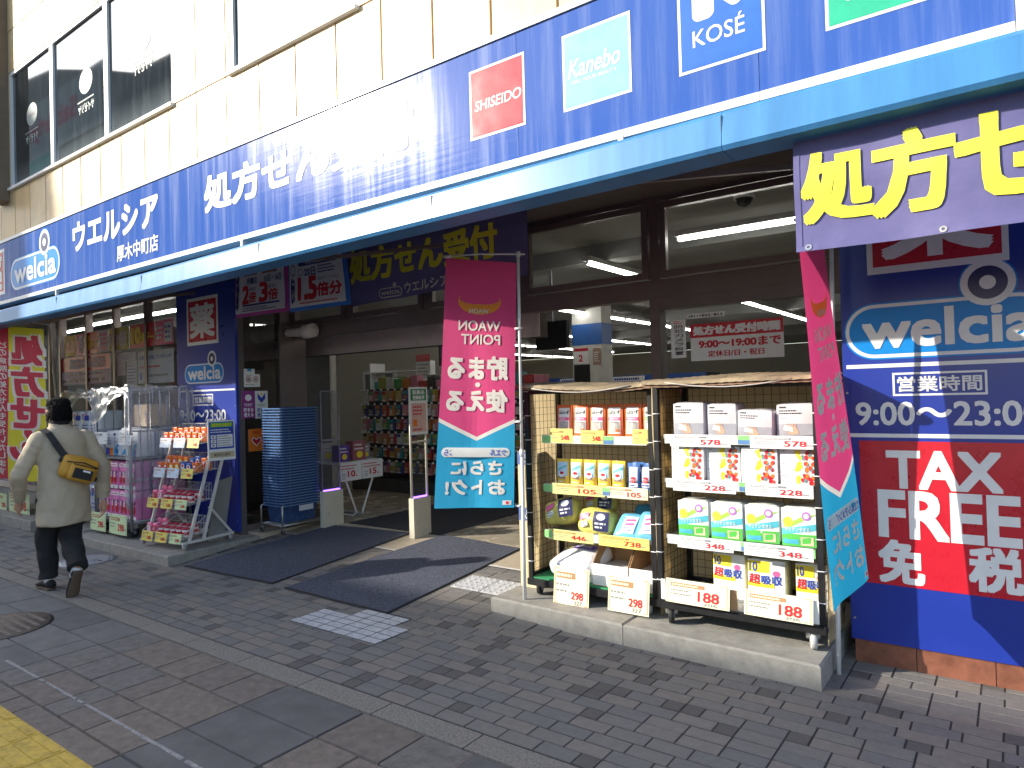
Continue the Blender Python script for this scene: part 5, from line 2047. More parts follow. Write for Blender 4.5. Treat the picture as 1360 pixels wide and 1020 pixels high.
# ---------------------------------------------------------------- slanted wire rack with small goods, left of the entrance
def wire_rack():
    O, Wd, Dd, Zu = Vector((-6.84, 3.65, 0)), Vector((-.989, -.146, 0)), Vector((-.146, .989, 0)), Vector((0, 0, 1))

    def q(w_, d, z):
        return O + Wd * w_ + Dd * d + Zu * z
    W = .66
    t = empty('wire_rack', 'white slanted wire rack with four tiers of baskets on the left step', 'wire rack', q(W / 2, .2, .11))
    p = MB()
    for w_ in (0, W):
        p.bar(q(w_, -.03, .175), q(w_, .60, .175), .026, whitemetal)
        for d in (.05, .22):
            p.bar(q(w_, d, .175), q(w_, d + .335, 1.25), .026, whitemetal)
        p.bar(q(w_, .30, .50), q(w_, .57, .19), .022, whitemetal)
        p.bar(q(w_, .385, 1.25), q(w_, .555, 1.25), .024, whitemetal)
    p.bar(q(0, .58, .175), q(W, .58, .175), .024, whitemetal)
    p.bar(q(0, .50, 1.2), q(W, .50, 1.2), .024, whitemetal)
    p.build('frame', t)
    for w_ in (0, W):
        for d in (0, .57):
            c = MB()
            cc = q(w_, d, .138)
            c.wheel(cc, Wd, .026, .018, mat('grey_castor', (.42, .42, .42), .5), steel)
            c.box(cc.x - .012, cc.x + .012, cc.y - .012, cc.y + .012, .150, .166, steel)
            c.build('castor', t)
    tiers = [(.22, 1.17), (.14, .86), (.06, .55), (-.01, .215)]
    for k, (d0, z) in enumerate(tiers):
        b = MB()
        D = .27
        hb, hf = .17, .05
        for i in range(0, 27):
            w_ = W * i / 26
            b.tube([q(w_, d0, z + hf), q(w_, d0, z), q(w_, d0 + D, z + .03), q(w_, d0 + D, z + .03 + hb)], .0016, whitemetal, 4, False, False)
        for w_ in (0, W / 3, 2 * W / 3, W):
            b.tube([q(w_, d0, z + hf), q(w_, d0 + D, z + .03 + hb)], .0030, whitemetal, 5)
            for j in range(9):
                a = j / 8
                b.tube([q(w_, d0 + D * a, z + .03 * a), q(w_, d0 + D * a, z + hf + (.03 + hb - hf) * a)], .0014, whitemetal, 4, False, False)
        for a, zz in ((0, z + hf), (0, z), (D, z + .03), (D, z + .03 + hb), (D, z + .12)):
            b.tube([q(0, d0 + a, zz), q(W, d0 + a, zz)], .003, whitemetal, 5)
        b.build('wire_basket', t)
    # goods
    rg = random.Random(12)
    tier_names = ('top', 'second', 'third', 'lowest')
    cols = [[(orangep, redp), (orangep, white)], [(orangep, redp), (orangep, yellowp), (bluep, white)], [(pinkp, white), (redp, white)], [(pinkp, redp), (redp, white)]]
    lidr = mat('red_lid', (.45, .02, .05), .35)
    can = mat('pale_can', (.72, .62, .62), .3, var=.05)
    for k, (d0, z) in enumerate(tiers):
        n = 7
        for i in range(n):
            for row in (0, 1):
                w_ = W - .055 - i * (W - .10) / (n - 1)
                d = d0 + .06 + row * .11
                zz = z + .008 + .03 * (d - d0) / .27
                lab = ('orange box', 'orange box', 'red-lidded jar', 'red-lidded jar')[k]
                where = '%s in the %s row of the %s wire basket' % (ordinal(i) + ' from the left', ('front', 'back')[row], tier_names[k])
                fr = plane(q(w_, d, zz), tuple(-Wd), (0, 0, 1), tuple(-Dd))
                mb = MB()
                if k >= 2 and i >= 2:
                    hh = .095
                    mb.tube([fr(0, 0), fr(0, .004), fr(0, hh - .025), fr(0, hh - .02)], [.030, .034, .034, .031], can, 14)
                    mb.tube([fr(0, hh - .02), fr(0, hh - .004), fr(0, hh)], [.035, .035, .031], lidr, 14)
                    mb.tube([fr(0, .022), fr(0, .052)], .0346, redp, 14, True, False)
                    nm, cat_, lab = 'jar', 'jar', 'red-lidded jar'
                elif k >= 2:
                    a_ = pinkp if rg.random() < .6 else redp
                    mb.rbox(fr, -.038, .038, 0, .115 + .02 * row, -.02, .02, mat('pink_film_bag', (.75, .16, .30), .2, var=.2, vscale=25, bump=.4, bscale=40), .014, .006, i)
                    mb.rect(fr, -.028, .03, .028, .09, a_ if a_ is redp else white, .027)
                    mb.lines(fr, -.024, .04, .024, .08, 3, pinkp if a_ is pinkp else white, .029, .4, i)
                    nm, cat_, lab = 'film_bag', 'bag', 'pink film bag'
                else:
                    ca, cb = cols[k][(i // 2) % len(cols[k])]
                    hh = .09 + .035 * row + rg.random() * .02
                    mb.rbox(fr, -.038, .038, 0, hh, -.035, .035, mat(ca.name + '_box', tuple(c * .9 for c in {'orange_print': (.80, .20, .04), 'blue_print': (.05, .12, .40)}[ca.name]), .3, var=.06), .004, .0, i)
                    mb.disc(fr, 0, hh * .55, .028, hh * .28, white if cb is white else cb, .0362, 14)
                    mb.disc(fr, 0, hh * .60, .018, hh * .14, redp if cb is white else white, .0370, 12)
                    mb.lines(fr, -.03, .01, .03, hh * .25, 1, white, .0364, .5, i)
                    nm, cat_, lab = 'small_box', 'box', 'orange box' if ca is orangep else 'blue box'
                tag(mb.build(nm, loc=fr(0, 0)), lab + ' ' + where, cat_, 'small goods in the wire rack')
    # price cards hang on the basket fronts
    for k, (d0, z) in enumerate(tiers):
        for i in range(3):
            w_ = W - .01 - i * .225
            fr = plane(q(w_, d0 - .006, z - .045), tuple(-Wd), (0, 0, 1), tuple(-Dd))
            blue = k < 2 and i < 2
            m = mat('price_card_pale_blue', (.62, .70, .80), .5, var=.04) if blue else (cardgreen if k >= 2 and i == 2 else cardyellow)
            price_card(fr, 0, 0, .185, .10, None if blue else '548', m, '%s price card %s from the left on the %s wire basket' % ('pale blue' if blue else 'pale green' if m is cardgreen else 'yellow', ORD[i], tier_names[k]), group='price cards on the wire rack', lean=.02, seed=k * 3 + i)
    # poster at the right end
    f = plane((-6.80, 3.90, .985), (.06, .998, 0), (-.02, 0, 1), (1, 0, 0))
    m = MB()
    m.fbox(f, 0, .30, 0, .42, -.004, 0, cardwhite)
    m.rect(f, .015, .12, .285, .405, bluep, .0015)
    m.rect(f, .03, .35, .27, .395, greenp, .003)
    m.text('処方せん受付', f, .045, .357, .255, .388, yellowp, .04, .0045)
    m.lines(f, .03, .285, .27, .335, 2, white, .003, .45, 3)
    for j in range(3):
        m.rect(f, .03, .14 + j * .045, .085, .178 + j * .045, white, .003)
        m.disc(f, .057, .159 + j * .045, .012, .012, greyp, .0045, 10)
    m.rect(f, .095, .14, .27, .27, white, .003)
    m.lines(f, .10, .145, .265, .265, 5, greyp, .0045, .4, 4)
    m.rect(f, .015, .03, .285, .09, mat('beige_note', (.55, .45, .30), .6), .0015)
    m.text('処方せん受付', f, .06, .045, .24, .075, black, .02, .003)
    tag(m.build('notice', loc=f(.15, 0)), 'blue and white notice clipped to the right end of the wire rack', 'notice')
    # grey panel leaning behind the rack
    m = MB()
    a = [atx(px, py, -6.97) for px, py in ((276, 714), (298, 712), (309, 632), (288, 640))]
    a = [Vector(v) for v in a]
    a[0].z = a[1].z = .112
    gm = mat('grey_panel', (.22, .22, .21), .6, var=.1)
    m.add(a + [v + Vector((-.02, 0, 0)) for v in a], [(0, 1, 2, 3), (7, 6, 5, 4), (0, 4, 5, 1), (1, 5, 6, 2), (2, 6, 7, 3), (3, 7, 4, 0)], gm)
    tag(m.build('leaning_panel', loc=a[0]), 'grey panel leaning upright behind the wire rack', 'panel')


wire_rack()


# ---------------------------------------------------------------- grey rolling cages under clear plastic, far left
plast = glass('clear_plastic_cover', (.95, .96, .98), .7, .32, bump=.5, film=.22)
greysteel = mat('grey_cage_steel', (.30, .31, .33), .4, metal=.5, var=.1)


def left_cage(label, x0, x1, yf, yb, zb, zt, zsh):
    t = empty('rolling_cage', label, 'roll cage', ((x0 + x1) / 2, yf, .11), 'plastic covered rolling cages')
    p = MB()
    for x in (x0, x1):
        for y in (yf, yb):
            p.tube([(x, y, zb - .1), (x, y, zt - .03)], .016, greysteel, 10)
        for z in (zb, .75, 1.3, zt - .03):
            p.tube([(x, yf, z), (x, yb, z)], .011, greysteel, 8)
        for y in (yf + (yb - yf) * k / 6 for k in range(1, 6)):
            p.tube([(x, y, zb), (x, y, zt - .03)], .003, greysteel, 5)
    for z in (zb, .75, 1.3, zt - .03):
        p.tube([(x0, yb, z), (x1, yb, z)], .011, greysteel, 8)
    p.tube([(x0, yf, zt - .03), (x1, yf, zt - .03)], .011, greysteel, 8)
    p.build('frame', t)
    b = MB()
    b.box(x0 - .01, x1 + .01, yf - .01, yb + .01, zb - .03, zb, greysteel)
    b.build('base', t)
    b = MB()
    b.box(x0 + .01, x1 - .01, yf + .005, yb - .01, zsh - .02, zsh, greysteel)
    b.build('shelf', t)
    for x in (x0 + .06, x1 - .06):
        for y in (yf + .05, yb - .06):
            c = MB()
            c.wheel((x, y, .11 + .06), (1, .4, 0), .058, .034, rubber, greyp)
            c.box(x - .03, x + .03, y - .03, y + .03, .11 + .10, zb - .03, steel)
            c.build('castor', t)
    return t


ZB = .29
left_cage('grey rolling cage of pink packs behind the wire rack, under clear plastic', -8.78, -7.95, 3.65, 4.32, ZB, 1.79, 1.0)
left_cage('grey rolling cage of white and blue packs behind the walking man, under clear plastic', -9.78, -8.95, 3.70, 4.34, ZB, 1.78, 1.0)
pink = mat('pink_pack_film', (.72, .22, .46), .22, var=.12, vscale=14, bump=.15, bscale=30)
wpk = mat('white_pack_film', (.68, .70, .74), .22, var=.06, bump=.1, bscale=30)
opk = mat('yellow_orange_pack_film', (.80, .42, .08), .22, var=.12, vscale=14, bump=.15, bscale=30)


def pr_p(mb, g, i=0, oc=pinkp):
    mb.rect(g, .02, .80, .98, .92, white, .0, 4, 1)
    mb.lines(g, .1, .82, .9, .90, 1, oc, .0012, .5, i)
    mb.rect(g, .02, .02, .98, .14, white, .0, 4, 1)
    for a in (.28, .74):
        mb.disc(g, a, .36, .17, .17, redp if oc is pinkp else orangep, .0012, 14)
        mb.disc(g, a - .05, .52, .10, .10, white, .0022, 14)
        mb.disc(g, a - .05, .52, .05, .05, pinkp, .003, 10)
        mb.disc(g, a + .12, .60, .05, .07, black, .0022, 8)
    mb.rect(g, .42, .045, .58, .10, black, .0012)


cnt = 0
for layer in (0, 1):
    for c_ in range(4):
        for dp in range(3):
            x = -8.765 + c_ * .203
            y = 3.70 + dp * .2
            z = ZB + .003 + layer * .335
            yel = c_ == 0 and layer == 1
            f = wall(y, x, z)
            lab = '%s pack %s from the left, %s layer, %s row of the pink cage' % ('yellow and orange' if yel else 'pink', ORD[c_], ('lower', 'upper')[layer], ('front', 'middle', 'back')[dp])
            pack('sanitary_pack', f, 0, .195, 0, .325, -.18, 0, opk if yel else pink, (lambda mb, g, i=c_: pr_p(mb, g, i, orangep if yel else pinkp)), lab, 'pack', 'pink packs in the cage', r=.02, puff=.006, seed=cnt)
            cnt += 1


def pr_d(mb, g, i=0):
    k = i % 4
    if k == 0:
        mb.lines(g, .1, .45, .9, .9, 4, bluep, .0, .25, 3)
        mb.rect(g, .02, .04, .62, .32, bluep, .0, 4, 2)
        mb.rect(g, .62, .02, .98, .32, orangep, .0, 2, 2)
    elif k in (1, 3):
        mb.rect(g, .1, .80, .4, .88, black, .0)
        mb.lines(g, .1, .5, .6, .74, 2, greyp, .0, .4, i)
        mb.poly(g, [(.1, .06), (.55, .02), (.75, .24), (.45, .36), (.2, .28)], cyanp, .001)
        mb.poly(g, [(.5, .3), (.9, .42), (.8, .52), (.5, .42)], cyanp, .0015)
        mb.poly(g, [(.45, .12), (.62, .10), (.7, .2), (.5, .25)], bluep, .002)
    else:
        mb.rect(g, .15, .72, .9, .78, black, .0)
        mb.lines(g, .15, .35, .9, .66, 4, greyp, .0, .3, i)
        mb.poly(g, [(.1, .06), (.8, .1), (.6, .3)], cyanp, .001)


for c_ in range(4):
    for dp in range(2):
        f = wall(3.73 + dp * .26, -8.75 + c_ * .2, 1.003)
        hh = (.29, .30, .33, .31)[c_]
        pack('nappy_pack', f, 0, .192, 0, hh, -.23, 0, wpk, (lambda mb, g, i=c_: pr_d(mb, g, i)), 'white pack with blue print, %s from the left, %s row on the pink cage shelf' % (ORD[c_], ('front', 'back')[dp]), 'pack', 'white packs under the plastic', r=.02, puff=.005, seed=c_ + 4 * dp)
kraft = mat('kraft_carton', (.33, .25, .17), .8, var=.1)
for i, (x, y, z, w_, h_) in enumerate(((-8.30, 3.86, 1.345, .30, .25), (-8.70, 3.98, 1.345, .34, .22))):
    m = MB()
    m.box(x, x + w_, y, y + .26, z, z + h_, kraft)
    m.box(x + w_ / 2 - .02, x + w_ / 2 + .02, y - .001, y + .261, z + h_ * .4, z + h_ + .001, mat('packing_tape', (.42, .34, .22), .3))
    tag(m.build('carton', loc=(x + w_ / 2, y, z)), ('brown carton under the plastic at the right top of the pink cage', 'brown carton under the plastic at the left top of the pink cage')[i], 'carton')


def pr_t(mb, g, i=0):
    mb.rect(g, .08, .60, .36, .90, bluep, .0, 2, 2)
    mb.rect(g, .18, .78, .30, .90, redp, .001)
    mb.rect(g, .50, .55, .95, .80, bluep, .0, 2, 2)
    mb.rect(g, .64, .78, .76, .92, redp, .001)
    mb.lines(g, .1, .1, .9, .4, 2, bluep, .0, .35, i)


for layer, (z, hh) in enumerate(((ZB + .003, .33), (ZB + .34, .33), (1.003, .26), (1.27, .26))):
    for c_ in range(3):
        f = wall(3.76, -9.76 + c_ * .268, z)
        pack('tissue_pack', f, 0, .26, 0, hh, -.3, 0, wpk, (lambda mb, g, i=c_: pr_t(mb, g, i)), 'white tissue pack, %s from the left in layer %s of the left cage' % (ORD[c_], ('one', 'two', 'three', 'four')[layer]), 'pack', 'white tissue packs in the left cage', r=.025, puff=.007, seed=c_ + layer)
for i, (px, py, px1, py1, s) in enumerate(((121, 702, 141, 682, '298'), (146, 707, 169, 686, '298'), (126, 589, 143, 574, None), (158, 591, 175, 578, None))):
    a, c = at(px, py, 3.62), at(px1, py1, 3.62)
    price_card(wall(3.62), a.x, a.z, c.x, c.z, s, cardgreen if s else cardwhite, ('left pale green price card reading 298 below the pink packs', 'right pale green price card reading 298 below the pink packs', 'left white price card under the packs on the pink cage shelf', 'right white price card under the packs on the pink cage shelf')[i], group='price cards of the pink cage', seed=i + 60, lean=.01)


def cover(label, x0, x1, yf, yb, zt, side, seed):
    m = MB()
    rg = random.Random(seed)
    ph = [rg.uniform(0, 6.28) for _ in range(6)]
    N, K = 40, 44

    def P(a, b):
        # a across, b: from the back edge over the top and down the front
        x = x0 - .03 + (x1 - x0 + .06) * a
        s = b * 1.15
        if s < .67:
            y, z = yb - (yb - yf + .02) * s / .67, zt + .015 - .07 * math.sin(math.pi * s / .67) * math.sin(math.pi * a)
        else:
            y, z = yf - .025, zt + .01 - (s - .67) * (.55 + .35 * math.sin(a * 4 + ph[0]))
        d = .014 * math.sin(17 * a + 5 * b + ph[1]) + .010 * math.sin(31 * b - 13 * a + ph[2]) + .006 * math.sin(47 * a + 11 * b + ph[3])
        return Vector((x + .4 * d, y - abs(d) * (1 if s > .6 else .2), z + d * .8))
    vs = [P(i / N, j / K) for j in range(K + 1) for i in range(N + 1)]
    m.add(vs, [(j * (N + 1) + i, j * (N + 1) + i + 1, (j + 1) * (N + 1) + i + 1, (j + 1) * (N + 1) + i) for j in range(K) for i in range(N)], plast, True)
    if side:
        vs = []
        for j in range(K + 1):
            for i in range(N + 1):
                a, b = i / N, j / K
                d = .016 * math.sin(23 * a + 4 * b + ph[4]) + .012 * math.sin(37 * a - 9 * b + ph[5])
                vs.append((x1 + .035 + abs(d) + .03 * (1 - b), yf - .05 + (yb - yf + .08) * a, zt + .01 + d * .5 - (1.30 - .25 * a) * b))
        m.add(vs, [(j * (N + 1) + i, j * (N + 1) + i + 1, (j + 1) * (N + 1) + i + 1, (j + 1) * (N + 1) + i) for j in range(K) for i in range(N)], plast, True)
        # the hanging front corner roll
        m.tube([(x1 + .02 + .012 * math.sin(k * 1.3), yf - .045, zt - .05 - k * .13) for k in range(11)], [.02 + .006 * math.sin(k) for k in range(11)], plast, 8)
    tag(m.build('plastic_cover', loc=((x0 + x1) / 2, yf, zt)), label, 'plastic cover')


cover('crumpled clear plastic over the cage of pink packs', -8.78, -7.95, 3.65, 4.32, 1.79, True, 4)
cover('crumpled clear plastic over the cage behind the walking man', -9.78, -8.95, 3.70, 4.34, 1.78, False, 7)

# low stand with tissue packs at the left edge of the picture
t = empty('display_stand', 'low white stand of tissue packs behind the yellow flag at the left edge', 'stand', (-11.2, 3.85, .13))
m = MB()
for x in (-12.2, -10.75):
    for y in (3.72, 4.3):
        m.box(x - .015, x + .015, y - .015, y + .015, .131, .46, whitemetal)
m.box(-12.25, -10.7, 3.68, 4.34, .46, .49, whitemetal)
m.box(-12.25, -10.7, 3.68, 3.70, .49, .54, whitemetal)
m.build('frame', t)
for c_ in range(5):
    for l_ in range(2):
        f = wall(3.76, -12.2 + c_ * .3, .493 + l_ * .225)
        pack('tissue_pack', f, 0, .285, 0, .22, -.3, 0, wpk if (c_ + l_) % 2 else mat('pale_blue_pack_film', (.45, .58, .74), .22, var=.06), (lambda mb, g, i=c_: pr_t(mb, g, i)), 'tissue pack, %s from the left in the %s layer on the low stand' % (ORD[c_], ('lower', 'upper')[l_]), 'pack', 'tissue packs on the low stand', r=.02, puff=.006, seed=c_ + 9 * l_)
for i, (px, py, px1, py1) in enumerate(((-4, 676, 9, 656), (12, 680, 39, 657))):
    a, c = at(px, py, 3.66), at(px1, py1, 3.66)
    price_card(wall(3.66), a.x, a.z, c.x, c.z, '298', cardgreen, ('pale green price card cut by the left edge of the picture', 'pale green price card on the low stand by the walking man')[i], group='price cards of the low stand', seed=i + 70)


# ---------------------------------------------------------------- posters on the left windows and notices by the doors
def poster(name, label, cat, px, y, paint, th=.003):
    a, c = at(px[0], px[3], y), at(px[2], px[1], y)
    f = wall(y, a.x, a.z)
    m = MB()
    W, Hh = c.x - a.x, c.z - a.z
    paint(m, lambda u, v, w_=0.0: f(u * W, v * Hh, w_), f, W, Hh)
    m.fbox(f, 0, W, 0, Hh, -th, 0, cardwhite)
    return tag(m.build(name, loc=f(W / 2, 0)), label, cat)


def pt_red(m, g, f, W, Hh):
    m.rect(g, .0, .0, 1, 1, redp, .001)


YP = 4.672


def p1_(m, g, f, W, Hh):
    m.rect(g, 0, 0, 1, 1, yellowp, .0012)
    m.text('全品', g, .1, .2, .9, .8, redp, .05, .003)


def p2_(m, g, f, W, Hh):
    m.rect(g, 0, 0, 1, 1, pinkp, .0012)
    m.rect(g, .5, .1, .95, .9, mat('pale_paper', (.66, .67, .74), .6), .0025)
    m.lines(g, .05, .2, .45, .8, 3, white, .0025, .5, 2)
    m.lines(g, .55, .2, .9, .8, 3, bluep, .004, .4, 5)


def p3_(m, g, f, W, Hh):
    m.rect(g, 0, 0, 1, 1, redp, .0012)
    m.text('10', g, .08, .2, .42, .85, yellowp, .06, .003)
    m.text('倍デー', g, .48, .2, .95, .6, yellowp, .04, .003)


def p4_(m, g, f, W, Hh):
    m.rect(g, 0, 0, 1, 1, mat('pale_paper', (.66, .67, .74), .6), .0012)
    m.lines(g, .05, .1, .95, .9, 4, pinkp, .0025, .5, 8)


def p5_(m, g, f, W, Hh):
    m.rect(g, 0, 0, 1, 1, mat('olive_poster', (.45, .48, .12), .5), .0012)
    m.text('P3倍', g, .08, .2, .9, .8, mat('pale_paper', (.66, .67, .74), .6), .05, .003)


seg = [(86, 101, p1_, 'yellow poster with red characters at the left end of the window strip'), (101, 111, p2_, 'pink and white poster second in the window strip'), (112, 131, p3_, 'red poster with yellow 10 in the left half of the window strip'),
       (132, 144, p4_, 'white poster with pink print in the middle of the window strip'), (145, 172, p5_, 'olive poster between the two red ones in the window strip'), (173, 206, p3_, 'red poster with yellow 10 in the right half of the window strip'), (207, 231, p2_, 'pink and white poster at the right end of the window strip')]
for a, b, fn, lab in seg:
    ytop = 461 - (a - 86) * .14
    x0, x1 = at(a, 455, YP).x, at(b, 455, YP).x
    f = wall(YP, x0, 2.39)
    m = MB()
    W, Hh = x1 - x0 - .01, .33
    fn(m, lambda u, v, w_=0.0: f(u * W, v * Hh, w_), f, W, Hh)
    m.fbox(f, 0, W, 0, Hh, -.003, 0, cardwhite)
    tag(m.build('poster', loc=f(W / 2, 0)), lab, 'poster', 'posters in the strip on the left windows')


def pa(m, g, f, W, Hh):
    m.rect(g, 0, .48, 1, 1, redp, .0012)
    m.text('処方せん受付', g, .2, .56, .9, .92, mat('pale_paper', (.66, .67, .74), .6), .05, .003)
    m.lines(g, .2, .30, .9, .42, 1, black, .0012, .4, 3)
    m.lines(g, .04, .05, .96, .24, 1, black, .0012, .6, 4)


x0, x1 = at(81, 480, YP).x, at(147, 480, YP).x
f = wall(YP, x0, 1.93)
m = MB()
W, Hh = x1 - x0, .44
pa(m, lambda u, v, w_=0.0: f(u * W, v * Hh, w_), f, W, Hh)
m.fbox(f, 0, W, 0, Hh, -.003, 0, mat('pale_paper', (.66, .67, .74), .6))
tag(m.build('poster', loc=f(W / 2, 0)), 'poster with red prescription heading on the left window above the man', 'poster')
for px0, px1, z0, z1, fn, lab, nm in ((183, 231, 1.88, 2.33, 0, 'large white notice with blue heading beside the blue pillar', 'notice'), (168, 182, 1.86, 2.22, 1, 'small pale notice with fine print left of the large white notice', 'notice'), (156, 166, 2.02, 2.32, 1, 'plain pale sheet taped above the plastic cover', 'notice'), (157, 181, 2.225, 2.345, 1, 'dark blue strip notice high beside the large white notice', 'notice')):
    x0, x1 = at(px0, 485, YP).x, at(px1, 485, YP).x
    f = wall(YP - (.004 if z0 == 2.225 else 0), x0, z0)
    W, Hh = x1 - x0, z1 - z0
    m = MB()
    m.fbox(f, 0, W, 0, Hh, -.003, 0, mat('pale_notice', (.60, .63, .70), .6))
    if fn == 0:
        m.text('お薬の飲み残していませんか?', f, W * .05, Hh * .74, W * .95, Hh * .86, bluep, .02, .0015)
        m.lines(f, W * .05, Hh * .46, W * .9, Hh * .56, 1, redp, .0015, .6, 2)
        m.rect(f, W * .06, Hh * .12, W * .12, Hh * .34, bluep, .0015)
        m.lines(f, W * .2, Hh * .18, W * .9, Hh * .30, 1, greyp, .0015, .6, 4)
    else:
        m.lines(f, W * .1, Hh * .1, W * .9, Hh * .85, 6, bluep if z0 != 2.02 else greyp, .0015, .3, 5)
    tag(m.build(nm, loc=f(W / 2, 0)), lab, 'notice')


# prescription hours poster on the fixed pane
def hours(m, g, f, W, Hh):
    m.rect(g, 0, .63, 1, 1, redp, .0012)
    m.text('処方せん受付時間', g, .04, .70, .96, .93, white, .05, .003)
    m.text('9:00〜19:00まで', g, .10, .34, .97, .56, redp, .03, .003)
    m.text('定休日/日・祝日', g, .20, .10, .80, .26, redp, .02, .003)


poster('poster', 'white and red poster with prescription hours on the right pane', 'poster', (918, 421, 1040, 480), 5.180, hours)


def side_note(m, g, f, W, Hh):
    for i, s in enumerate('防犯カメラ設置'):
        m.text(s, g, .25, .86 - i * .115 - .09, .85, .86 - i * .115, black, .02, .002)
    m.lines(g, .2, .88, .8, .98, 2, redp, .0015, .4, 1)


poster('notice', 'narrow upright notice with black characters left of the hours poster', 'notice', (892, 424, 910, 476), 5.184, side_note)


def strip_note(m, g, f, W, Hh):
    m.text('Tポイント貯まる・使える', g, .05, .2, .95, .8, black, .01, .002)


poster('notice', 'long thin white strip notice above the hours poster', 'notice', (912, 413, 962, 424), 5.184, strip_note)
for px, fn, lab in (((324, 490, 338, 512), 0, 'small white notice topmost on the side glass by the brown post'), ((324, 497, 345, 514), 1, 'white notice with two red prohibition signs on the side glass'), ((321, 519, 338, 556), 2, 'purple point card sticker on the side glass'), ((339, 519, 355, 556), 3, 'white and blue point card sticker on the side glass'), ((330, 569, 350, 600), 4, 'orange sticker with a heart on the side glass')):
    def st(m, g, f, W, Hh, fn=fn):
        if fn == 0:
            m.rect(g, .3, .85, .7, 1.0, cyanp, .001)
            m.lines(g, .2, .2, .8, .7, 3, greyp, .001, .3, 1)
        elif fn == 1:
            for u in (.28, .72):
                m.disc(g, u, .6, .17, .25, redp, .001, 18, .8)
                m.rect(g, u - .08, .5, u + .08, .7, greyp, .0015)
            m.lines(g, .1, .1, .9, .25, 1, greyp, .001, .4, 2)
        elif fn == 2:
            m.rect(g, 0, 0, 1, 1, mat('purple_sticker', (.28, .04, .25), .4), .001)
            m.disc(g, .5, .75, .25, .12, white, .002, 14)
            m.text('POINT', g, .2, .44, .8, .54, white, .02, .002)
            m.text('貯まる', g, .15, .24, .85, .38, white, .05, .002)
            m.text('使える', g, .15, .06, .85, .20, white, .05, .002)
        elif fn == 3:
            m.poly(g, [(.2, .92), (.5, .74), (.8, .92), (.8, .72), (.5, .56), (.2, .72)], bluep, .001)
            m.poly(g, [(.36, .92), (.5, .82), (.64, .92)], yellowp, .002)
            m.text('POINT', g, .2, .44, .8, .52, greyp, .02, .001)
            m.text('貯まる', g, .15, .24, .85, .38, bluep, .03, .001)
            m.text('使える', g, .15, .06, .85, .20, bluep, .03, .001)
        else:
            m.rect(g, 0, 0, 1, 1, orangep, .001)
            m.text('AED', g, .25, .78, .75, .92, redp, .03, .002)
            m.poly(g, [(.5, .22), (.2, .45), (.2, .58), (.32, .64), (.5, .54), (.68, .64), (.8, .58), (.8, .45)], white, .002)
            m.poly(g, [(.5, .27), (.25, .46), (.26, .56), (.34, .60), (.5, .49), (.66, .60), (.74, .56), (.75, .46)], redp, .003)
    a, c = atx(px[0], px[3], -7.07), atx(px[2], px[1], -7.07)
    z0, z1 = min(a.z, c.z), max(a.z, c.z)
    f = plane((-7.068 + .001 * fn, a.y, a.z), (0, 1, 0), (0, 0, 1), (1, 0, 0))
    m = MB()
    W, Hh = c.y - a.y, c.z - a.z
    st(m, lambda u, v, w_=0.0: f(u * W, v * Hh, w_), f, W, Hh)
    m.fbox(f, 0, W, 0, Hh, -.001, 0, cardwhite)
    tag(m.build('sticker', loc=f(W / 2, 0)), lab, 'sticker')


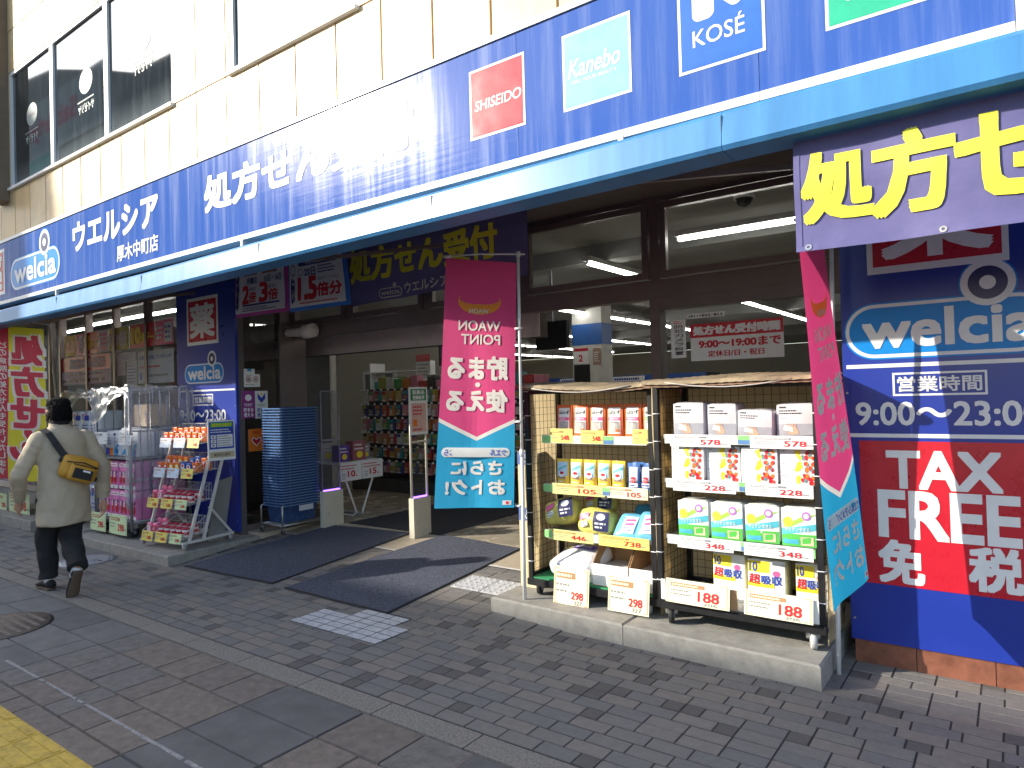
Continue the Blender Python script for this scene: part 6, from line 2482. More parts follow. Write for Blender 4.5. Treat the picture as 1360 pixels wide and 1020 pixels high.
# ---------------------------------------------------------------- stacks of shopping baskets on carts
def basket_stack(cx, cy, n, z0, label_cart, where, grp, with_label):
    bm_ = mat('blue_basket_plastic', (.028, .065, .17), .25, var=.08)
    Z0 = .125
    t = empty('basket_cart', label_cart, 'basket cart', (cx, cy, FZ))
    wx, wy = .19, .265
    p = MB()
    for sx in (-1, 1):
        for sy in (-1, 1):
            x, y = cx + sx * (wx + .005), cy + sy * (wy + .005)
            p.tube([(x, y, .07 + Z0), (x, y, .30 + Z0), (x - sx * .03, y - sy * .03, .32 + Z0)], .010, steel, 8)
        p.tube([(cx + sx * (wx + .005), cy - wy, .10 + Z0), (cx + sx * (wx + .005), cy + wy, .10 + Z0)], .008, steel, 8)
    for sy in (-1, 1):
        p.tube([(cx - wx, cy + sy * (wy + .005), .10 + Z0), (cx + wx, cy + sy * (wy + .005), .10 + Z0)], .008, steel, 8)
    for k in range(5):
        x = cx - wx * .8 + k * wx * .4
        p.tube([(x, cy - wy, .10 + Z0), (x, cy + wy, .10 + Z0)], .005, steel, 6)
    p.build('frame', t)
    for sx in (-1, 1):
        for sy in (-1, 1):
            c = MB()
            c.wheel((cx + sx * wx, cy + sy * wy, .036 + Z0), (1, .3, 0), .027, .02, rubber, greyp)
            c.box(cx + sx * wx - .014, cx + sx * wx + .014, cy + sy * wy - .014, cy + sy * wy + .014, .05 + Z0, .075 + Z0, steel)
            c.build('castor', t)
    # one basket: tapered shell with a rolled rim and ribs
    m = MB()
    h = .20

    def ring(a, z, dz=0):
        r = .035
        pts = []
        for sx, sy, a0 in ((1, 1, 0), (-1, 1, 90), (-1, -1, 180), (1, -1, 270)):
            for q in range(4):
                g = R(a0 + 30 * q)
                pts.append(((wx * a - r) * sx + r * math.cos(g), (wy * a - r) * sy + r * math.sin(g), z))
        return pts
    m.loft([ring(.76, 0), ring(.79, .004), ring(.865, h - .014), ring(.87, h - .013), ring(.84, h - .012), ring(.77, .012)], bm_, False, True)
    m.loft([ring(.86, h - .0125), ring(1.0, h - .0125), ring(1.0, h - .003), ring(.985, h), ring(.93, h), ring(.86, h - .012)], mat('blue_rim_highlight', (.10, .19, .38), .2, var=.05), False, False)  # same blue plastic, painted lighter on the rim as its highlight
    for k in range(-3, 4):
        m.box(k * .045 - .004, k * .045 + .004, -wy * .965, -wy * .955, h - .06, h - .03, bm_)
    for k in range(-4, 5):
        m.box(wx * .955, wx * .965, k * .05 - .004, k * .05 + .004, h - .06, h - .03, bm_)
    if with_label:
        pass
    src = m.build('shopping_basket')
    src.location = (cx, cy, .115 + Z0)
    hd = MB()
    hd.tube([(-wx * .9, -.02, h - .002), (-wx * .6, -.03, h + .004), (wx * .6, -.03, h + .004), (wx * .9, -.02, h - .002)], .005, bm_, 6)
    ho = hd.build('handle')
    ho.parent = src
    pit = (1.515 - h - .115 - Z0) / (n - 1) if n > 1 else 0
    tag(src, 'blue basket at the bottom of ' + where, 'shopping basket', grp)
    for i in range(1, n):
        o = src.copy()
        C.objects.link(o)
        o.location = (cx + random.uniform(-.002, .002), cy + random.uniform(-.002, .002), .115 + Z0 + i * pit)
        ch = ho.copy()
        C.objects.link(ch)
        ch.parent = o
        o['label'] = ('blue basket on top of ' if i == n - 1 else 'blue basket, %s from the bottom of ' % ordinal(i)) + where
    if with_label:
        s = MB()
        s.box(cx + wx + .001, cx + wx + .004, cy - .05, cy + .14, .36, .42, mat('pale_tag', (.5, .55, .6), .5))
        s.build('cart_tag', t)


basket_stack(-6.685, 4.83, 36, 0, 'steel cart carrying the tall stack of blue baskets before the brown post', 'the tall stack before the brown post', 'nested blue shopping baskets', True)


# ---------------------------------------------------------------- security gates, table, hanging goods inside
def gate(x, y0, y1, sign, label):
    t = empty('security_gate', label, 'security gate', (x, (y0 + y1) / 2, FZ), 'security gates at the entrance')
    cm = mat('cream_plastic', (.60, .56, .45), .4, var=.05)
    b = MB()
    b.fbox(plane((x, y0, .125), (0, 1, 0), (0, 0, 1), (1, 0, 0)), 0, y1 - y0, 0, .415, -.035, .035, cm)
    b.box(x + .0352, x + .0362, y0 + .06, y0 + .065, .26, .30, greyp)
    b.build('base', t)
    f = MB()
    cm2 = cm if sign else mat('dim_clear_edge', (.25, .24, .30), .3)
    for y in (y0 + .012, y1 - .012):
        f.tube([(x, y, .54), (x, y, 1.69)], .013 if sign else .006, cm2, 10)
    f.tube([(x, y0 + .012, 1.69), (x, y1 - .012, 1.69)], .013 if sign else .006, cm2, 10)
    f.box(x - .008, x + .008, y0 + .02, y1 - .02, 1.115, 1.135, cm2)
    f.build('frame', t)
    g = MB()
    g.quad([(x, y0 + .026, .55), (x, y1 - .026, .55), (x, y1 - .026, 1.68), (x, y0 + .026, 1.68)], glass('gate_plexi', (.75, .78, .82), 1.2, .05, film=.04))
    g.build('clear_panel', t)
    led = MB()
    led.box(x - .012, x + .012, y0 + .026, y1 - .026, .541, .551, mat('violet_led', (.3, .1, .9), .4, emit=(.25, .1, 1.0), estr=2.2))
    led.build('light_strip', t)
    if sign:
        s = MB()
        fr = plane((x + .016, y0 - .01, 1.20), (0, 1, 0), (0, 0, 1), (1, 0, 0))
        W = y1 - y0 + .02
        s.fbox(fr, 0, W, 0, .50, -.004, 0, cardwhite)
        s.rect(fr, .02, .36, W - .02, .48, mat('green_notice', (.02, .22, .07), .4), .0012)
        s.text('医薬品', fr, .05, .425, W - .05, .468, white, .04, .003)
        s.text('登録販売', fr, .05, .37, W - .05, .412, white, .04, .003)
        s.rect(fr, .03, .03, W - .03, .33, mat('pink_notice', (.68, .45, .40), .5), .0012)
        s.lines(fr, .05, .2, W - .05, .31, 3, redp, .003, .5, 6)
        s.rect(fr, .05, .09, .11, .16, orangep, .003)
        s.lines(fr, .05, .04, W - .05, .07, 1, redp, .003, .6, 6)
        s.build('notice', t)


gate(-5.11, 5.145, 5.40, True, 'cream security gate with a green-headed notice in the middle of the entrance')
gate(-6.45, 5.06, 5.34, False, 'cream security gate with violet light strip behind the basket stack')

t = empty('folding_table', 'white folding table with bent legs and price signs inside the entrance', 'table', (-6.95, 5.8, FZ))
m = MB()
m.box(-7.35, -6.58, 5.44, 6.12, .80, .825, white)
m.build('table_top', t)
for y in (5.48, 6.08):
    m = MB()
    m.tube([(-6.62, y, .80), (-6.64, y + (.25 if y < 5.8 else -.25), .19), (-6.66, y + (.22 if y < 5.8 else -.22), .153), (-7.24, y + (.22 if y < 5.8 else -.22), .153), (-7.29, y + (.25 if y < 5.8 else -.25), .19), (-7.29, y, .80)], .013, white, 8)
    m.build('leg', t)
for i, y in enumerate((5.42, 5.77)):
    f = plane((-6.56, y, .60), (0, 1, 0), (0, 0, 1), (1, 0, 0))
    m = MB()
    m.fbox(f, 0, .34, 0, .22, -.003, 0, cardwhite)
    m.lines(f, .02, .13, .32, .20, 2, redp, .001, .4, i + 2)
    m.text(('10.', '15.')[i], f, .12, .05, .26, .12, redp, .05, .002)
    m.lines(f, .03, .02, .10, .1, 3, greyp, .001, .4, i)
    tag(m.build('price_sign', loc=f(.17, 0)), ('left price sign with red digits hanging from the folding table', 'right price sign with red digits hanging from the folding table')[i], 'price sign', 'price signs on the folding table')
for i, (x, y, w_, d_, h_, col, lab) in enumerate(((-6.80, 5.50, .14, .16, .20, (.12, .05, .30), 'violet box standing on the folding table'), (-6.80, 5.72, .14, .2, .24, (.30, .10, .12), 'dark red box standing on the folding table'), (-6.85, 5.95, .12, .1, .19, (.25, .27, .32), 'grey box at the far end of the folding table'), (-7.10, 5.5, .12, .18, .22, (.5, .48, .45), 'pale box behind the violet box on the folding table'))):
    mm = mat('table_box_%s' % ('violet', 'red', 'grey', 'pale')[i], col, .35, var=.1)
    f = plane((x + w_, y, .826), (0, 1, 0), (0, 0, 1), (1, 0, 0))
    pack('small_carton', f, 0, d_, 0, h_, -w_, 0, mm, (lambda mb, g: (mb.lines(g, .1, .5, .9, .9, 2, white, .0, .4, 3), mb.disc(g, .5, .3, .25, .18, yellowp, .0, 12))), lab, 'box', r=.004, puff=0)

# peg wall of hanging goods
t = empty('peg_display', 'dark peg display of hanging packets facing the entrance', 'display shelf', (-7.4, 7.9, .01))
dk = mat('dark_peg_board', (.03, .03, .033), .6)
m = MB()
m.box(-8.72, -5.2, 7.86, 8.3, .14, 1.74, dk)
m.box(-8.72, -5.2, 7.45, 7.859, .14, .32, dk)
m.build('board', t)
m = MB()
rg = random.Random(22)
gp = []
NC, NR = 22, 6
for r in range(NR):
    for c_ in range(NC):
        x = -8.62 + c_ * .155
        z = .40 + r * .225
        gp.append((x, z, r, c_))
        m.tube([(x, 7.86, z + .175), (x, 7.62, z + .18), (x, 7.60, z + .20)], .003, chrome, 5)
        m.box(x - .022, x + .022, 7.595, 7.599, z + .185, z + .215, cardwhite)
m.build('peg_hook', t)
pcs = [mat('packet_' + n, c, .3, var=.2, vscale=30) for n, c in (('red', (.40, .05, .05)), ('teal', (.06, .26, .28)), ('olive', (.30, .32, .06)), ('navy', (.05, .07, .20)), ('white', (.55, .55, .53)), ('orange', (.50, .19, .05)), ('black', (.03, .03, .03)), ('pink', (.50, .18, .24)), ('green', (.08, .28, .09)), ('tan', (.42, .30, .17)))]
pcn = ['red', 'teal', 'olive', 'navy', 'white', 'orange', 'black', 'pink', 'green', 'tan']
rowcol = [[7, 9, 0], [5, 0, 9], [5, 9, 4], [0, 5, 8, 2], [2, 3, 8, 4], [4, 3, 1, 6]]
for x, z, r, c_ in gp:
    k = rg.choice(rowcol[r] * 2 + list(range(10)))
    hh, ww = rg.uniform(.15, .185), rg.uniform(.10, .135)
    f = wall(7.66, x, z)
    mb = MB()
    mb.rbox(f, -ww / 2, ww / 2, .175 - hh, .178, -.05, 0, pcs[k], .006, .003, r * 30 + c_)
    mb.rect(f, -ww * .4, .175 - hh * .32, ww * .4, .17, pcs[rg.randrange(10)], .006)
    mb.disc(f, rg.uniform(-.02, .02), .175 - hh * .6, ww * .28, hh * .2, pcs[rg.choice((4, 4, 9, 2, 5))], .006, 10)
    mb.lines(f, -ww * .4, .18 - hh, ww * .4, .18 - hh * .8, 1, white, .006, .5, c_)
    tag(mb.build('hanging_packet', loc=f(0, 0)), '%s packet, %s from the left in row %s from the top of the peg display' % (pcn[k], ordinal(c_), ('six', 'five', 'four', 'three', 'two', 'one')[r]), 'packet', 'packets hanging on the peg display')
for i in range(18):
    x = -8.55 + i * .185
    k = rg.randrange(10)
    f = wall(7.9, x, 1.742)
    pack('boxed_goods', f, 0, .16, 0, rg.uniform(.10, .2), -.14, 0, pcs[k], None, '%s box, %s from the left along the top of the peg display' % (pcn[k], ordinal(i)), 'box', 'boxes on top of the peg display', r=.005, puff=0, seed=i)
for i, (px, lab, col) in enumerate(((( 553, 470, 571, 504), 'white and red hanging board above the peg display', redp), ((583, 455, 596, 486), 'dark hanging board beside the flag above the peg display', black))):
    def hb(m, g, f, W, Hh, i=i, col=col):
        if i == 0:
            m.rect(g, 0, .72, 1, 1, redp, .0012)
            m.lines(g, .1, .1, .9, .65, 4, greyp, .0012, .4, 4)
        else:
            m.rect(g, 0, 0, 1, 1, black, .0012)
            m.rect(g, .2, .35, .8, .85, mat('poster_violet', (.2, .1, .25), .5), .003)
    o = poster('hanging_board', lab, 'hanging board', px, 8.6, hb)
# folding partition of grey ribs beside the entrance
m = MB()
gm = mat('grey_accordion', (.23, .235, .24), .45, var=.08)
n = 34
x0, x1 = at(378, 520, 6.9).x, at(440, 520, 6.9).x
pr = []
for i in range(n + 1):
    x = x0 + (x1 - x0) * i / n
    pr.append((x, 6.9 + (.03 if i % 2 else 0)))
m.add([(x, y, z) for z in (.14, 2.30) for x, y in pr], [(i, i + 1, n + 2 + i, n + 1 + i) for i in range(n)], gm)
m.add([(x, y + .01, z) for z in (.14, 2.30) for x, y in pr], [(i, n + 1 + i, n + 2 + i, i + 1) for i in range(n)], gm)
m.box(x1, x1 + .05, 6.88, 6.96, .14, 2.31, mat('alu_post', (.55, .54, .50), .4))
m.box(x0, x1 + .05, 6.88, 6.96, 2.311, 2.35, MATS['alu_post'])
tag(m.build('folding_partition', loc=(x0, 6.9, .14)), 'grey ribbed folding partition inside the entrance above the basket stack', 'partition')
# shelf with pale goods in the corner behind it
t = empty('wall_shelf', 'open shelf with pale goods between the partition and the grey door', 'shelf', (-9.5, 9.8, 0))
m = MB()
for k in range(6):
    m.box(-10.6, -9.2, 9.6, 10.0, .3 + k * .36, .32 + k * .36, white)
for x in (-10.62, -9.2):
    m.box(x, x + .02, 9.6, 10.0, .01, 2.3, white)
m.build('frame', t)
for k in range(5):
    for j in range(5):
        f = wall(9.65, -10.55 + j * .27, .321 + k * .36)
        c_ = (4, 8, 4, 9, 1)[(j + k) % 5]
        pack('boxed_goods', f, 0, .22, 0, .16 + .04 * ((j * 7 + k * 3) % 3), -.2, 0, pcs[c_], None, '%s box, %s from the left on shelf %s of the open shelf' % (pcn[c_], ORD[j], ('one', 'two', 'three', 'four', 'five')[k]), 'box', 'boxes on the open shelf', r=.006, puff=0, seed=j)
# long shelves far back in the shop
for i, (x0, x1, y, zt, lab) in enumerate(((-10.5, -5.2, 14.0, 1.95, 'long dark shelf with blue header left of the blue-topped pillar'), (-4.6, -0.5, 13.0, 1.85, 'long dark shelf with blue header right of the blue-topped pillar'))):
    t = empty('shop_shelf', lab, 'shop shelf', ((x0 + x1) / 2, y, 0))
    m = MB()
    m.box(x0, x1, y, y + .8, .01, zt, dk)
    m.build('body', t)
    m = MB()
    f = wall(y - .03)
    m.fbox(f, x0, x1, zt - .16, zt, -.02, 0, mat('blue_header', (.03, .09, .36), .4))
    k = x0 + .3
    while k < x1 - 1:
        m.rect(f, k, zt - .14, k + .8, zt - .02, white, .002)
        m.lines(f, k + .05, zt - .12, k + .75, zt - .04, 1, bluep, .004, .6, int(k * 10))
        k += 1.4
    m.build('header', t)
    m = MB()
    k = x0 + .05
    while k < x1 - .1:
        m.box(k, k + .10, y - .05, y - .001, zt - .42, zt - .20, pcs[rg.randrange(10)])
        k += .14
    o = m.build('shelf_goods', t)
    tag(o, kind='stuff')

# hanging dark screen and pale plate near the opening
a, c = at(712, 465, 6.5), at(752, 425, 6.5)
m = MB()
m.box(a.x, c.x, 6.5, 6.56, a.z, c.z, black)
m.box((a.x + c.x) / 2 - .012, (a.x + c.x) / 2 + .012, 6.52, 6.545, c.z, 3.16, greyp)
tag(m.build('hanging_screen', loc=(a.x, 6.5, c.z)), 'dark flat screen hanging behind the opening beside the flag pole', 'screen')
# dome camera behind the right transom
p = at(988, 256, 5.6)
m = MB()
m.loft([[(p.x + r * math.cos(k * math.pi / 8), 5.6 + r * math.sin(k * math.pi / 8), z) for k in range(16)] for r, z in ((.075, 3.16), (.075, 3.126), (.065, 3.106), (.045, 3.08), (.015, 3.065))], mat('dark_dome', (.02, .02, .022), .08))
m.tube([(p.x, 5.6, 3.16), (p.x, 5.6, 3.128)], .082, white, 24)
tag(m.build('dome_camera', loc=(p.x, 5.6, 3.16)), 'small dark dome camera on the ceiling behind the right transom window', 'camera')
# white loudspeaker on the header
q0, q1, q2 = at(382, 442, 5.04), at(402, 441, 5.04), at(417, 438, 5.04)
t = empty('wall_speaker', 'white round loudspeaker fixed under the left end of the header', 'loudspeaker', (q1.x, 5.04, q1.z))
m = MB()
sw = mat('white_plastic', (.62, .58, .56), .4, var=.05)
e = (q1 - q0).normalized()
m.tube([q0, q0 + e * .012, q1 - e * .012, q1], [.040, .050, .056, .056], sw, 18)
m.build('body', t)
m = MB()
m.tube([q1 + e * .001, q1 + e * .05, q2 - e * .012, q2], [.06, .082, .082, .070], sw, 22)
m.build('horn', t)
m = MB()
m.bar(q1 - e * .08 + Vector((0, .05, 0)), q1 - e * .08 + Vector((0, .108, .05)), .03, greyp)
m.build('bracket', t)
# two cream cartons standing behind the middle flag pole
for i, (z0, z1) in enumerate(((.132, .735), (.737, 1.16))):
    m = MB()
    m.box(-3.10, -2.955, 4.28, 4.42, z0, z1, mat('cream_carton', (.66, .56, .36), .6, var=.08))
    m.box(-3.1015, -2.9535, 4.2785, 4.4215, z1 - .10, z1 - .003, mat('carton_blue_band', (.10, .16, .42), .5))
    m.text('65', wall(4.278), -3.07, z1 - .085, -3.0, z1 - .02, white, .04, .003)
    tag(m.build('carton', loc=(-3.03, 4.35, z0)), ('lower cream carton with blue band behind the middle flag pole', 'upper cream carton with blue band behind the middle flag pole')[i], 'carton', 'cream cartons behind the flag pole')
# scrap of paper by the right pillar
g0 = gnd(1341, 899)
m = MB()
rg2 = random.Random(3)
vs = [(g0.x + (i - 2) * .012 + rg2.uniform(-.004, .004), g0.y - .03 + (j - 2) * .012, .012 + abs(rg2.gauss(0, .012))) for j in range(5) for i in range(5)]
m.add(vs, [(j * 5 + i, j * 5 + i + 1, j * 5 + i + 6, j * 5 + i + 5) for j in range(4) for i in range(4)], white)
tag(m.build('paper_scrap', loc=(g0.x, g0.y, 0)), 'crumpled white paper scrap at the foot of the right pillar', 'litter')


# ---------------------------------------------------------------- the man walking away on the left
def person():
    bx, by = -6.75, 2.53
    t = empty('person', 'person walking away in a beige jacket and black trousers with a yellow bag', 'person', (bx, by, 0))
    skin = mat('skin', (.52, .28, .18), .5, var=.06)
    beigej = mat('beige_jacket_cloth', (.44, .365, .265), .85, var=.08, vscale=6, bump=.2, bscale=120)
    blackc = mat('black_trouser_cloth', (.012, .012, .014), .85, var=.2, vscale=8, bump=.2, bscale=150)
    hairm = mat('black_hair', (.008, .007, .007), .7, var=.3, vscale=60, bump=.8, bscale=140, spec=.12)

    def ell(c, rx, ry, n=20, rot=0):
        return [(c[0] + rx * math.cos(2 * math.pi * k / n), c[1] + ry * math.sin(2 * math.pi * k / n), c[2]) for k in range(n)]

    def remesh(o, vox, smooth=4):
        r = o.modifiers.new('remesh', 'REMESH')
        r.mode = 'VOXEL'
        r.voxel_size = vox
        r.use_smooth_shade = True
        s = o.modifiers.new('smooth', 'SMOOTH')
        s.factor = .5
        s.iterations = smooth
        return o
    # body: head with a face, neck, trunk, arms, hands with five fingers, legs
    b = MB()
    hx, hy, hz = -6.765, 2.505, 1.552
    prof = [(-.118, .030, .032, -.030), (-.100, .062, .052, -.018), (-.070, .082, .066, -.006), (-.03, .094, .075, 0), (.01, .098, .078, .002), (.05, .094, .076, .004), (.080, .083, .068, .006), (.102, .060, .050, .006), (.114, .032, .028, .006), (.118, .008, .008, .006)]
    b.loft([ell((hx + o, hy, hz + z), rx, ry) for z, rx, ry, o in prof], skin)
    b.tube([(hx + .015, hy, hz - .06), (hx + .025, hy, hz - .12), (hx + .03, by, 1.36)], [.056, .055, .075], skin, 14)
    b.tube([(hx - .092, hy, hz + .012), (hx - .108, hy, hz - .018), (hx - .098, hy, hz - .032)], [.010, .015, .012], skin, 8)     # nose
    for s in (-1, 1):                             # ears
        b.tube([(hx + .012, hy + s * .074, hz + .022), (hx + .018, hy + s * .088, hz + .008), (hx + .012, hy + s * .082, hz - .022)], [.012, .017, .010], skin, 8)
    b.loft([ell((bx, by, z), rx, ry) for z, rx, ry in ((.78, .13, .17), (.95, .12, .165), (1.15, .125, .18), (1.30, .115, .19), (1.38, .08, .12))], skin)
    LW, RW = Vector((-6.94, 2.26, .80)), Vector((-6.73, 2.845, .755))
    arms = (((-6.75, 2.35, 1.32), (-6.775, 2.20, 1.02), LW), ((-6.75, 2.71, 1.32), (-6.70, 2.835, 1.04), RW))
    for sh, el, wr in arms:
        b.tube([sh, el, wr], [.055, .042, .028], skin, 12)

    def hand(wr, dirv, out, thumb):
        dirv, out, thumb = Vector(dirv).normalized(), Vector(out).normalized(), Vector(thumb).normalized()
        b.tube([wr, wr + dirv * .03, wr + dirv * .085], [.026, .032, .036], skin, 10)
        for k, L in enumerate((.070, .080, .075, .058)):
            o = wr + dirv * .08 + thumb * (.030 - k * .020)
            b.tube([o, o + dirv * L * .45 + out * .004, o + dirv * L * .8 - out * .012, o + dirv * L * .95 - out * .026], [.0095, .009, .0082, .0065], skin, 8)
        o = wr + dirv * .03 + thumb * .026
        b.tube([o, o + thumb * .022 + dirv * .022, o + thumb * .028 + dirv * .058 - out * .008], [.0115, .0105, .0075], skin, 8)
    hand(RW + Vector((0, 0, -.02)), (-.12, -.02, -1), (0, 1, 0), (-1, 0, -.1))
    hand(LW + Vector((-.01, 0, -.01)), (-.5, .1, -.85), (0, -1, 0), (-.9, 0, .5))
    legs = (((-6.77, 2.445, .82), (-6.90, 2.445, .47), (-6.885, 2.455, .10)), ((-6.74, 2.60, .82), (-6.72, 2.565, .46), (-6.42, 2.50, .235)))
    for hp, kn, an in legs:
        b.tube([hp, kn, an], [.085, .058, .040], skin, 12)
    remesh(b.build('body', t), .0065, 3)
    # face details
    fm = MB()
    for s in (-1, 1):
        fm.disc(plane((hx - .0905, hy + s * .033, hz + .012), (0, 1, 0), (0, 0, 1), (-1, 0, 0)), 0, 0, .013, .006, white, .003, 12)
        fm.disc(plane((hx - .0905, hy + s * .033, hz + .012), (0, 1, 0), (0, 0, 1), (-1, 0, 0)), 0, 0, .006, .006, black, .0045, 10)
    fm.disc(plane((hx - .090, hy, hz - .062), (0, 1, 0), (0, 0, 1), (-1, 0, 0)), 0, 0, .022, .006, mat('lip', (.40, .16, .13), .5), .002, 12)
    fm.build('face_features', t)
    # hair: cap with a ragged lower edge
    h = MB()
    rg = random.Random(5)
    rings = []
    for i, (z, rx, ry) in enumerate(((-.080, .082, .064), (-.05, .096, .074), (-.02, .101, .079), (.02, .104, .082), (.06, .102, .081), (.09, .091, .073), (.110, .068, .056), (.124, .036, .030), (.129, .006, .006))):
        pts = []
        for q in range(36):
            a = 2 * math.pi * q / 36
            fx, fy = math.cos(a), math.sin(a)
            front = max(0, min(1, (-fx - .25) / .3)) if z < .05 else 0
            lift = front * (.075 - z) * .9 + (.03 * max(0, 1 - abs(fx) * 2.2) if z < .0 else 0)
            wob = 1 + .03 * math.sin(q * 5 + i * 2.1) + .02 * math.sin(q * 3 - i)
            pts.append((hx + .010 + rx * wob * fx * (1 - .12 * front), hy + ry * wob * fy, hz + z + lift))
        rings.append(pts)
    h.loft(rings, hairm)
    for q in range(900):                          # short tufts that break the outline
        a = rg.uniform(0, 6.28)
        z = rg.uniform(-.06, .125)
        c = math.sqrt(max(.02, 1 - (z / .145) ** 2)) if z > 0 else 1
        ax, ay = math.cos(a), math.sin(a)
        if ax < -.5 and z < .06:
            continue
        p = Vector((hx + .010 + .100 * c * ax, hy + .079 * c * ay, hz + z))
        d = Vector((ax * .4 + .25, ay * .4, -1 if z < .07 else -.3)).normalized()
        h.tube([p, p + d * .017 + Vector((ax, ay, 0)) * .006, p + d * .034 + Vector((ax, ay, 0)) * .004], [.0048, .0035, .0008], hairm, 4)
    h.build('hair', t)
    # jacket: trunk, sleeves, collar as one surface with folds
    j = MB()

    def jr(z, rx, ry, ox=0, oy=0, fold=1.0):
        n = 56
        pts = []
        for k in range(n):
            a = 2 * math.pi * k / n
            r = 1 + fold * (.020 * math.sin(5 * a + z * 14) + .014 * math.sin(9 * a - z * 23) + .010 * math.sin(3 * a + z * 37))
            pts.append((bx + ox + rx * r * math.cos(a), by + oy + ry * r * math.sin(a), z + fold * .008 * math.sin(4 * a)))
        return pts
    j.loft([jr(.575, .165, .208, .0, .0), jr(.59, .17, .212), jr(.70, .168, .208), jr(.80, .162, .203, 0, .0, 1.2), jr(.92, .155, .197, 0, 0, 1.3), jr(1.04, .150, .196, 0, 0, 1.2), jr(1.16, .147, .202, 0, 0, 1), jr(1.26, .138, .205, .0, 0, .8), jr(1.335, .120, .180, .01, 0, .5), jr(1.385, .105, .14, .01, -.01, .3), jr(1.42, .085, .095, .005, -.015, .1)], beigej)
    rgf = random.Random(8)
    for n_, (sh, el, wr) in enumerate(arms):
        sh, el, wr = Vector(sh), Vector(el), Vector(wr)
        pts, rs = [], []
        path = [sh + Vector((0, .05 if n_ == 0 else -.05, .0)), sh, sh.lerp(el, .33), sh.lerp(el, .66), el, el.lerp(wr, .4), el.lerp(wr, .75), el.lerp(wr, 1.0)]
        rad = [.064, .076, .071, .066, .066, .060, .055, .050]
        for i in range(len(path) - 1):
            for q in range(4):
                a = q / 4
                pts.append(path[i].lerp(path[i + 1], a))
                rs.append((rad[i] * (1 - a) + rad[i + 1] * a) * (1 + .045 * math.sin(i * 4.1 + q * 2.3 + n_)))
        pts.append(path[-1])
        rs.append(.052)
        j.tube(pts, rs, beigej, 22)
    j.tube([(hx + .02, hy, 1.385), (hx + .015, hy, 1.435), (hx + .02, hy, 1.462)], [.088, .078, .080], beigej, 22)
    jo = remesh(j.build('jacket', t), .009, 3)
    tx_ = bpy.data.textures.new('cloth_folds', 'CLOUDS')
    tx_.noise_scale = .15
    tx_.noise_depth = 2
    dm = jo.modifiers.new('folds', 'DISPLACE')
    dm.texture = tx_
    dm.strength = .024
    dm.mid_level = .55
    c = MB()
    c.loft([[(hx + .02 + r * 1.05 * math.cos(k * math.pi / 12), hy + r * math.sin(k * math.pi / 12), z) for k in range(24)] for r, z in ((.074, 1.44), (.082, 1.462), (.079, 1.474), (.068, 1.470), (.064, 1.44))], blackc)
    c.build('collar_lining', t)
    # trousers
    p = MB()
    p.loft([ell((bx, by, z), rx, ry, 24) for z, rx, ry in ((.56, .14, .175), (.70, .155, .19), (.86, .14, .18))], blackc)
    for n_, (hp, kn, an) in enumerate(legs):
        hp, kn, an = Vector(hp), Vector(kn), Vector(an)
        pts, rs = [], []
        for i in range(13):
            a = i / 12
            v = hp.lerp(kn, a * 2) if a < .5 else kn.lerp(an, (a - .5) * 2)
            pts.append(v)
            rs.append((.118 - .03 * min(1, a * 2) - .014 * max(0, a * 2 - 1)) * (1 + .05 * math.sin(i * 2.2 + n_)))
        p.tube(pts, rs, blackc, 18)
    to = remesh(p.build('trousers', t), .009, 3)
    dm = to.modifiers.new('folds', 'DISPLACE')
    dm.texture = tx_
    dm.strength = .03
    dm.mid_level = .5
    # shoes
    sole = mat('brown_shoe_sole', (.085, .055, .035), .7, var=.2)
    sk = mat('white_sock', (.6, .58, .55), .8)
    for n_, (heel, toe, up) in enumerate((((-6.80, 2.45, .0), (-7.08, 2.44, .0), (0, 0, 1)), ((-6.355, 2.49, .225), (-6.40, 2.455, .012), (-1, -.05, -.12)))):
        heel, toe, up = Vector(heel), Vector(toe), Vector(up).normalized()
        fw = (toe - heel).normalized()
        L = .275 if n_ == 0 else .25
        sd = fw.cross(up).normalized()
        s = MB()

        def shoe(h0, h1, wide, m):
            rings = []
            for a, wd, hh in ((0, .030, .9), (.08, .038, 1), (.3, .036, 1.0), (.5, .040, .85), (.72, .048, .62), (.9, .040, .45), (1.0, .016, .3)):
                o = heel + fw * L * a
                rings.append([o + sd * (wd * wide * math.cos(q * math.pi / 7)) + up * (h0 + (h1 * hh - h0) * (.5 + .5 * math.sin(q * math.pi / 7)) if h1 > .03 else h0 + (h1 - h0) * (.5 + .5 * math.sin(q * math.pi / 7))) for q in range(14)])
            s.loft(rings, m)
        shoe(.0, .026, 1.06, sole)
        shoe(.018, .092, 1.0, blackc)
        s.build('shoe', t)
        an = Vector(legs[n_][2])
        so_ = MB()
        so_.tube([an, heel + fw * .06 + up * .06], [.042, .040], sk, 12)
        so_.build('sock', t)
    # the shoulder bag on the back
    g = empty('sling_bag', 'mustard yellow sling bag with black pocket worn across the beige jacket', 'bag', (-6.56, 2.56, 1.05))
    mus = mat('mustard_nylon', (.52, .26, .025), .55, var=.1, vscale=12, bump=.25, bscale=120)
    blk = mat('black_webbing', (.015, .015, .016), .7, var=.2)
    th = R(-20)
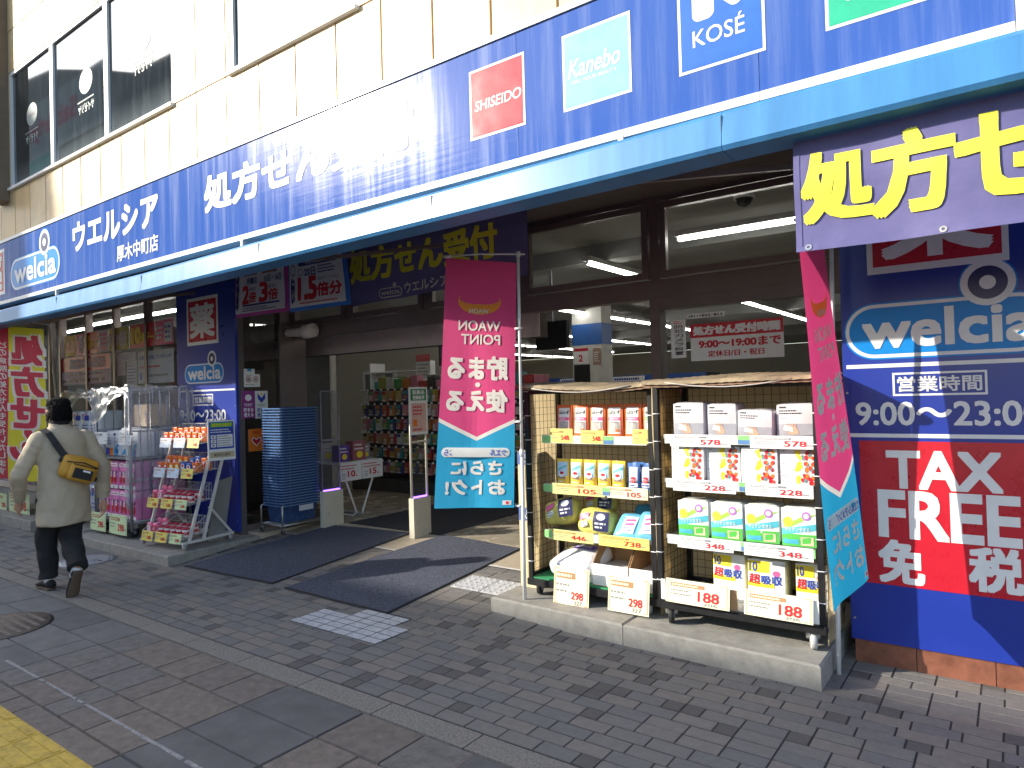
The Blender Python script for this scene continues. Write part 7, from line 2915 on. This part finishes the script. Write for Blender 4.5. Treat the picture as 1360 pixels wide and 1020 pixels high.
    f = plane((-6.575, 2.575, 1.055), (0, math.cos(th), math.sin(th)), (0, -math.sin(th), math.cos(th)), (1, 0, 0))
    m = MB()
    m.rbox(f, -.145, .145, -.10, .10, -.02, .075, mus, .035, .010, 3)
    m.build('main_pouch', g)
    m = MB()
    m.rbox(f, -.095, .105, -.105, .035, .070, .115, mus, .02, .008, 5)
    m.rect(f, -.07, -.085, .085, .0, blk, .124, 4, 3)
    m.rect(f, .0, -.022, .06, -.006, white, .126)
    m.build('front_pocket', g)
    m = MB()
    m.tube([f(-.13, .035, .080), f(0, .055, .089), f(.13, .035, .080)], .005, blk, 6)
    m.tube([f(-.09, .028, .119), f(.1, .028, .119)], .004, blk, 6)
    m.build('zip', g)
    m = MB()

    def strap(pts, wd, n):
        pts = [Vector(q) for q in pts]
        vs = []
        for i, q in enumerate(pts):
            d = (pts[min(i + 1, len(pts) - 1)] - pts[max(i - 1, 0)]).normalized()
            s_ = d.cross(Vector(n[i])).normalized()
            o = Vector(n[i]).normalized() * .004
            vs += [q - s_ * wd / 2 - o, q + s_ * wd / 2 - o, q + s_ * wd / 2 + o, q - s_ * wd / 2 + o]
        m.add(vs, [(4 * i + a, 4 * i + (a + 1) % 4, 4 * i + 4 + (a + 1) % 4, 4 * i + 4 + a) for i in range(len(pts) - 1) for a in range(4)] + [(3, 2, 1, 0), tuple(len(vs) - 4 + k for k in range(4))], blk)
    strap([f(-.10, .06, .02), (-6.575, 2.46, 1.20), (-6.60, 2.41, 1.30), (-6.66, 2.385, 1.375), (-6.74, 2.375, 1.405), (-6.83, 2.385, 1.36), (-6.905, 2.43, 1.25)], .055,
          [(1, 0, 0), (1, 0, .1), (1, -.1, .5), (.6, -.2, 1), (0, -.3, 1), (-.7, -.2, 1), (-1, 0, .3)])
    m.build('strap', g)
    m = MB()
    m.rbox(f, .135, .175, -.075, -.035, -.01, .03, blk, .01, 0, 1)
    m.rbox(f, -.165, -.13, .02, .065, -.01, .03, blk, .01, 0, 2)
    m.build('buckle', g)


person()
